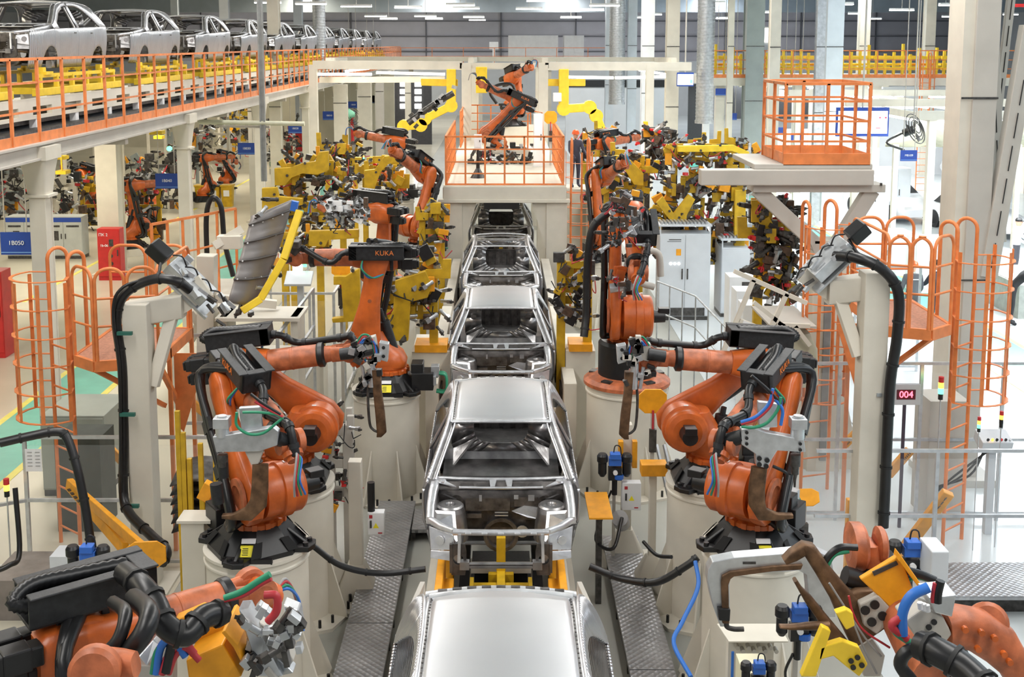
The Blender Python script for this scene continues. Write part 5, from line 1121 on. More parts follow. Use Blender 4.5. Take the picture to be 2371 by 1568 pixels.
ctrl_box(t, (x + .26, 13.5, 1.0)); MB().cyl((x + .2, 13.5, 1.14), (x + .2, 13.5, 1.5), .045, n=12).done('beacon', BLK, t)
t, x, z = sensor_post('cream post right of the line with amber clamps and an air unit', 1452, 980, 1230, 14.6, .13)
for s in (-1, 1): MB().bb(x + s * .09 - .03, x + s * .09 + .03, 14.45, 14.55, z - .55, z - .2).done('amber_clamp', AMB, t)
ctrl_box(t, (x + .03, 14.3, 1.02), .24, .36)
def air_unit(label, c, s=1.0, post=True):
    c = V(c); t = T('air_service_unit', label, 'air unit', c)
    mb = MB(); mb.box(c, (.16 * s, .10 * s, .10 * s)); mb.box(c + V((.0, -.02, .08)) * s, (.13 * s, .12 * s, .07 * s)); mb.cyl(c + V((.05, -.03, -.22)) * s, c + V((.05, -.03, -.17)) * s, .06 * s, n=14); mb.done('blue_regulator', BLU, t, bevel=.006, each=True)
    for x_ in (-.16, .15): mb = MB(); mb.lathe(c + V((x_ * s, 0, -.1 * s)), Z1, [(.03 * s, -.1 * s), (.055 * s, -.06 * s), (.055 * s, .08 * s), (.07 * s, .10 * s), (.07 * s, .17 * s), (.05 * s, .2 * s)], 14); mb.done('filter_bowl', BLK, t)
    mb = MB(); mb.box(c + V((0, 0, -.16)) * s, (.17 * s, .10 * s, .16 * s)); mb.cyl(c + V((0, .02, -.45)) * s, c + V((0, .02, -.2)) * s, .035 * s, n=10); mb.done('valve_body', BLK, t)
    mb = MB(); mb.cyl(c + V((0, -.08, -.13)) * s, c + V((0, -.04, -.13)) * s, .03 * s, n=12); mb.done('gauge', CLW, t)
    mb = MB(); mb.tube([c + V((-.02, 0, .1)) * s, c + V((0, 0, .2)) * s, c + V((.06, 0, .19)) * s, c + V((.08, 0, .08)) * s], .008 * s, 6); mb.tube([c + V((-.04, .02, -.4)) * s, c + V((-.1, .05, -.6)) * s, c + V((-.05, .1, -.8)) * s], .014 * s, 6); mb.done('air_hose', BLK, t); MB().bar(c + V((0, .08, 0)), (c.x, c.y + .08, 0), .04, .04, Y1).done('stand', GRC, t)
    return t
air_unit('blue air service unit on the post right of the line', W(1424, 1068, 14.3), 1.0)
air_unit('blue air service unit beside the white box, above the bottom right robot', W(2110, 1275, 9.6), .9)
air_unit('blue air service unit standing in front of the silver c shaped gun frame', W(1850, 1425, 8.4), .8)
air_unit('blue air service unit behind the black tray at the bottom left', W(205, 1285, 10.2), .9)
air_unit('blue air unit on the small pale table at the bottom edge', W(1757, 1550, 8.2), .6)
t, x, z = sensor_post('slim cream post with an amber sensor head, right of the amber paddle', 1512, 1085, 1250, 13.8, .09); MB().bb(x - .16, x + .16, 13.65, 13.85, z - .05, z + .1).done('amber_sensor_head', AMB, t, bevel=.01)
t = T('shelf_plate', 'amber tread plate on a dark bracket right of the second car body', 'plate', Gz(1385, 1180, .9)); g = W(1385, 1180, 13.4); mb = MB(); mb.bb(g.x - .13, g.x + .15, 13.1, 13.9, g.z, g.z + .02); mb.done('tread', AMB, t); MB().bb(g.x - .02, g.x + .05, 13.4, 13.5, 0, g.z).done('bracket', DRK, t)
t, x, z = sensor_post('pale cream box post beside the front left robot base', 452, 1200, 1330, 11.9, .25); MB().bb(x - .16, x + .2, 11.75, 12.05, z, z + .03).done('top_plate', CRM, t)
# hoses slung between line and pedestals
cable('black cable sagging from the left pedestal to the line', [W(722, 1262, 12.0), W(790, 1310, 11.9), W(880, 1328, 11.9), W(985, 1318, 11.9)], .034)
cable('black cable sagging from the line to the right pedestal', [W(1365, 1312, 11.9), W(1440, 1340, 11.8), W(1520, 1348, 11.6), W(1590, 1310, 11.5), W(1615, 1290, 11.5)], .04)
cable('black cable running down beside the left edge fence and over to the corner', [W(0, 1026, 12.5), W(70, 1010, 12.6), W(130, 1000, 12.7), W(155, 1015, 12.7), W(180, 1090, 12.6), W(200, 1190, 12.5), W(212, 1275, 12.4)], .05)
cable('black cable looping on the floor at the left edge', [W(35, 1130, 13), W(45, 1280, 12.8), W(20, 1310, 12.6), W(-30, 1330, 12.5)], .03, ties=False)
for pts, lb in (([W(1400, 1180, 13.8), W(1380, 1250, 13.5), W(1420, 1270, 13.2), W(1440, 1200, 13.6)], 'black cable loop on the floor right of the second car body'), ([W(1490, 1255, 13.2), W(1520, 1285, 12.9), W(1555, 1290, 12.7)], 'thin black cable trailing on the floor by the right walkway'), ([W(1610, 1300, 11.2), W(1616, 1360, 11.0), W(1580, 1440, 10.8), W(1560, 1490, 10.6), W(1600, 1568, 10.2)], 'blue green cable hanging beside the front right pedestal')):
    cable(lb, pts, .022, CB if 'blue' in lb else HOS, ties=False)
a, b, c = W(1520, 1030, 14.9), W(1548, 1150, 14.5), W(1572, 1285, 13.2)
t = T('cable_duct', 'pair of galvanised cable channels leaning down to the floor right of the amber paddle', 'cable duct', a)
for o in (0, .1): MB().bar(a + X1 * o, b + X1 * o, .03, .05).bar(b + X1 * o, c + X1 * o * .3, .03, .05).done('channel', STL, t)
mb = MB(); mb.cyl(W(1435, 1200, 13.6), W(1440, 1212, 13.9), .1, n=16); tag(mb.done('cable_reel', CGY), 'grey coil of cable at the foot of the air unit post', 'cable reel')
# ---------------------------------------------------------------- bottom left corner: hoses, gun and covers of the big robot
cable('thick ribbed black hose hanging in front of the bottom left robot, left one', [W(262, 1395, 5.6), W(290, 1420, 5.3), W(275, 1480, 5.2), W(240, 1520, 5.2)], .034, ties=False, name='drop_hose')
cable('thick ribbed black hose hanging in front of the bottom left robot, right one', [W(310, 1385, 5.6), W(345, 1420, 5.3), W(330, 1470, 5.2), W(290, 1520, 5.2)], .05, ties=False, name='drop_hose')
# ---------------------------------------------------------------- welding fixtures: yellow frames crowded with clamps, cylinders and cables
R_ = random.Random(7)
def clamp(t, c, ax, s=1.0, dark=False, red=False):
    """pneumatic clamp: cylinder, head, jaw"""
    ax = V(ax).normalized(); sd = ax.cross(Z1); sd = sd.normalized() if sd.length > .1 else X1; mb = MB(); c = V(c)
    mb.cyl(c, c + ax * .15 * s, .034 * s, n=10); mb.cyl(c + ax * .02 * s, c + ax * .04 * s, .042 * s, n=10); mb.bar(c + ax * .15 * s, c + ax * .22 * s, .085 * s, .07 * s)
    o = mb.done('clamp', DRK if dark else STL, t)
    mb = MB(); mb.bar(c + ax * .20 * s - sd * .03 * s, c + ax * .25 * s + sd * .06 * s, .05 * s, .06 * s); mb.bar(c + ax * .25 * s + sd * .05 * s, c + ax * .29 * s + sd * .02 * s, .035 * s)
    mb.done('jaw', RED if red else DRK, o)
BRS = mat('brown_tool_steel', (.12, .075, .05), .5, .4, .3, 12)
def fixture(label, c, w, d, h, seed, n=22, col=YEL, arms=3, dark=.4, red=.15, base=0.0, name='welding_fixture', cat='fixture', frame=True, s=1.0, cables=10, group=None, tilt=0):
    R = random.Random(seed); c = V(c); t = T(name, label, cat, (c.x, c.y, base), group)
    if frame:
        for sx in (-1, 1): MB().bb(c.x + sx * w * .36 - .07, c.x + sx * w * .36 + .07, c.y - .06, c.y + .06, base, c.z + h * .35).done('upright', col, t, bevel=.008)
        for q in (-.35, -.05, .28): MB().bb(c.x - w * .42, c.x + w * .42, c.y - .05, c.y + .05, c.z + h * q - .06, c.z + h * q + .06).done('crossbeam', col, t, bevel=.008)
    for k in range(arms):
        x = c.x + R.uniform(-.4, .4) * w; z = c.z + R.uniform(-.4, .4) * h; y = c.y + R.uniform(-.4, .1) * d; sg = R.choice((-1, 1)); a = R.uniform(.16, .32) * s; u = R.uniform(.15, .38) * s
        P = [(x, y, z), (x + sg * a * 1.2, y, z), (x + sg * a * 1.25, y, z + u), (x + sg * a * .85, y, z + u), (x + sg * a * .8, y, z + .15 * s), (x, y, z + .14 * s)]
        MB().prism(P, (0, .06, 0)).done('bracket_arm', col if R.random() < .8 else AMB, t, bevel=.006)
    DIR = ((1, -.2, .1), (-1, -.2, .1), (0, -1, .25), (.2, -.3, 1), (-.2, -.3, -1), (.7, -.4, .6), (-.7, -.4, .6), (.8, -.3, -.5), (-.8, -.3, -.5))
    for k in range(int(n * 1.5)):
        p = (c.x + R.uniform(-.5, .5) * w, c.y + R.uniform(-.5, .3) * d, c.z + R.uniform(-.5, .5) * h); ax = V(R.choice(DIR)) + V((R.uniform(-.15, .15),) * 3)
        clamp(t, p, ax, R.uniform(.6, 1.05) * s, R.random() < dark, R.random() < red * .6)
    for k in range(int(n * .9)):
        p = V((c.x + R.uniform(-.5, .5) * w, c.y + R.uniform(-.5, .2) * d, c.z + R.uniform(-.5, .5) * h)); MB().box(p, (R.uniform(.05, .2) * s, R.uniform(.05, .14) * s, R.uniform(.05, .24) * s), Matrix.Rotation(R.choice((0, 0, .5, -.5, .2)), 3, 'Y')).done('mounting_block', R.choice((col, col, col, BRS, DRK, BRS, AMB if col is not WHT else WHT, BLK if col is not WHT else WHT)), t, bevel=.006)
    mb = MB(); mb2 = MB()
    for k in range(cables):
        p = V((c.x + R.uniform(-.5, .5) * w, c.y + R.uniform(-.5, .1) * d, c.z + R.uniform(-.4, .5) * h)); q = p + V((R.uniform(-.3, .3), R.uniform(-.1, .1), R.uniform(-.4, .1))) * s; m = (p + q) / 2 + V((R.uniform(-.15, .15), -.08, -R.uniform(0, .2))) * s
        (mb if k % 3 else mb2).tube([p, p.lerp(m, .6) - Z1 * .05, m, q], .010 * s, 5)
    mb.done('cable_harness', HOS, t, kind='stuff'); mb2.done('coloured_cable', CR, t, kind='stuff')
    return t
fixture('yellow clamp gripper tool beside the tall left robot, nearest left yellow tool', W(955, 665, 18.6), .95, .8, 1.3, 11, 34, arms=7, s=1.05, cables=14)
fixture('yellow clamp gripper right of the line, beside the large right robot', W(1330, 660, 18.6), .60, .7, 1.2, 12, 26, arms=5, s=.95, cables=12)
fixture('big yellow rack of clamps behind the ribbed grey panel', W(735, 450, 26.5), 1.6, 1.0, 1.7, 13, 70, arms=8, s=1.25, cables=16, dark=.55)
fixture('yellow clamp rack between the two middle left robots', W(880, 420, 31), 1.1, .8, 1.3, 14, 26, arms=6, s=1.3)
fixture('yellow clamp rack right of the raised platform ladder', W(1445, 400, 31), 1.3, .8, 1.3, 15, 28, arms=6, s=1.3)
fixture('large yellow clamp rack behind the white cabinets on the right', W(1625, 500, 29.3), 2.35, .9, 2.5, 16, 100, arms=16, s=1.5, dark=.6, cables=24)
fixture('flat yellow gripper frame with red clamps on top of the right rack', W(1640, 352, 29.3), 2.35, .9, .55, 17, 40, arms=6, s=1.25, dark=.5, red=.6, cables=8)
fixture('dark clamp tool hanging on a yellow upright by the tilted cream frame', W(1790, 575, 19.0), .65, .7, 1.5, 18, 64, col=YEL, arms=2, dark=.85, red=.25, s=1.2, cables=16)
fixture('grey clamp rack on the raised platform behind its front railing', W(1165, 372, 34), 1.9, .8, .9, 19, 34, col=CRM, arms=2, s=1.1, dark=.7, base=3.27, red=.05)
fixture('clamp rack left of the small grey clamps, beside the cream left beam', W(700, 560, 23.5), 1.0, .6, .5, 20, 12, arms=2, s=1.0)
fixture('far left clamp tool with grey cylinders beyond the yellow racks', W(790, 365, 36), 1.2, .8, 1.0, 21, 24, arms=3, s=1.5, dark=.7)
fixture('far right clamp tool with grey cylinders beyond the yellow racks', W(1530, 345, 32), 1.0, .8, 1.1, 22, 30, col=DRK, arms=3, s=1.5, dark=.4, red=.4)
fixture('clamp cluster at the foot of the far left robot', W(1000, 530, 26), .6, .6, 1.2, 23, 16, arms=4, s=1.2)
fixture('clamp cluster at the foot of the far right robot', W(1385, 330, 38), 1.2, .6, 1.0, 24, 18, arms=3, s=1.5)
fixture('brown and red clamp tool left of the line beyond the second pedestal', W(785, 1060, 14.6), .35, .5, 1.3, 25, 16, col=GRC, arms=0, dark=.9, red=.2, s=.7, cables=12)
for k, (px, py, Y, cl, lb) in enumerate([(130, 470, 40, CRM, 'cream pipework rack above the grey tool cabinets'), (235, 470, 42, YEL, 'yellow and brown clamp tool behind the near hall column'), (320, 470, 38, YEL, 'yellow clamp tool right of the near hall column'), (420, 350, 52, GRN, 'grey green machine with clamps above the 1B040 sign'), (500, 340, 56, CRM, 'cream clamp cell behind the second mezzanine column'), (560, 300, 60, YEL, 'small yellow tool beneath the mezzanine beam'), (650, 330, 60, CRM, 'clamp cell left of the small red cabinet'),
                                         (380, 420, 46, DRK, 'dark clamp tool behind the 1B040 sign'), (290, 420, 50, GRN, 'grey green clamp cell deep under the mezzanine'), (190, 420, 50, CRM, 'cream clamp cell deep under the mezzanine, far left'), (30, 440, 40, GRN, 'grey green cabinet cell at the far left edge')]):
    fixture(lb, W(px, py, Y), 1.9, .8, 2.2, 40 + k, 24, col=cl, arms=3, s=1.7, dark=.6, red=.25, cables=12, name='cell_fixture', group='clamp cells under the mezzanine')
# yellow goose-neck arms of the big racks
def poly_arm(label, pts, Y, th, m=YEL, depth=.14, name='goose_neck'):
    key = 'big yellow rack' if 'left rack' in label else 'yellow clamp rack between' if 'middle left' in label else 'yellow clamp rack right of' if 'platform ladder' in label else 'flat yellow gripper' if 'top of the right' in label else 'large yellow clamp rack' if 'right rack' in label else 'yellow clamp gripper tool beside' if 'near left' in label or 'bracket stand' in label else 'clamp rack left of the small'
    t = [o for o in COL.objects if str(o.get('label', '')).startswith(key)][0]; MB().prism([W(a, b, Y) for a, b in pts], (0, depth, 0)).done(name, m, t, bevel=.01)
    for f in (.25, .75):
        i = int(len(pts) * f); p = W(*pts[i], Y); q = W(*pts[0], Y); c_ = p.lerp(q, .25); MB().cyl(c_ - Y1 * .03, c_ + Y1 * .005, .03, n=10).done('bolt', DRK, t)
    return t
poly_arm('yellow goose neck arm on the left rack, upper', [(635, 390), (672, 388), (700, 378), (730, 374), (738, 352), (760, 350), (760, 395), (735, 405), (700, 402), (675, 412), (660, 430), (636, 430)], 25.8, 1)
poly_arm('yellow block arm on the left rack, lower', [(606, 436), (640, 434), (645, 455), (700, 460), (700, 475), (640, 480), (634, 520), (607, 520)], 25.2, 1)
poly_arm('yellow goose neck arm behind the middle left robots', [(843, 395), (868, 392), (890, 362), (930, 358), (935, 372), (900, 380), (880, 400), (862, 452), (843, 452)], 29.8, 1)
poly_arm('yellow goose neck arm right of the raised platform ladder', [(1398, 366), (1430, 360), (1462, 372), (1490, 402), (1490, 430), (1468, 428), (1450, 398), (1428, 380), (1400, 378)], 29.8, 1)
poly_arm('tall yellow upright at the right end of the large right rack', [(1702, 440), (1728, 440), (1724, 600), (1700, 600)], 28.6, 1)
poly_arm('yellow v shaped bracket low on the large right rack', [(1520, 470), (1535, 455), (1560, 495), (1595, 450), (1610, 462), (1590, 500), (1590, 515), (1555, 515)], 28.6, 1)
poly_arm('yellow flat frame arm on top of the right rack', [(1570, 338), (1700, 336), (1735, 352), (1735, 364), (1695, 350), (1640, 352), (1570, 352)], 28.5, 1, YEB)
poly_arm('yellow bracket stand left of the tall robot, holding an amber paddle', [(772, 640), (800, 640), (832, 622), (834, 700), (822, 745), (770, 748), (768, 738), (795, 735), (790, 660), (772, 660)], 19.3, 1, YEL)
poly_arm('wide yellow upright block of the near left clamp tool', [(915, 650), (985, 628), (1000, 660), (990, 690), (950, 700), (945, 790), (905, 790), (890, 760), (910, 720)], 18.2, 1)
poly_arm('yellow lower beam left of the tall pedestal robot', [(715, 535), (830, 532), (830, 552), (760, 556), (752, 572), (715, 570)], 23.0, 1)
for x0, x1, y, Y, lb in ((960, 1035, 800, 18.4, 'left of the line beside the near left clamp tool'), (1318, 1372, 798, 18.4, 'right of the line before the large robot')):
    a, b = W(x0, y, Y), W(x1, y, Y); tag(MB().bb(a.x, b.x, Y, Y + .5, a.z - .12, a.z).done('fixture_rail', AMB), 'amber fixture rail, ' + lb, 'rail')
    tag(MB().bb(a.x - .05, b.x + .05, Y + .05, Y + 1.2, 0, a.z - .12).done('fixture_plinth', CRM), 'cream plinth under the amber rail, ' + lb.split(' of')[0] + ' side', 'plinth')
# ---------------------------------------------------------------- ribbed floor panel held by the tall left robot
c0, c1, c2, c3 = W(677, 462, 16.4), W(582, 500, 16.0), W(528, 700, 15.6), W(592, 705, 16.0)
t = T('ribbed_sheet_part', 'ribbed grey sheet panel held tilted by the tall left robot', 'sheet panel', c2)
mb = MB(); rows = []
for k in range(25):
    f = k / 24; a = c1.lerp(c2, f); b = c0.lerp(c3, f) + V((math.sin(f * math.pi) * .05, 0, 0)); row = []
    for j in range(11):
        g_ = j / 10; p = a.lerp(b, g_) + Y1 * (-.08 * math.sin(g_ * math.pi)) - Y1 * (.025 if (k % 5 == 2) else 0); row.append(p)
    rows.append(row)
mb.grid(rows); mb.done('ribbed_sheet', mat('grey_brown_sheet', (.27, .25, .24), .45, .45, .06, 4), t, solid=.02)
mb = MB()
for f in (.12, .32, .52, .72):
    for g_ in (.15, .4, .65, .9): p = c1.lerp(c2, f).lerp(c0.lerp(c3, f), g_) - Y1 * .12; mb.cyl(p, p - Y1 * .012, .012, n=6)
mb.done('weld_stud', WHT, t, kind='stuff')
for f in (.1, .31, .52, .73): a = c1.lerp(c2, f) - Y1 * .04; b = c0.lerp(c3, f) - Y1 * .04 + X1 * math.sin(f * math.pi) * .05; mid = (a + b) / 2 - Y1 * .1; MB().tube([a, mid, b], .018, 6).done('pressed_rib', mat('dark_rib_line', (.12, .11, .105), .5, .4, .1, 6), t)
t = T('panel_gripper', 'yellow gripper beam with suction cups behind the ribbed panel', 'gripper', c3)
mb = MB(); mb.bar(W(694, 488, 16.1), W(657, 600, 15.9), .10, .12, Y1); mb.bar(W(657, 600, 15.9), W(604, 692, 15.8), .10, .12, Y1); mb.bar(W(604, 692, 15.8), W(560, 720, 15.7), .10, .12, Y1); mb.done('yellow_beam', YEB, t, bevel=.01)
MB().bar(W(684, 466, 16.1), W(680, 488, 16.1), .09, .1, Y1).done('blue_block', BLU, t)
mb = MB(); mb.box(W(598, 565, 16.7) + X1 * .55, (.12, .25, .1)); mb.bar(W(664, 560, 16.8), W(690, 580, 16.9), .16, .16, Y1); mb.bar(W(640, 610, 16.6), W(672, 600, 16.9), .08, .08, Y1); mb.done('gripper_core', DRK, t, bevel=.01)
for px, py in ((618, 478), (645, 462), (590, 690), (560, 700), (650, 640), (612, 668), (575, 712)): clamp(t, W(px, py, 16.0), (R_.uniform(-1, 1), -.3, R_.uniform(-.6, .6)), .8, R_.random() < .5)
MB().bar(W(627, 618, 16.2), W(645, 600, 16.3), .06, .09, Y1).done('yellow_window_bracket', AMB, t)
# white gripper on the robot behind
fixture('white gripper tool with many small jaws at the wrist of the middle left robot', W(805, 490, 21.6), .75, .4, .40, 61, 34, col=WHT, arms=0, dark=.05, red=0, frame=False, base=2.7, s=.9, cables=6, name='white_gripper', cat='gripper')
# cream beam structure below the panel
t = T('portal_rack', 'cream two post frame with table behind the left portal post', 'frame', Gz(510, 1000))
for a, b, w in (((480, 590), (480, 1000), .26), ((505, 560), (560, 560), .2)): MB().bar(W(*a, 17.2), W(*b, 17.2), w, w, Y1).done('beam', CRM, t, bevel=.01)
for a, b in (((440, 720), (490, 780)), ((490, 700), (440, 790)), ((495, 570), (560, 530)), ((500, 690), (640, 705))): MB().bar(W(*a, 17.1), W(*b, 17.3), .12, .12, Y1).done('brace', CRM, t)
mb = MB(); p = W(590, 730, 17.0); mb.bb(p.x - .55, p.x + .7, 16.8, 17.6, p.z - .05, p.z); mb.bb(p.x - .5, p.x - .4, 16.9, 17.5, 0, p.z); mb.bb(p.x + .55, p.x + .65, 16.9, 17.5, 0, p.z); mb.done('table', CRM, t)
tag(MB().bb(-4.3, -3.1, 19.8, 20.3, .0, 1.4).done('machine_housing', CRM), 'cream machine housing behind the aluminium frame on the left', 'housing')
t = T('operator_console', 'grey operator panel with lit screen and green lamp, left of the amber paddle', 'control panel', Gz(690, 880)); p = W(692, 645, 19.2)
MB().box(p, (.45, .35, .05), Matrix.Rotation(.5, 3, 'X')).done('desk', LGR, t, bevel=.01); MB().bb(p.x - .05, p.x + .05, 19.3, 19.4, 0, p.z).done('stand', LGR, t); q = W(689, 620, 19.3); MB().box(q, (.17, .02, .12)).done('screen', mat('lit_screen_white', (1, 1, 1), .4), t); MB().lathe(W(706, 618, 19.3), Z1, [(.03, 0), (.03, .05)], 10).done('green_lamp', LGREEN, t)
# ---------------------------------------------------------------- tilted cream frame on the right
t = T('tilting_rack', 'tilted cream tube frame with perforated plate behind the front right robot', 'frame', Gz(1740, 900)); Yf = 16.2
for a, b in (((1745, 648), (1660, 850)), ((1822, 680), (1770, 790)), ((1700, 628), (1868, 702)), ((1712, 742), (1790, 772)), ((1700, 756), (1785, 785)), ((1745, 700), (1815, 755)), ((1808, 745), (1775, 790)), ((1800, 752), (1875, 755)), ((1840, 755), (1875, 800))):
    MB().bar(W(*a, Yf), W(*b, Yf), .06, .06, Y1).done('tube', CRM, t)
MB().prism([W(1722, 742, Yf - .05), W(1775, 765, Yf - .05), W(1768, 785, Yf - .05), W(1715, 762, Yf - .05)], (0, .01, 0)).done('perforated_plate', CLW, t)
p = W(1830, 752, 16.3); MB().bb(p.x - .3, p.x + .35, 16.2, 17.5, p.z - .03, p.z).done('shelf', GRC, t)
mb = MB(); mb.loft([(W(1800, 880, 16.6), X1, Y1, .55, .4), (W(1815, 800, 16.6), X1, Y1, .45, .35), (W(1825, 765, 16.6), X1, Y1, .28, .25)], 20, 4); tag(mb.done('machine_hood', mat('olive_cream', (.42, .41, .30), .5, 0, .05, 3)), 'rounded olive cream hood below the tilted cream frame', 'hood')
# ---------------------------------------------------------------- yellow posts and black sheet stack at the left
t = T('panel_stack', 'stack of curved black sheet parts held between yellow posts, left of the front left robot', 'sheet stack', Gz(460, 1200))
for k in range(6):
    z = 1.25 + k * .11; p = W(465, 1060, 12.9); P = []
    mb = MB(); mb.grid([[V((p.x - .28 + .56 * i / 8, 12.6 + j * .12, z + .06 * math.sin(i / 8 * math.pi) + .03 * j)) for i in range(9)] for j in range(5)]); mb.done('sheet_part', BLM if k < 5 else DRK, t, solid=.012)
for px, py0, py1 in ((412, 950, 1170), (425, 1000, 1160), (465, 1025, 1190), (498, 985, 1180), (440, 1060, 1200)):
    a, b = W(px, py0, 12.5), W(px, py1, 12.5); tag(MB().bb(a.x - .025, a.x + .025, 12.45, 12.5, 0, a.z).done('yellow_post', YEL), 'yellow locating post %s the black sheet stack' % {412: 'at the far left of', 425: 'just left of', 465: 'in the middle before', 498: 'at the right end of', 440: 'low and left before'}[px], 'post')
t = T('amber_camera', 'small amber box with black cable left of the front left robot', 'sensor', W(480, 1140, 12.2)); MB().box(W(480, 1138, 12.2), (.14, .12, .2), Matrix.Rotation(.5, 3, 'Y')).done('housing', AMB, t, bevel=.01); MB().cyl(W(480, 1150, 12.2) , V((W(480, 1150, 12.2).x, 12.2, 0)), .02, n=8).done('stand', DRK, t)
# ---------------------------------------------------------------- welding guns of the front robots
def gun(label, P, Y, plate, motor, arm, tip, mcol=STL):
    """P: dict of pixel outlines at depth Y: grey plates, servo motor axis, brown C arm path"""
    t = T('welding_gun', label, 'welding gun', W(*plate[0][0], Y))
    for k, pl in enumerate(plate): MB().prism([W(a, b, Y + .04 * k) for a, b in pl], (0, .10 - .02 * k, 0)).done('gun_plate', mcol if k % 2 == 0 else GRC, t, bevel=.008)
    a, b = W(*motor[0], Y + .05), W(*motor[1], Y + .05); d = (b - a); mb = MB(); mb.cyl(a, a + d * .55, .065, n=18); mb.box(a + d * .72, (.15, .13, .1)); mb.cyl(a + d * .8, b, .055, n=18); mb.cyl(b - d * .05, b + d * .06, .045, n=14); mb.done('servo_motor', ALU, t, bevel=.005)
    sec = []
    for i, (x, y, w) in enumerate(arm):
        c = W(x, y, Y + .05); nx = W(*arm[min(i + 1, len(arm) - 1)][:2], Y + .05) - W(*arm[max(i - 1, 0)][:2], Y + .05); nx.normalize(); u = nx.cross(Y1).normalized(); sec.append((c, u, Y1, w, .035))
    mb = MB(); mb.loft(sec, 14, 5); mb.done('gun_arm', BRN, t)
    q, r = W(*tip[0], Y + .05), W(*tip[1], Y + .05); mb = MB(); mb.cyl(q, q.lerp(r, .35), .05, n=12); mb.cyl(q.lerp(r, .35), q.lerp(r, .6), .035, n=12); mb.cyl(q.lerp(r, .6), r, .016, .010, n=10); mb.done('electrode', DRK, t)
    return t
g1 = gun('grey servo welding gun with brown arm hanging before the front left robot', None, 10.62, [[(492, 1012), (560, 1002), (632, 990), (645, 1000), (642, 1032), (600, 1046), (500, 1048)], [(560, 1010), (600, 1005), (610, 1045), (598, 1075), (582, 1078), (568, 1050)], [(552, 945), (602, 942), (608, 1000), (560, 1004)]], ((515, 1010), (514, 965)), [(603, 1075, .075), (602, 1130, .08), (598, 1165, .085), (575, 1190, .07), (540, 1196, .03), (515, 1195, .018)], ((515, 1052), (516, 1100)))
mb = MB(); p = W(545, 935, 10.3)
for k, (cc, pts) in enumerate(((CG, [(562, 955), (600, 955), (640, 960), (655, 968)]), (CG, [(548, 955), (548, 985), (575, 1005), (610, 1003), (640, 980), (655, 968)]), (CR, [(590, 930), (625, 950), (655, 966)]), (HOS, [(580, 912), (610, 935), (650, 960)]))):
    MB().tube([W(a, b, 10.57) for a, b in pts], .014, 7).done('gun_cable', cc, g1)
for a, b, r in (((516, 1055), (518, 1105), .05), ((500, 1120), (505, 1165), .06)): MB().cyl(W(*a, 10.7), W(*b, 10.7), r, n=12).done('dark_cylinder', BLM, g1)
MB().cyl(W(640, 1015, 10.68), W(672, 1024, 10.8), .07, n=16).done('mounting_flange', BLM, g1)
g2 = gun('grey servo welding gun with perforated plate at the front right robot wrist', None, 10.62, [[(1717, 995), (1745, 992), (1775, 1002), (1862, 1018), (1866, 1048), (1800, 1044), (1790, 1060), (1776, 1085), (1752, 1080), (1750, 1052), (1717, 1030)], [(1755, 1015), (1790, 1018), (1785, 1045), (1758, 1042)], [(1755, 930), (1800, 935), (1800, 990), (1758, 992)]], ((1846, 1015), (1848, 965)), [(1758, 1082, .075), (1752, 1130, .078), (1752, 1165, .08), (1765, 1190, .07), (1800, 1196, .035), (1835, 1194, .02)], ((1842, 1052), (1840, 1128)), ALU)
for cc, pts in ((CB, [(1715, 978), (1750, 965), (1780, 935), (1790, 900)]), (CR, [(1716, 982), (1752, 970), (1785, 938), (1788, 905)]), (CG, [(1717, 988), (1745, 990), (1775, 980), (1800, 950), (1808, 920)]), (CB, [(1795, 925), (1812, 950), (1808, 985)]), (HOS, [(1740, 870), (1775, 900), (1800, 925)]), (HOS, [(1790, 1080), (1820, 1095), (1822, 1110)])): MB().tube([W(a, b, 10.57) for a, b in pts], .016, 7).done('gun_cable', cc, g2)
for k, (x, y) in enumerate([(1729, 1002), (1729, 1015), (1729, 1028), (1853, 1028), (1853, 1042), (1758, 1062), (1776, 1066), (1758, 1076), (1774, 1080)]): c = W(x, y, 10.61); MB().cyl(c, c - Y1 * .006, .016 if k < 5 else .024, n=12).done('bolt', BLK, g2)
MB().cyl(W(1722, 1010, 10.68), W(1672, 1024, 10.8), .07, n=16).done('mounting_flange', BLM, g2)
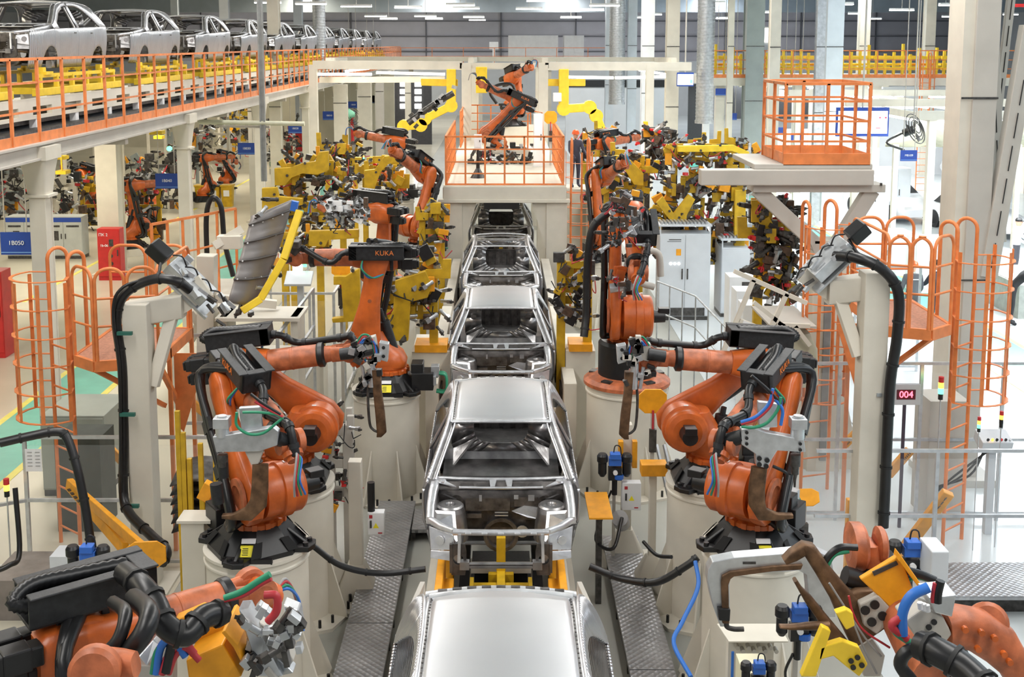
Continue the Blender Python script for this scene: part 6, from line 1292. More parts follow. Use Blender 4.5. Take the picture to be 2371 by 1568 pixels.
def xgun(label, Y, cx, cy, sgn, holes=True):
    """long jaw gun hanging at the wrists of the rear robots; sgn=+1: jaws lean right"""
    t = T('welding_gun', label, 'welding gun', W(cx, cy, Y)); f = lambda x, y: W(cx + sgn * x, cy + y, Y)
    for pl, m in (([(-30, -22), (18, -36), (26, 6), (-24, 18)], GRC), ([(28, -22), (50, -18), (47, 24), (26, 18)], ALU)): MB().prism([f(a, b) for a, b in pl], (0, .12, 0)).done('gun_plate', m, t, bevel=.008)
    mb = MB(); mb.loft([(f(20, 40), X1, Y1, .06, .05), (f(24, 90), X1, Y1, .05, .05), (f(30, 140), X1, Y1, .055, .05), (f(34, 185), X1, Y1, .055, .05), (f(28, 196), X1, Y1, .03, .03)], 14, 5); mb.done('gun_arm', BRN, t)
    mb = MB(); mb.tube([f(5, 60), f(2, 110), f(6, 165), f(14, 180), f(26, 186)], .016, 8); mb.done('lower_jaw', DRK, t)
    mb = MB(); mb.cyl(f(8, 20), f(12, 80), .05, n=14); mb.cyl(f(-12, 30), f(-4, 80), .022, n=10); mb.done('cylinder', ALU, t)
    for k, c in enumerate((CG, CR, CB, CB, HOS)): MB().tube([f(-25 + 4 * k, -20), f(-10 + 3 * k, -40 + 5 * k), f(10 + 3 * k, -30 + 4 * k), f(16 + 2 * k, 20), f(0, 45 + 3 * k)], .012, 6).done('gun_cable', c, t)
    for a in (-10, 10): c = f(38, a); MB().cyl(c - Y1 * .004, c - Y1 * .012, .02, n=12).done('hole', BLK, t)
    MB().cyl(f(-62, 6), f(-22, 0), .07, n=16).done('mounting_flange', BLM, t)
    R = random.Random(cx)
    for k in range(18): MB().box(f(R.uniform(-35, 30), R.uniform(-40, 70)) - Y1 * .03, (R.uniform(.04, .1), .08, R.uniform(.04, .1)), Matrix.Rotation(R.uniform(-.6, .6), 3, 'Y')).done('valve_block', R.choice((STL, DRK, BLK, GRC)), t, bevel=.004)
    return t
xgun('long jaw welding gun hanging at the wrist before the tall left pedestal', 13.1, 850, 815, 1)
xgun('long jaw welding gun hanging at the wrist before the large right robot', 13.1, 1478, 820, -1)
fixture('grey gun tool held high before the large right robot', W(1440, 505, 16.0), .42, .35, .75, 71, 14, col=ALU, arms=0, dark=.3, red=.05, frame=False, base=3.3, s=.8, cables=14, name='servo_gun', cat='welding gun')
tt = fixture('orange and black tool block low before the large right robot', W(1450, 640, 16.4), .5, .3, .3, 72, 7, col=ORG, arms=1, dark=.3, red=.2, frame=False, base=2.9, s=.8, cables=4, name='tool_block', cat='tool')
p = W(1422, 560, 16.1); MB().prism([W(1462, 560, 16.2), W(1494, 552, 16.2), W(1486, 606, 16.2), W(1460, 604, 16.2)], (0, .1, 0)).done('orange_cover', ORG, tt, bevel=.01); MB().prism([W(1478, 562, 16.19), W(1486, 560, 16.19), W(1481, 592, 16.19), W(1474, 592, 16.19)], (0, .004, 0)).done('yellow_label', CLE, tt)
mb = MB(); a, b = W(1412, 668, 16.5), W(1465, 660, 16.5); mb.cyl(a, b, .07, n=18); mb.done('silver_cylinder', ALU, tt)
MB().tube([W(x, y, 16.6) for x, y in ((1530, 640), (1525, 590), (1500, 582), (1470, 600), (1480, 650), (1515, 665))], .05, 8, closed=False).done('pale_hose_loop', GRC, tt)
# tall black hoses of the large robot
cable('long black hose standing left of the large right robot link', [W(1408, 492, 16.7), W(1372, 530, 16.7), W(1360, 620, 16.7), W(1358, 720, 16.7), W(1352, 780, 16.6)], .06, ties=True)
# ---------------------------------------------------------------- bottom right: C frame gun, brown gun arms, orange wrists
t = T('c_frame_gun', 'silver c shaped gun frame with a rounded opening at the bottom right', 'welding gun', W(1700, 1400, 8.4)); Yc = 8.4
out = [(1637, 1330), (1655, 1300), (1720, 1290), (1900, 1272), (1935, 1285), (1945, 1420), (1915, 1420)]
mid = [(1640, 1320), (1650, 1302), (1700, 1292), (1800, 1284), (1890, 1276), (1925, 1292), (1935, 1350), (1935, 1430)]
inn = [(1690, 1345), (1698, 1335), (1730, 1330), (1800, 1325), (1850, 1322), (1868, 1332), (1872, 1370), (1872, 1430)]
mb = MB(); n_ = len(mid)
def strip(A, B, Y, dp, m, nm, t):
    mb = MB(); v = []
    for a, b in zip(A, B): v += [W(*a, Y), W(*b, Y), W(*a, Y) + Y1 * dp, W(*b, Y) + Y1 * dp]
    fs = []
    for i in range(len(A) - 1):
        k = 4 * i; fs += [(k, k + 1, k + 5, k + 4), (k + 2, k + 6, k + 7, k + 3), (k, k + 4, k + 6, k + 2), (k + 1, k + 3, k + 7, k + 5)]
    fs += [(0, 2, 3, 1), (len(v) - 4, len(v) - 3, len(v) - 1, len(v) - 2)]; mb.add(v, fs); return mb.done(nm, m, t, bevel=.006)
strip([(1668, 1452), (1650, 1400), (1638, 1345)] + mid, [(1688, 1452), (1690, 1400), (1689, 1360)] + inn, Yc, .12, ALU, 'c_frame', t)
strip([(1673, 1445), (1672, 1400), (1670, 1350), (1672, 1335), (1690, 1325), (1790, 1312), (1860, 1308)], [(1689, 1445), (1688, 1400), (1687, 1356), (1692, 1342), (1700, 1336), (1790, 1324), (1855, 1320)], Yc - .03, .03, BRN, 'conductor_strip', t)
MB().prism([W(a, b, Yc - .05) for a, b in ((1663, 1410), (1692, 1412), (1690, 1440), (1665, 1438))], (0, .2, 0)).done('clamp_block', BLK, t, bevel=.008)
MB().tube([W(1682, 1440, Yc), W(1684, 1452, Yc), W(1700, 1457, Yc), W(1722, 1457, Yc)], .02, 8).done('electrode', DRK, t)
MB().bb(W(1720, 1302, Yc).x, W(1750, 1302, Yc).x, Yc - .006, Yc, W(1720, 1306, Yc).z, W(1720, 1301, Yc).z).done('type_plate', DRK, t)
# brown gun
Yb = 7.6; t = T('brown_gun', 'brown copper welding gun with two long arms at the bottom right', 'welding gun', W(1950, 1450, Yb))
def px_loft(t, pts, Y, m, nm, th=.05, p=5, n=14):
    sec = []
    for i, (x, y, w) in enumerate(pts):
        d = W(*pts[min(i + 1, len(pts) - 1)][:2], Y) - W(*pts[max(i - 1, 0)][:2], Y); d.normalize(); sec.append((W(x, y, Y), d.cross(Y1).normalized(), Y1, w, th))
    return MB().loft(sec, n, p).done(nm, m, t)
px_loft(t, [(1862, 1262, .02), (1875, 1275, .05), (1905, 1320, .055), (1940, 1370, .07), (1975, 1420, .11), (2010, 1470, .14)], Yb, BRN, 'upper_arm')
px_loft(t, [(1815, 1298, .02), (1835, 1285, .04), (1862, 1268, .045), (1880, 1272, .04)], Yb, BRN, 'hook_tip', .045)
px_loft(t, [(1950, 1385, .03), (1985, 1378, .045), (2030, 1372, .03)], Yb, BRN, 'upper_web', .04)
px_loft(t, [(1840, 1342, .014), (1852, 1362, .016), (1870, 1385, .03), (1900, 1425, .035), (1935, 1480, .06), (1965, 1520, .06)], Yb - .1, BRN, 'lower_arm', .035, 3)
px_loft(t, [(1805, 1450, .01), (1830, 1452, .018), (1870, 1450, .028), (1920, 1448, .03)], Yb - .15, BRN, 'side_electrode', .03, 2)
MB().prism([W(a, b, Yb - .1) for a, b in ((1990, 1400), (2035, 1378), (2068, 1415), (2065, 1440), (2030, 1470), (2002, 1450))], (0, .16, 0)).done('pivot_plate', GRC, t, bevel=.01)
for x, y in ((2003, 1413), (2025, 1400), (2018, 1440), (2043, 1426)): c = W(x, y, Yb - .11); MB().cyl(c, c - Y1 * .01, .032, n=14).done('bolt', BLK, t)
MB().prism([W(a, b, Yb + .05) for a, b in ((1985, 1500), (2020, 1480), (2050, 1520), (2040, 1568), (2000, 1568))], (0, .16, 0)).done('lower_plate', GRC, t, bevel=.01)
mb = MB()
for k, pts in enumerate((((1920, 1350), (1965, 1420), (2005, 1480), (2040, 1520)), ((1965, 1380), (1975, 1420), (2000, 1460), (2060, 1500)), ((1975, 1440), (2000, 1500), (2030, 1560)))): MB().tube([W(a, b, Yb - .14) for a, b in pts], .008, 6).done('thin_hose', (CGY, CR, CGY)[k], t)
t = T('yellow_bracket', 'yellow bent bracket plates below the brown gun at the bottom right', 'bracket', W(1930, 1500, 7.2)); Yy = 7.2
for pl in ([(1905, 1452), (1925, 1462), (1890, 1568), (1855, 1568), (1880, 1510)], [(1900, 1500), (1950, 1485), (1990, 1500), (2010, 1540), (1990, 1568), (1960, 1545), (1930, 1520), (1895, 1530)], [(1935, 1420), (1960, 1412), (1975, 1420), (1980, 1450), (1960, 1460)]): MB().prism([W(a, b, Yy) for a, b in pl], (0, .06, 0)).done('yellow_plate', YEB, t, bevel=.008)
for x, y in ((1970, 1530), (1985, 1522), (1975, 1545), (1995, 1540)): c = W(x, y, Yy - .005); MB().cyl(c, c - Y1 * .01, .018, n=12).done('bolt', BLK, t)
# orange cover + forearm + wrist
t = T('welding_robot', 'orange robot arm reaching in at the bottom right, wrist with two drums', 'robot', W(2060, 1400, 7.9)); Yo = 7.9
for (x0, y0), (x1, y1), r in (((1962, 1265), (2000, 1265), .17), ((2025, 1262), (2047, 1262), .13)):
    a, b = W(x0, y0, Yo), W(x1, y1, Yo); mb = MB(); mb.lathe(a, b - a, [(r * .6, 0), (r, .02), (r, (b - a).length * .8), (r * .9, (b - a).length)], 28); mb.done('wrist_drum', ORD, t)
sec = [(W(2010, 1255, Yo), X1, Y1, .06, .10), (W(2015, 1285, Yo), X1, Y1, .07, .10), (W(2025, 1305, Yo), X1, Y1, .10, .11)]; MB().loft(sec, 18, 3).done('wrist_neck', ORD, t)
def pcyl(t, a, b, r0, r1, Y, m, nm, Y2=None): return MB().cyl(W(*a, Y), W(*b, Y2 or Y), r0, r1, 26).done(nm, m, t)
pcyl(t, (2022, 1296), (2028, 1310), .145, .15, Yo, BLK, 'seal_ring'); pcyl(t, (2028, 1310), (2045, 1348), .14, .14, Yo, ORD, 'forearm_tube'); pcyl(t, (2045, 1348), (2180, 1568), .14, .2, Yo, ORD, 'forearm', 7.0)
MB().prism([W(a, b, 7.5) for a, b in ((1992, 1342), (2085, 1285), (2098, 1322), (2118, 1375), (2100, 1405), (2070, 1415))], (0, .05, 0)).done('amber_cover', AMB, t, bevel=.01)
MB().prism([W(a, b, 7.45) for a, b in ((2085, 1285), (2132, 1352), (2128, 1362), (2082, 1300))], (0, .12, 0)).done('cover_edge', AMB, t, bevel=.006)
MB().prism([W(a, b, 7.49) for a, b in ((2020, 1325), (2076, 1300), (2080, 1308), (2024, 1334))], (0, .01, 0)).done('cover_slot', DRK, t)
pts = [(1955, 1335), (1985, 1345), (2010, 1362)]; MB().tube([W(a, b, 7.7) for a, b in pts], .075, 12).done('hose_coupling', HOS, t)
for cc, pts, r in ((CG, [(1910, 1320), (1930, 1285), (1965, 1275)], .02), (HOS, [(1915, 1350), (1905, 1310), (1940, 1270), (1985, 1268)], .025), (HOS, [(2085, 1318), (2130, 1330), (2165, 1345)], .03), (CG, [(2095, 1352), (2120, 1338), (2150, 1345)], .012)): MB().tube([W(a, b, 7.6) for a, b in pts], r, 8).done('arm_cable', cc, t)
t = T('welding_robot', 'second orange robot wrist entering from the bottom right corner with grey gun plates', 'robot', W(2280, 1500, 6.8)); Yp = 6.8
px_loft(t, [(2190, 1450, .09), (2215, 1448, .12), (2260, 1458, .13), (2310, 1490, .13), (2345, 1535, .10), (2380, 1600, .09)], Yp, ORD, 'forearm', .11, 3, 22)
for (x, y), r in (((2285, 1440), .12),): c = W(x, y, Yp + .1); MB().lathe(c, (-.3, -1, .5), [(r, 0), (r, .10), (r * .8, .12), (r * .5, .12)], 24).done('wrist_drum', ORD, t)
for x, y in ((2232, 1455), (2300, 1475), (2270, 1462), (2322, 1512), (2335, 1530), (2262, 1500)): c = W(x, y, Yp - .13); MB().cyl(c, c - Y1 * .03, .02, n=10).done('bolt', ORG, t)
MB().prism([W(a, b, Yp - .1) for a, b in ((2095, 1440), (2140, 1408), (2185, 1430), (2205, 1470), (2180, 1500), (2130, 1490))], (0, .2, 0)).done('gun_plate', GRC, t, bevel=.01)
MB().prism([W(a, b, Yp - .12) for a, b in ((2150, 1385), (2215, 1378), (2205, 1430), (2165, 1420))], (0, .2, 0)).done('valve_plate', ALU, t, bevel=.008)
for x, y in ((2150, 1452), (2162, 1440), (2130, 1472), (2148, 1470)): c = W(x, y, Yp - .105); MB().cyl(c, c - Y1 * .01, .018, n=10).done('hole', BLK, t)
for cc, pts, r in ((CB, [(2150, 1360), (2110, 1380), (2090, 1420), (2090, 1470)], .032), (CR, [(2085, 1430), (2065, 1450), (2100, 1480)], .026), (CG, [(2065, 1440), (2075, 1465), (2110, 1490)], .022), (CR, [(2165, 1350), (2160, 1380), (2160, 1395)], .014), (HOS, [(2178, 1345), (2172, 1370), (2170, 1395)], .028)): MB().tube([W(a, b, Yp - .2) for a, b in pts], r, 8).done('gun_cable', cc, t)
for k in range(3): MB().cyl(W(2130 + k * 8, 1395 + k * 3, Yp - .15), W(2132 + k * 8, 1410 + k * 3, Yp - .15), .018, n=8).done('white_fitting', CLW, t)
cable('thick black corrugated hose crossing the bottom right corner', [W(2130, 1495, 6.4), W(2170, 1510, 6.3), W(2230, 1545, 6.2), W(2300, 1610, 6.0)], .085, name='corrugated_hose')
cable('black hose loop left of the thick corrugated hose at the bottom right', [W(2140, 1500, 6.5), W(2100, 1510, 6.5), W(2085, 1540, 6.5), W(2110, 1575, 6.5)], .04, ties=False, name='corrugated_hose')
cable('black double hose behind the corner robot wrist', [W(2215, 1500, 7.0), W(2225, 1540, 7.0), W(2210, 1590, 7.0)], .06, ties=False, name='corrugated_hose')
# white box, small cream stand at the bottom
t = T('control_box', 'tall pale box beside the blue air unit above the bottom right robot', 'control box', Gz(2170, 1500)); a, b = W(2158, 1278, 9.3), W(2195, 1350, 9.3); MB().bb(a.x, b.x, 9.3, 9.6, b.z, a.z).done('body', LGR, t, bevel=.01); MB().bb((a.x + b.x) / 2 - .03, (a.x + b.x) / 2 + .03, 9.4, 9.46, 0, b.z).done('stand', LGR, t)
t = T('valve_stand', 'cream stand with folded top plate and blue valves at the bottom edge', 'stand', Gz(1740, 1700)); a, b = W(1665, 1458, 9.0), W(1815, 1480, 9.0)
mb = MB(); mb.prism([(a.x, 9.1, a.z), (b.x - .02, 9.1, a.z), (b.x, 8.85, a.z - .02), (a.x + .05, 8.85, a.z - .02)], (0, 0, -.015)); mb.done('top_plate', CRM, t, bevel=.004); MB().bb(a.x + .08, b.x - .08, 9.0, 9.1, 0, a.z - .02).done('back_plate', CRM, t)
R = random.Random(3)
for k in range(8): c = V((a.x + .14 + k * .045, 8.98, a.z - .12 - .03 * (k % 2))); MB().cyl(c, c - Y1 * .06, .018, n=10).done('fitting', GRC, t)
for k, cc in enumerate((CB, CR, CR)): x = a.x + (.1, .16, .42)[k]; MB().cyl((x, 8.92, a.z - .15 - .1 * (k > 0)), (x + (.0, .02, .03)[k], 8.92, a.z - .6), .012, n=8).done('tube', cc, t)
MB().bb(W(1716, 1540, 8.4).x, W(1780, 1540, 8.4).x, 8.3, 8.6, 0, W(1716, 1545, 8.4).z).done('pale_table', mat('pale_yellow_paint', (.72, .68, .48), .5, 0, .03), t)
# ---------------------------------------------------------------- bottom left gun
t = T('gripper_gun', 'grey welding gun with amber cover hanging from the bottom left robot', 'welding gun', W(560, 1500, 5.9)); Yg = 5.9
MB().prism([W(a, b, Yg) for a, b in ((430, 1530), (515, 1492), (560, 1568), (440, 1600))], (0, .3, 0)).done('amber_cover', AMB, t, bevel=.01)
MB().prism([W(a, b, Yg + .2) for a, b in ((400, 1440), (465, 1412), (545, 1462), (520, 1500), (430, 1490))], (0, .1, 0)).done('amber_plate', AMB, t, bevel=.01)
strip([(512, 1465), (540, 1500), (558, 1535)], [(520, 1460), (550, 1495), (560, 1530)], Yg - .02, .3, AMB, 'amber_edge', t)
MB().prism([W(a, b, Yg + .15) for a, b in ((508, 1470), (550, 1520), (548, 1550), (515, 1500))], (0, .02, 0)).done('dark_window', DRK, t)
for pl, m in (([(552, 1410), (575, 1408), (610, 1480), (655, 1568), (600, 1568), (575, 1490)], ALU), ([(600, 1440), (640, 1470), (680, 1530), (670, 1545), (620, 1520)], GRC), ([(655, 1400), (690, 1415), (700, 1460), (665, 1450)], STL), ([(585, 1500), (650, 1530), (680, 1560), (640, 1568), (600, 1560)], STL), ([(320, 1520), (355, 1480), (372, 1492), (340, 1545)], ALU), ([(310, 1540), (400, 1545), (400, 1600), (305, 1600)], GRC)): MB().prism([W(a, b, Yg + R_.uniform(0, .15)) for a, b in pl], (0, .1, 0)).done('gun_plate', m, t, bevel=.008)
R = random.Random(9)
for k in range(26): p = W(R.uniform(570, 695), R.uniform(1395, 1568), Yg + R.uniform(-.1, .15)); MB().box(p, (R.uniform(.03, .09), .06, R.uniform(.03, .1)), Matrix.Rotation(R.uniform(-.9, .9), 3, 'Y')).done('valve_block', R.choice((STL, DRK, BLK, GRC, ALU)), t, bevel=.004)
for k in range(4): clamp(t, W(R.uniform(600, 680), R.uniform(1400, 1540), Yg - .05), (R.uniform(-1, 1), -.3, R.uniform(-1, 1)), .6, k % 2 == 0)
for cc, pts, r in ((CG, [(520, 1385), (560, 1370), (600, 1345), (625, 1330)], .018), (CR, [(520, 1390), (565, 1378), (605, 1352), (628, 1340)], .014), (CR, [(612, 1378), (640, 1380), (640, 1415), (620, 1440)], .022), (CR, [(375, 1560), (395, 1510), (425, 1490), (450, 1515)], .022), (CR, [(390, 1560), (405, 1520), (430, 1500), (462, 1530)], .018), (CB, [(362, 1560), (372, 1500), (400, 1480), (430, 1520)], .022), (CG, [(352, 1560), (362, 1510), (390, 1475)], .014), (HOS, [(385, 1555), (400, 1490), (405, 1475)], .03)): MB().tube([W(a, b, Yg - .12) for a, b in pts], r, 8).done('gun_cable', cc, t)
cable('thick black hose dropping from the bottom left robot wrist to the grey gun', [W(288, 1325, 6.0), W(330, 1360, 5.8), W(360, 1400, 5.7), W(385, 1450, 5.6), W(430, 1470, 5.6), W(470, 1430, 5.7), W(520, 1418, 5.8)], .062, name='corrugated_hose')
MB_ = MB(); MB_.lathe(W(225, 1545, 5.0), (.1, -1, .15), [(.08, 0), (.115, .015), (.115, .07), (.095, .09), (.03, .095)], 28); d_ = T('gear_housing', 'round orange gear housing in front of the bottom left robot', 'gear housing', W(225, 1545, 5.0)); MB_.done('drum', ORD, d_)
px_loft(d_, [(240, 1545, .09), (285, 1545, .08), (315, 1540, .055)], 5.05, ORD, 'neck', .06, 3)
# ---------------------------------------------------------------- people
def person(label, g, yaw, helmet, top, legs, bend=0.0, arms=(.35, .5), h=1.76, skin=(.62, .36, .25), cap=None, badge=None):
    t = T('person', label, 'person', g); t.rotation_euler = (0, 0, yaw); s = h / 1.76; K = dict(local=True)
    hip = V((0, 0, .93 * s)); b = bend; sp = lambda l, f=0: hip + V((f, -math.sin(b) * l, math.cos(b) * l)) * s
    neck = sp(.52); head = neck + V((0, -math.sin(b * .6) * .16 - .02, math.cos(b * .6) * .16)) * s
    me = bpy.data.meshes.new('body'); vs = [hip, sp(.14), sp(.30), sp(.44), neck]; es = [(0, 1), (1, 2), (2, 3), (3, 4)]; rad = [(.155, .115), (.14, .105), (.165, .115), (.15, .10), (.06, .06)]
    for k, sd in enumerate((-1, 1)):
        n = len(vs); sh = sp(.45) + X1 * sd * .17 * s; a = arms[k]
        el = sh + V((sd * .05, -math.sin(a) * .28, -math.cos(a) * .28)) * s; wr = el + V((-sd * .02, -math.sin(a + .7) * .25, -math.cos(a + .7) * .25)) * s; ha = wr + (wr - el).normalized() * .07 * s
        vs += [sh, el, wr, ha]; es += [(3, n), (n, n + 1), (n + 1, n + 2), (n + 2, n + 3)]; rad += [(.075, .075), (.052, .052), (.036, .036), (.04, .022)]
        for fi in range(5):
            m = len(vs); f0 = ha + V((0, .0, 0)) + X1 * (fi - 2) * .016 * s; f1 = f0 + (wr - el).normalized() * (.05 + .02 * (fi in (1, 2, 3))) * s; vs += [f0, f1]; es += [(n + 3, m), (m, m + 1)]; rad += [(.009, .009)] * 2
        n = len(vs); hp = hip + X1 * sd * .09 * s - Z1 * .04; kn = V((sd * .10, -.02, .50 * s)); an = V((sd * .11, .02, .09 * s)); fo = V((sd * .12, -.14, .035))
        vs += [hp, kn, an, fo]; es += [(0, n), (n, n + 1), (n + 1, n + 2), (n + 2, n + 3)]; rad += [(.095, .095), (.062, .062), (.045, .045), (.045, .035)]
    me.from_pydata([tuple(v) for v in vs], es, []); o = bpy.data.objects.new('body', me); COL.objects.link(o); o.parent = t
    md = o.modifiers.new('skin', 'SKIN'); md.use_smooth_shade = True
    for i, r in enumerate(rad): me.skin_vertices[0].data[i].radius = (r[0] * s, r[1] * s)
    me.skin_vertices[0].data[0].use_root = True
    o.modifiers.new('sub', 'SUBSURF').levels = 1
    mt = mat('clothing_%s' % label[:12].replace(' ', '_'), top, .8, 0, .1, 9)
    if legs != top:      # darker trousers by height
        nt = mt.node_tree; tc = nt.nodes.new('ShaderNodeTexCoord'); sx = nt.nodes.new('ShaderNodeSeparateXYZ'); mr = nt.nodes.new('ShaderNodeMath'); mr.operation = 'GREATER_THAN'; mr.inputs[1].default_value = .95; mx = nt.nodes.new('ShaderNodeMix'); mx.data_type = 'RGBA'
        nt.links.new(tc.outputs['Object'], sx.inputs[0]); nt.links.new(sx.outputs['Z'], mr.inputs[0]); nt.links.new(mr.outputs[0], mx.inputs['Factor']); mx.inputs['A'].default_value = (*legs, 1); mx.inputs['B'].default_value = (*top, 1); nt.links.new(mx.outputs['Result'], nt.nodes['Principled BSDF'].inputs['Base Color'])
    me.materials.append(mt)
    hd = MB(); hd.loft([(head - Z1 * .12 * s, X1, Y1, .045, .05), (head - Z1 * .09 * s - Y1 * .01, X1, Y1, .06, .075), (head, X1, Y1, .078, .095), (head + Z1 * .07 * s, X1, Y1, .074, .09), (head + Z1 * .115 * s, X1, Y1, .04, .05)], 18, 2.2)
    hd.prism([head + V((-.012, -.095, -.03)), head + V((.012, -.095, -.03)), head + V((0, -.118, -.02)), head + V((0, -.095, .02))], (0, 0, .005))
    for sd in (-1, 1): hd.box(head + V((sd * .08, .0, -.01)), (.012, .03, .05))
    hd.done('head', mat('skin', skin, .6, 0, .05), t, **K)
    mb = MB()
    for sd in (-1, 1): mb.box(head + V((sd * .03, -.093, .012)), (.018, .006, .008))
    mb.box(head + V((0, -.09, -.065)), (.04, .006, .006)); mb.done('face_features', DRK, t, **K)
    if helmet: mb = MB(); mb.lathe(head + Z1 * .015, Z1, [(.13, .0), (.118, .015), (.112, .06), (.085, .115), (.03, .14), (.0, .142)], 22); mb.prism([head + V((-.07, -.1, .02)), head + V((.07, -.1, .02)), head + V((.04, -.17, .01)), head + V((-.04, -.17, .01))], (0, 0, .008)); mb.done('helmet', helmet, t, **K)
    if cap: mb = MB(); mb.lathe(head + Z1 * .02, Z1, [(.098, 0), (.095, .05), (.06, .10), (0, .11)], 20); mb.prism([head + V((-.06, -.08, .03)), head + V((.06, -.08, .03)), head + V((.04, -.18, .02)), head + V((-.04, -.18, .02))], (0, 0, .008)); mb.done('cap', cap, t, **K)
    if badge: mb = MB(); mb.box(sp(.40) + V((0, .118, 0)), (.2, .005, .02)); mb.done('back_lettering', CLW, t, **K)
    return t
HEL = mat('orange_helmet', (.80, .12, .02), .35, 0, 0)
person('person in grey workwear and orange helmet seen from behind on the right', Gz(2108, 775), math.radians(180), HEL, (.05, .053, .066), (.02, .022, .028), arms=(.1, .2), badge=True)
person('person in black clothes bending over a table at the right edge', Gz(2338, 752), math.radians(75), None, (.008, .008, .010), (.008, .008, .010), bend=.75, arms=(1.1, 1.2), cap=DRK)
person('person in dark workwear beside the orange helmet worker', Gz(2165, 770), math.radians(200), None, (.03, .034, .05), (.02, .02, .03), cap=mat('dark_hair', (.02, .015, .01), .8, 0, 0), arms=(.3, .6))
person('person in a white shirt and dark cap at the far right edge', Gz(2350, 640), math.radians(60), None, (.55, .58, .62), (.05, .05, .06), cap=BLK)
person('person with orange helmet standing right of the raised platform', W(1332, 352, 36), math.radians(20), HEL, (.06, .06, .09), (.06, .06, .09), h=1.8).location.z = 2.3
tag(MB().bb(W(1332, 352, 36).x - .6, W(1332, 352, 36).x + .7, 35.5, 36.8, 0, 2.3).done('side_platform', CRM), 'cream side platform under the worker right of the raised platform', 'platform')
t = T('work_table', 'grey table with pale sheets by the person bending at the right edge', 'table', Gz(2385, 740)); g = Gz(2395, 735); mb = MB(); mb.bb(g.x - .5, g.x + 1.5, g.y - .2, g.y + 2.5, .0, .85); mb.done('table_body', mat('grey_green_table', (.28, .30, .27), .6, 0, .1), t); MB().bb(g.x - .45, g.x + 1.2, g.y - .1, g.y + 1.2, .85, .87).done('paper_sheet', WHT, t)
# ---------------------------------------------------------------- right side: assembly hall behind
def simple_car(label, loc, rot, m, s=1.0, glass=None):
    t = T('assembled_car', label, 'car', loc, 'cars in the bright assembly hall'); t.rotation_euler = (0, 0, rot); K = dict(local=True)
    prof = [(.0, .55, .72), (.25, .72, .80), (1.1, .88, .84), (1.35, .95, .84), (2.0, 1.38, .66), (2.6, 1.45, .64), (3.3, 1.36, .64), (3.9, 1.02, .82), (4.2, .90, .80), (4.3, .60, .74)]
    mb = MB(); rows = []
    for y, z, w in prof:
        b = .92 if z > .95 else z * .9
        rows.append([V((-w * 1.0 if z < .95 else -.86, y, .28)), V((-.88, y, .6 if z > .6 else z * .9)), V((-.86 if z > .95 else -w, y, min(b, z))), V((-w * .95, y, z * .98)), V((0, y, z + .02)), V((w * .95, y, z * .98)), V((.86 if z > .95 else w, y, min(b, z))), V((.88, y, .6 if z > .6 else z * .9)), V((w if z < .95 else .86, y, .28))])
    mb.grid(rows); mb.add([rows[0][i] for i in range(9)], [tuple(range(9))]); mb.add([rows[-1][i] for i in range(9)], [tuple(reversed(range(9)))]); mb.done('body_shell', m, t, **K)
    mb = MB(); G = glass or BLM
    mb.add([(-.74, 1.42, 1.0), (.74, 1.42, 1.0), (.62, 1.96, 1.37), (-.62, 1.96, 1.37)], [(0, 1, 2, 3)]); mb.done('windscreen', G, t, **K)
    for sd in (-1, 1): mb = MB(); mb.prism([(sd * .875, 1.6, .97), (sd * .875, 3.5, .97), (sd * .70, 3.2, 1.31), (sd * .70, 2.1, 1.34)], (sd * .01, 0, 0)); mb.done('side_window', G, t, **K)
    for y in (.85, 3.45):
        for sd in (-1, 1): MB().lathe((sd * .72, y, .33), (sd, 0, 0), [(.33, 0), (.33, .18), (.22, .19), (.2, .17), (.05, .18)], 22).done('wheel', BLK, t, **K)
    mb = MB()
    for sd in (-1, 1): mb.box((sd * .6, .06, .62), (.3, .06, .12))
    mb.done('headlamp', CLW, t, **K); t.scale = (s,) * 3; return t
WCAR = mat('white_car_paint', (.85, .87, .90), .2, 0, 0)
simple_car('white car standing right of the blue hanging sign', Gz(2135, 520), .25, WCAR)
simple_car('white car farther back behind the grey portal', Gz(2100, 400), .25, WCAR)
simple_car('white car at the right edge behind the workers', Gz(2345, 560), .2, WCAR)
simple_car('white car near the right edge, second in depth', Gz(2330, 430), .2, WCAR)
for x in (12.2, 15.4, 18.6):
    for y in (33, 40, 48, 58):
        t = T('portal_column', 'pale square column of the assembly hall frame, x %s' % '', 'column', (x, y, 0), 'pale frame columns of the assembly hall'); t['label'] = 'pale square column of the assembly hall frame on the right'
        MB().bb(x - .1, x + .1, y - .1, y + .1, 0, 4.6).done('shaft', CRM, t); MB().bb(x - .2, x + .2, y - .2, y + .2, 0, .03).done('foot_plate', CRM, t)
for y in (33, 40, 48, 58):
    t = T('frame_beam', 'pale cross beam over the assembly hall, %s' % {33: 'nearest', 40: 'second', 48: 'third', 58: 'farthest'}[y], 'beam', (15.4, y, 4.6)); MB().bb(11.8, 19.2, y - .12, y + .12, 4.6, 4.85).done('beam', CRM, t)
    for k in range(3): xx = 12.8 + k * 2.4; o = MB().bb(xx, xx + 1.3, y - .1, y + .1, 4.52, 4.6).done('strip_lamp', LAMP); tag(o, 'white strip lamp under the assembly hall beams', 'lamp', 'strip lamps of the assembly hall')
for x_ in (13.06, 16.06): tag(MB().bb(x_ - .06, x_ + .06, 33.12, 57.88, 4.38, 4.6).done('lamp_beam', CRM), 'pale lengthwise lamp beam of the assembly hall, %s one' % ('left' if x_ < 14 else 'right'), 'beam')
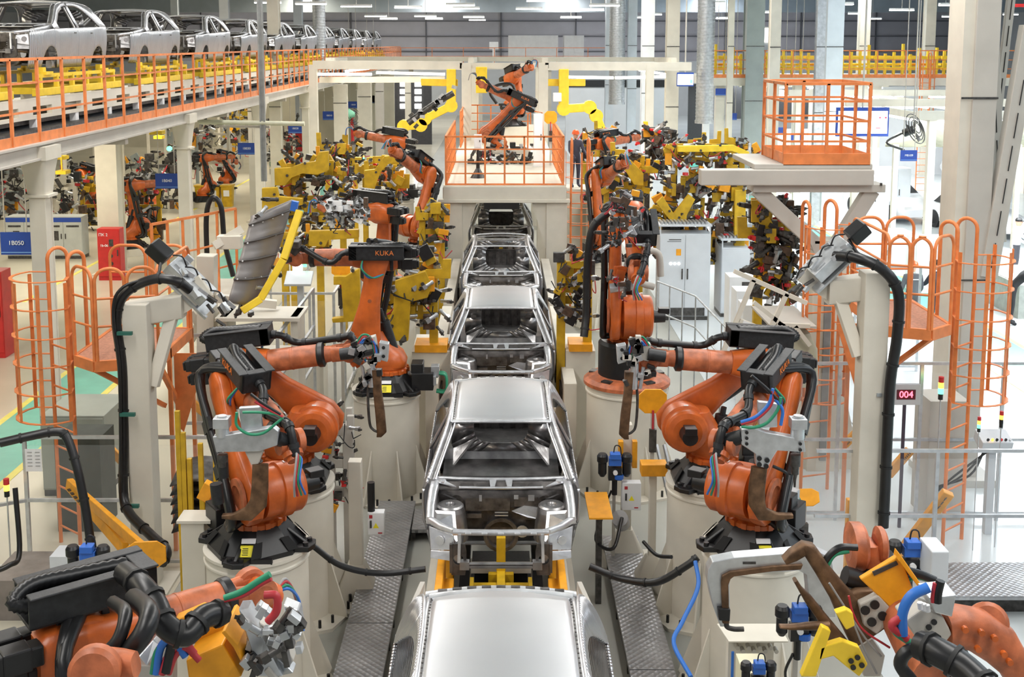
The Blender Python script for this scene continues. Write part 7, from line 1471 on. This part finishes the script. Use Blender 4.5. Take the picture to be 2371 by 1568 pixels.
for y in (36, 44, 53):
    for k in range(2): xx = 13.0 + k * 3; tag(MB().bb(xx, xx + .12, y, y + 3.5, 4.30, 4.38).done('strip_lamp', LAMP), 'white strip lamp under the assembly hall beams', 'lamp', 'strip lamps of the assembly hall')
LITW = mat('assembly_white_panel', (.80, .84, .88), .5, 0, .03, 2)
for k, (px, py, Y, w, h, m, lb) in enumerate([(2020, 480, 34, 1.2, 1.8, WHT, 'white rack before the assembly hall, left'), (2075, 470, 38, 1.0, 2.0, LITW, 'pale rack in the assembly hall under the blue sign'), (2045, 600, 28, 1.6, 1.3, WHT, 'white work station behind the right orange platform'), (2155, 640, 27.5, .9, 1.5, WHT, 'white work station beside the workers'), (1990, 420, 42, 1.6, 2.2, WHT, 'white enclosure below the hanging screen'), (1830, 370, 50, 2.4, 2.4, LITW, 'pale enclosure behind the orange cage box')]):
    cabinet(lb, px, py + 40, w, .8, h, m, 2, False, name='assembly_station', cat='work station', base=False)
# tarpaulin canopy
t = T('tarpaulin', 'khaki tarpaulin bulging over the assembly frame on the right', 'tarpaulin', W(2140, 300, 40)); mb = MB(); rows = []
R = random.Random(5)
for j in range(8):
    row = []
    for i in range(22):
        px = 2050 + i * 16; ed = math.sin(min(1, i / 7) * math.pi / 2) * math.sin(min(1, (21 - i) / 3 + .3) * math.pi / 2)
        y0 = 335 - ed * (58 + 8 * math.sin(i * 1.3)); p = W(px, 338 - (338 - y0) * math.sin(j / 7 * math.pi * .6) + R.uniform(-2, 2), 38 + j * .9); row.append(p)
    rows.append(row)
mb.grid(rows); mb.done('canvas', mat('khaki_canvas', (.34, .34, .24), .8, 0, .15, 1.2), t, solid=.04)
for px in (2075, 2360): p = W(px, 335, 38); MB().bb(p.x - .08, p.x + .08, 37.95, 38.1, 0, p.z).done('support_pole', CRM, t)
# wall fan
def fan(label, px, py, Y, r):
    c = W(px, py, Y); t = T('industrial_fan', label, 'fan', c); ax = V((.55, -.6, .35)).normalized()
    for k in range(4): d, s_, u_, _ = arb((0, 0, 0), ax); rr = r * (1 - .22 * k); MB().tube([c + ax * (.06 + .02 * k) + (s_ * math.cos(a) + u_ * math.sin(a)) * rr for a in [2 * math.pi * i / 20 for i in range(20)]], .014, 6, smooth=False, closed=True).done('guard_ring', DRK, t)
    MB().cyl(c - ax * .28, c, .11, n=16).done('motor', BLK, t)
    for k in range(3): a = k * 2.094; v = s_ * math.cos(a) + u_ * math.sin(a); w = s_ * math.cos(a + .5) + u_ * math.sin(a + .5); MB().prism([c, c + v * r * .85, c + w * r * .85], ax * .02).done('blade', DRK, t)
    return t, c
t, c = fan('black industrial fan above the blue sign on the right', 2115, 300, 31, .42); MB().tube([c - V((.3, 0, .1)), c - V((.7, 0, .35)), W(2094, 348, 30.9)], .03, 8).done('bracket', DRK, t); MB().cyl(c, V((c.x, c.y, 10.99)), .02, n=8).done('hanger_rod', GRC, t)
t, c = fan('green and black fan left of the dark glazed doors', 815, 272, 58, .5); MB().cyl(c, V((c.x, c.y + .3, 0)), .08, n=8).done('pole', RED, t); MB().lathe(c + V((-.35, 0, .15)), X1, [(.25, 0), (.3, .2), (.1, .5)], 14).done('green_cover', mat('pale_green', (.25, .6, .4), .5, 0, 0), t)
# right upper mezzanine with yellow conveyors
t = T('upper_deck', 'cream upper deck carrying yellow conveyors on the right', 'mezzanine', (16, 52, 0)); a, b = W(1640, 185, 52), W(2420, 190, 52)
MB().bb(a.x, b.x, 52, 60, ZM - .35, ZM).done('deck_plate', CRM, t)
for k in range(5): x = a.x + .6 + k * (b.x - a.x - 1) / 4; MB().bb(x - .2, x + .2, 52.2, 52.6, 0, ZM - .35).done('leg', CRM, t)
railing('guard_railing', 'orange railing along the right upper deck before the yellow conveyors', [(a.x, 52), (b.x, 52)], ZM, 1.2, (1, .66, .33), 1.2, .16)
R = random.Random(8)
for k in range(9):
    x = a.x + .8 + k * 1.55; t = T('skid_rack', 'yellow skid on the right upper deck', 'skid', (x, 54, ZM), 'yellow skids parked on the right upper deck')
    for z in (.3, .8): MB().bb(x - .7, x + .7, 53.6, 53.75, ZM + z, ZM + z + .14).done('side_rail', YEB, t); MB().bb(x - .7, x + .7, 55.6, 55.75, ZM + z, ZM + z + .14).done('side_rail', YEB, t)
    for q in range(4): xx = x - .65 + q * .4; MB().bb(xx, xx + .1, 53.55, 53.7, ZM, ZM + 1.0 + R.uniform(0, .5)).done('upright', YEB, t)
    MB().bb(x - .6, x + .6, 54, 55.4, ZM + .5, ZM + .6).done('tray', AMB if k % 3 == 0 else YEB, t)
cage_ladder('cage_ladder', 'far orange cage ladder hanging from the right upper deck', W(2140, 200, 51.7).x, 51.6, ZM, zc0=3.0)
t = T('crane_rail', 'red crane rail at the top right corner', 'rail', W(2350, 12, 45)); MB().bar(W(2335, 13, 45), W(2420, 12, 45), .25, .12).done('rail_beam', RED, t)
t = T('lit_window', 'bright window in the far wall right of the grey green column', 'window', W(1780, 85, 90)); a, b = W(1766, 65, 90), W(1794, 98, 90); MB().bb(a.x, b.x, 90, 90.1, b.z, a.z).done('pane', mat('warm_lit_pane', (1, 1, 1), .5, 0, 0, emit=(1, .95, .8), es=1.6), t); MB().bb(a.x - .1, b.x + .1, 90.1, 90.2, 0, a.z + .1).done('wall_strip', PNW, t)
# dark glazed doors at the far left centre
t = T('glazed_gate', 'dark far gate with rows of bright windows left of the raised platform', 'gate', W(940, 280, 78)); a, b = W(880, 190, 78), W(1000, 345, 78); MB().bb(a.x, b.x, 78, 78.3, 0, a.z).done('dark_panel', mat('dark_gate', (.05, .05, .055), .5, 0, .1), t)
for i, px in enumerate((897, 934, 968)):
    for j, py in enumerate((195, 212, 229, 246)): p = W(px, py, 78); MB().bb(p.x - .22, p.x + .22, 77.96, 78, p.z - .16, p.z + .16).done('window_pane', LAMP, t)
t = T('glazed_gate', 'dark gate panel behind the right half of the gantry', 'gate', W(1340, 230, 78)); a, b = W(1310, 185, 80), W(1560, 340, 80); MB().bb(a.x, b.x, 80, 80.3, 0, a.z).done('grey_panel', PNW, t); MB().bb(a.x, b.x, 79.95, 80, a.z - .5, a.z).done('dark_band', BLM, t)
t = T('glazed_gate', 'dark opening right of the silver spiral duct', 'gate', W(1620, 260, 70)); a, b = W(1595, 195, 70), W(1640, 330, 70); MB().bb(a.x, b.x, 70, 70.2, 0, a.z).done('dark_panel', BLM, t)
tag(MB().bb(W(1700, 195, 66).x, W(2000, 195, 66).x, 66, 66.3, 2.5, W(1700, 190, 66).z).done('dark_partition', BLM), 'dark panel band below the right upper deck', 'partition')
tag(MB().bb(W(1925, 240, 60).x, W(2210, 240, 60).x, 60, 60.2, 0, W(1925, 200, 60).z).done('pale_partition', PNW), 'pale panel wall below the right upper deck behind the tarpaulin', 'panel')
# cream walls behind the left cells
WRM = mat('warm_cream_panel', (.58, .54, .42), .6, 0, .05, 1)
tag(MB().bb(-30, -9.5, 76, 76.3, 0, ZM - .3).done('back_partition', WRM), 'warm cream partition behind the cells under the mezzanine', 'partition')
tag(MB().bb(-9.2, -6.4, 70, 70.3, 0, 5.0).done('back_partition', WRM), 'warm cream partition right of the mezzanine columns', 'partition')
for k, (px, Y) in enumerate(((150, 46), (220, 52), (285, 48), (345, 58), (385, 50), (530, 52), (510, 60), (560, 64))):
    g = W(px, 400, Y); tag(MB().bb(g.x - .06, g.x + .06, Y, Y + .12, 0, ZM - .3).done('cell_post', CRM), 'thin cream post of the cells under the mezzanine', 'post', 'thin cream posts under the mezzanine')
for k, (x0, x1, y0, y1, Y) in enumerate(((355, 375, 315, 322, 44), (345, 375, 303, 312, 40), (128, 152, 396, 404, 34), (128, 150, 362, 370, 40), (560, 595, 258, 268, 50))):
    a, b = W(x0, y0, Y), W(x1, y1, Y); tag(MB().bb(a.x, b.x, Y, Y + .4, b.z, a.z).done('yellow_hoist', YEB), 'small yellow hoist block hung under the mezzanine', 'hoist', 'yellow hoist blocks under the mezzanine'); tag(MB().bb((a.x + b.x) / 2 - .02, (a.x + b.x) / 2 + .02, Y + .1, Y + .14, a.z, ZM - .02).done('hoist_rod', YEB), 'thin yellow rod holding a hoist block under the mezzanine', 'rod', 'yellow rods under the mezzanine')
tag(MB().cyl(W(393, 344, 46), W(393, 344, 46) - Y1 * .1, .1, n=12).done('green_lamp', LGREEN), 'round green signal lamp glowing under the mezzanine', 'lamp')
g = Gz(240, 330 + 190); t = T('stool', 'small stool with blue seat on the dim floor under the mezzanine', 'stool', Gz(335, 508)); g = Gz(335, 508); MB().lathe(g + Z1 * .75, Z1, [(.22, 0), (.24, .03), (.22, .07)], 16).done('seat', SGN, t)
for k in range(4): a_ = k * math.pi / 2 + .7; MB().cyl(g + V((math.cos(a_) * .28, math.sin(a_) * .28, 0)), g + V((math.cos(a_) * .16, math.sin(a_) * .16, .75)), .015, n=8).done('leg', CRM, t)
# yellow manipulators beyond the platform
def manip(label, pts, Y, r, m=YEB):
    t = T('yellow_manipulator', label, 'manipulator', W(*pts[0], Y)); P = [W(a, b, Y) for a, b in pts]
    for i, (a, b) in enumerate(zip(P, P[1:])): MB().bar(a, b, r * (1 if i % 2 == 0 else .85), r * 1.15, Y1).done('arm_segment', m, t, bevel=.02)
    for p in P[1:-1]: MB().cyl(p - Y1 * r * .6, p + Y1 * r * .6, r * .7, n=14).done('joint', m, t)
    return t
manip('yellow manipulator arm hanging from the gantry, right of the raised platform', [(1305, 160), (1305, 252), (1365, 248), (1380, 268), (1393, 300)], 42, .35)
manip('yellow overhead rail under the right gantry lamps', [(1268, 191), (1355, 191)], 42.2, .25); manip('yellow overhead rail under the left gantry lamps', [(975, 190), (1060, 192)], 42.2, .25)
manip('yellow manipulator arm stretching down left of the platform robot', [(1045, 160), (1045, 245), (985, 275), (975, 290), (935, 292), (930, 305)], 42, .33)
manip('yellow overhead bracket near the middle of the gantry', [(1115, 155), (1115, 215)], 42, .4)
t = manip('white drive box on the right yellow manipulator', [(1290, 215), (1290, 235)], 41.8, .3, WHT)
t = T('dark_manipulator', 'dark jointed tool arm under the platform robot wrist, left', 'manipulator', W(1040, 215, 35)); MB().tube([W(1050, 215, 35), W(1000, 245, 35), W(945, 285, 35)], .10, 10).done('dark_arm', DRK, t); R = random.Random(2)
for k in range(14): f = R.random(); p = W(1050 - 105 * f, 215 + 70 * f, 34.9); MB().box(p + V((R.uniform(-.2, .2), 0, R.uniform(-.15, .2))), (.15, .1, .1), Matrix.Rotation(R.uniform(-1, 1), 3, 'Y')).done('clamp_block', R.choice((DRK, BLK, STL)), t)
t = T('dress_loop', 'black cable loop round the back robot head on the platform', 'cable', W(1170, 215, 39)); MB().tube([W(1150 + 0, 240, 38.8), W(1135, 215, 38.8), W(1150, 198, 38.8), W(1185, 196, 38.8), W(1192, 225, 38.8), W(1175, 245, 38.8)], .05, 8).done('sheath', HOS, t)
# stack lights
def stack_light(label, px, py0, py1, Y, cols):
    a, b = W(px, py0, Y), W(px, py1, Y); t = T('signal_light', label, 'signal light', (a.x, Y, 0)); h = (a.z - b.z) / (len(cols) + 1); r = h * .45
    for k, c in enumerate(cols): MB().lathe((a.x, Y, a.z - h * (k + 1)), Z1, [(r, 0), (r, h * .95)], 14).done('light_segment', c, t)
    MB().lathe((a.x, Y, b.z), Z1, [(r * .9, 0), (r * .9, h)], 14).done('base_cup', BLK, t); MB().cyl((a.x, Y, 0), (a.x, Y, b.z), r * .3, n=8).done('pole', ALU, t)
stack_light('signal light with red, amber and green segments by the right ladder', 2180, 872, 925, 15.5, (LRED, LAMBER, LGREEN)); stack_light('signal light at the far right of the bottom right fence', 2320, 952, 990, 15.0, (LRED, LAMBER, BLK)); stack_light('signal light low inside the right ladder cage', 2268, 965, 1000, 14.9, (LRED, LAMBER, LGREEN))
stack_light('amber signal light at the left edge by the green lane', 14, 1108, 1150, 14.2, (LRED, LAMBER)); stack_light('green lit signal light between the fences left of centre', 694, 682, 700, 19.8, (LAMBER, LGREEN)); stack_light('green lit signal light seen through the left portal frame', 408, 818, 830, 19.0, (LGREEN,)); stack_light('green lit signal light far left beside the goose neck arm', 842, 360, 372, 33, (LAMBER, LGREEN)); stack_light('green lit signal light far right of the platform ladder', 1488, 366, 378, 33, (LAMBER, LGREEN)); stack_light('green lit signal light beside the far left robot', 898, 328, 340, 36, (LGREEN,))
# grey operator stand at the right with hanging cables
t = T('operator_console', 'pale grey operator stand with buttons and hanging black cables, right of the ladder', 'control panel', Gz(2300, 1140)); p = W(2300, 1020, 15.4); MB().box(p, (.42, .3, .16), Matrix.Rotation(.35, 3, 'X')).done('desk', LGR, t, bevel=.01); MB().bb(p.x - .05, p.x + .05, 15.4, 15.5, 0, p.z).done('stand', LGR, t)
for k in range(6): q = p + V((-.15 + .06 * k, -.17, .06)); MB().cyl(q, q - Y1 * .02 + Z1 * .02, .018, n=8).done('push_button', (BLK, LAMBER, BLK, RED, BLK, LGR)[k], t)
for k in range(3): MB().tube([p + V((-.1 + .05 * k, 0, -.1)), p + V((-.3 - .1 * k, 0, -.5)), p + V((-.7, .2, -.75 - .05 * k))], .015, 6).done('hanging_cable', HOS, t)
tag(MB().bb(W(2150, 1040, 15.9).x, W(2240, 1040, 15.9).x, 15.9, 16.5, 0, W(2150, 930, 15.9).z).done('machine_housing', GRC), 'warm grey housing behind the foot of the right cage ladder', 'housing')
t = T('notice_sheet', 'white printed notice behind the fence at the left edge', 'notice', W(78, 1060, 14.3)); a, b = W(57, 1040, 14.35), W(98, 1092, 14.35); MB().bb(a.x, b.x, 14.35, 14.355, b.z, a.z).done('sheet', CLW, t); mb = MB()
for k in range(5):
    for j in (0, 1): x = a.x + .03 + j * .1; z = a.z - .04 - k * .045; mb.bb(x, x + .06, 14.345, 14.35, z - .008, z)
mb.done('print', CGY, t, kind='stuff')
# dark floor machine and mats at left
tag(MB().bb(W(130, 1130, 15.5).x, W(235, 1130, 15.5).x, 15.5, 16.1, 0, 1.35).done('dark_cabinet', mat('dark_green_grey', (.06, .07, .06), .6, 0, .1)), 'dark green grey cabinet behind the left cage ladder foot', 'cabinet')
g = Gz(70, 1310, .5); tag(MB().bb(g.x - .35, g.x + .45, g.y - .4, g.y + .4, .0, .5).done('plate_table', mat('brown_grey_plate', (.25, .22, .20), .5, .2, .1)), 'low brown grey plate table at the left edge above the tray', 'table')
g = W(140, 1300, 12.2); tag(MB().bb(g.x - .12, g.x + .18, 12.2, 12.5, 0, g.z + .05).done('junction_box', LGR), 'pale grey box beside the blue valves at the left', 'box')
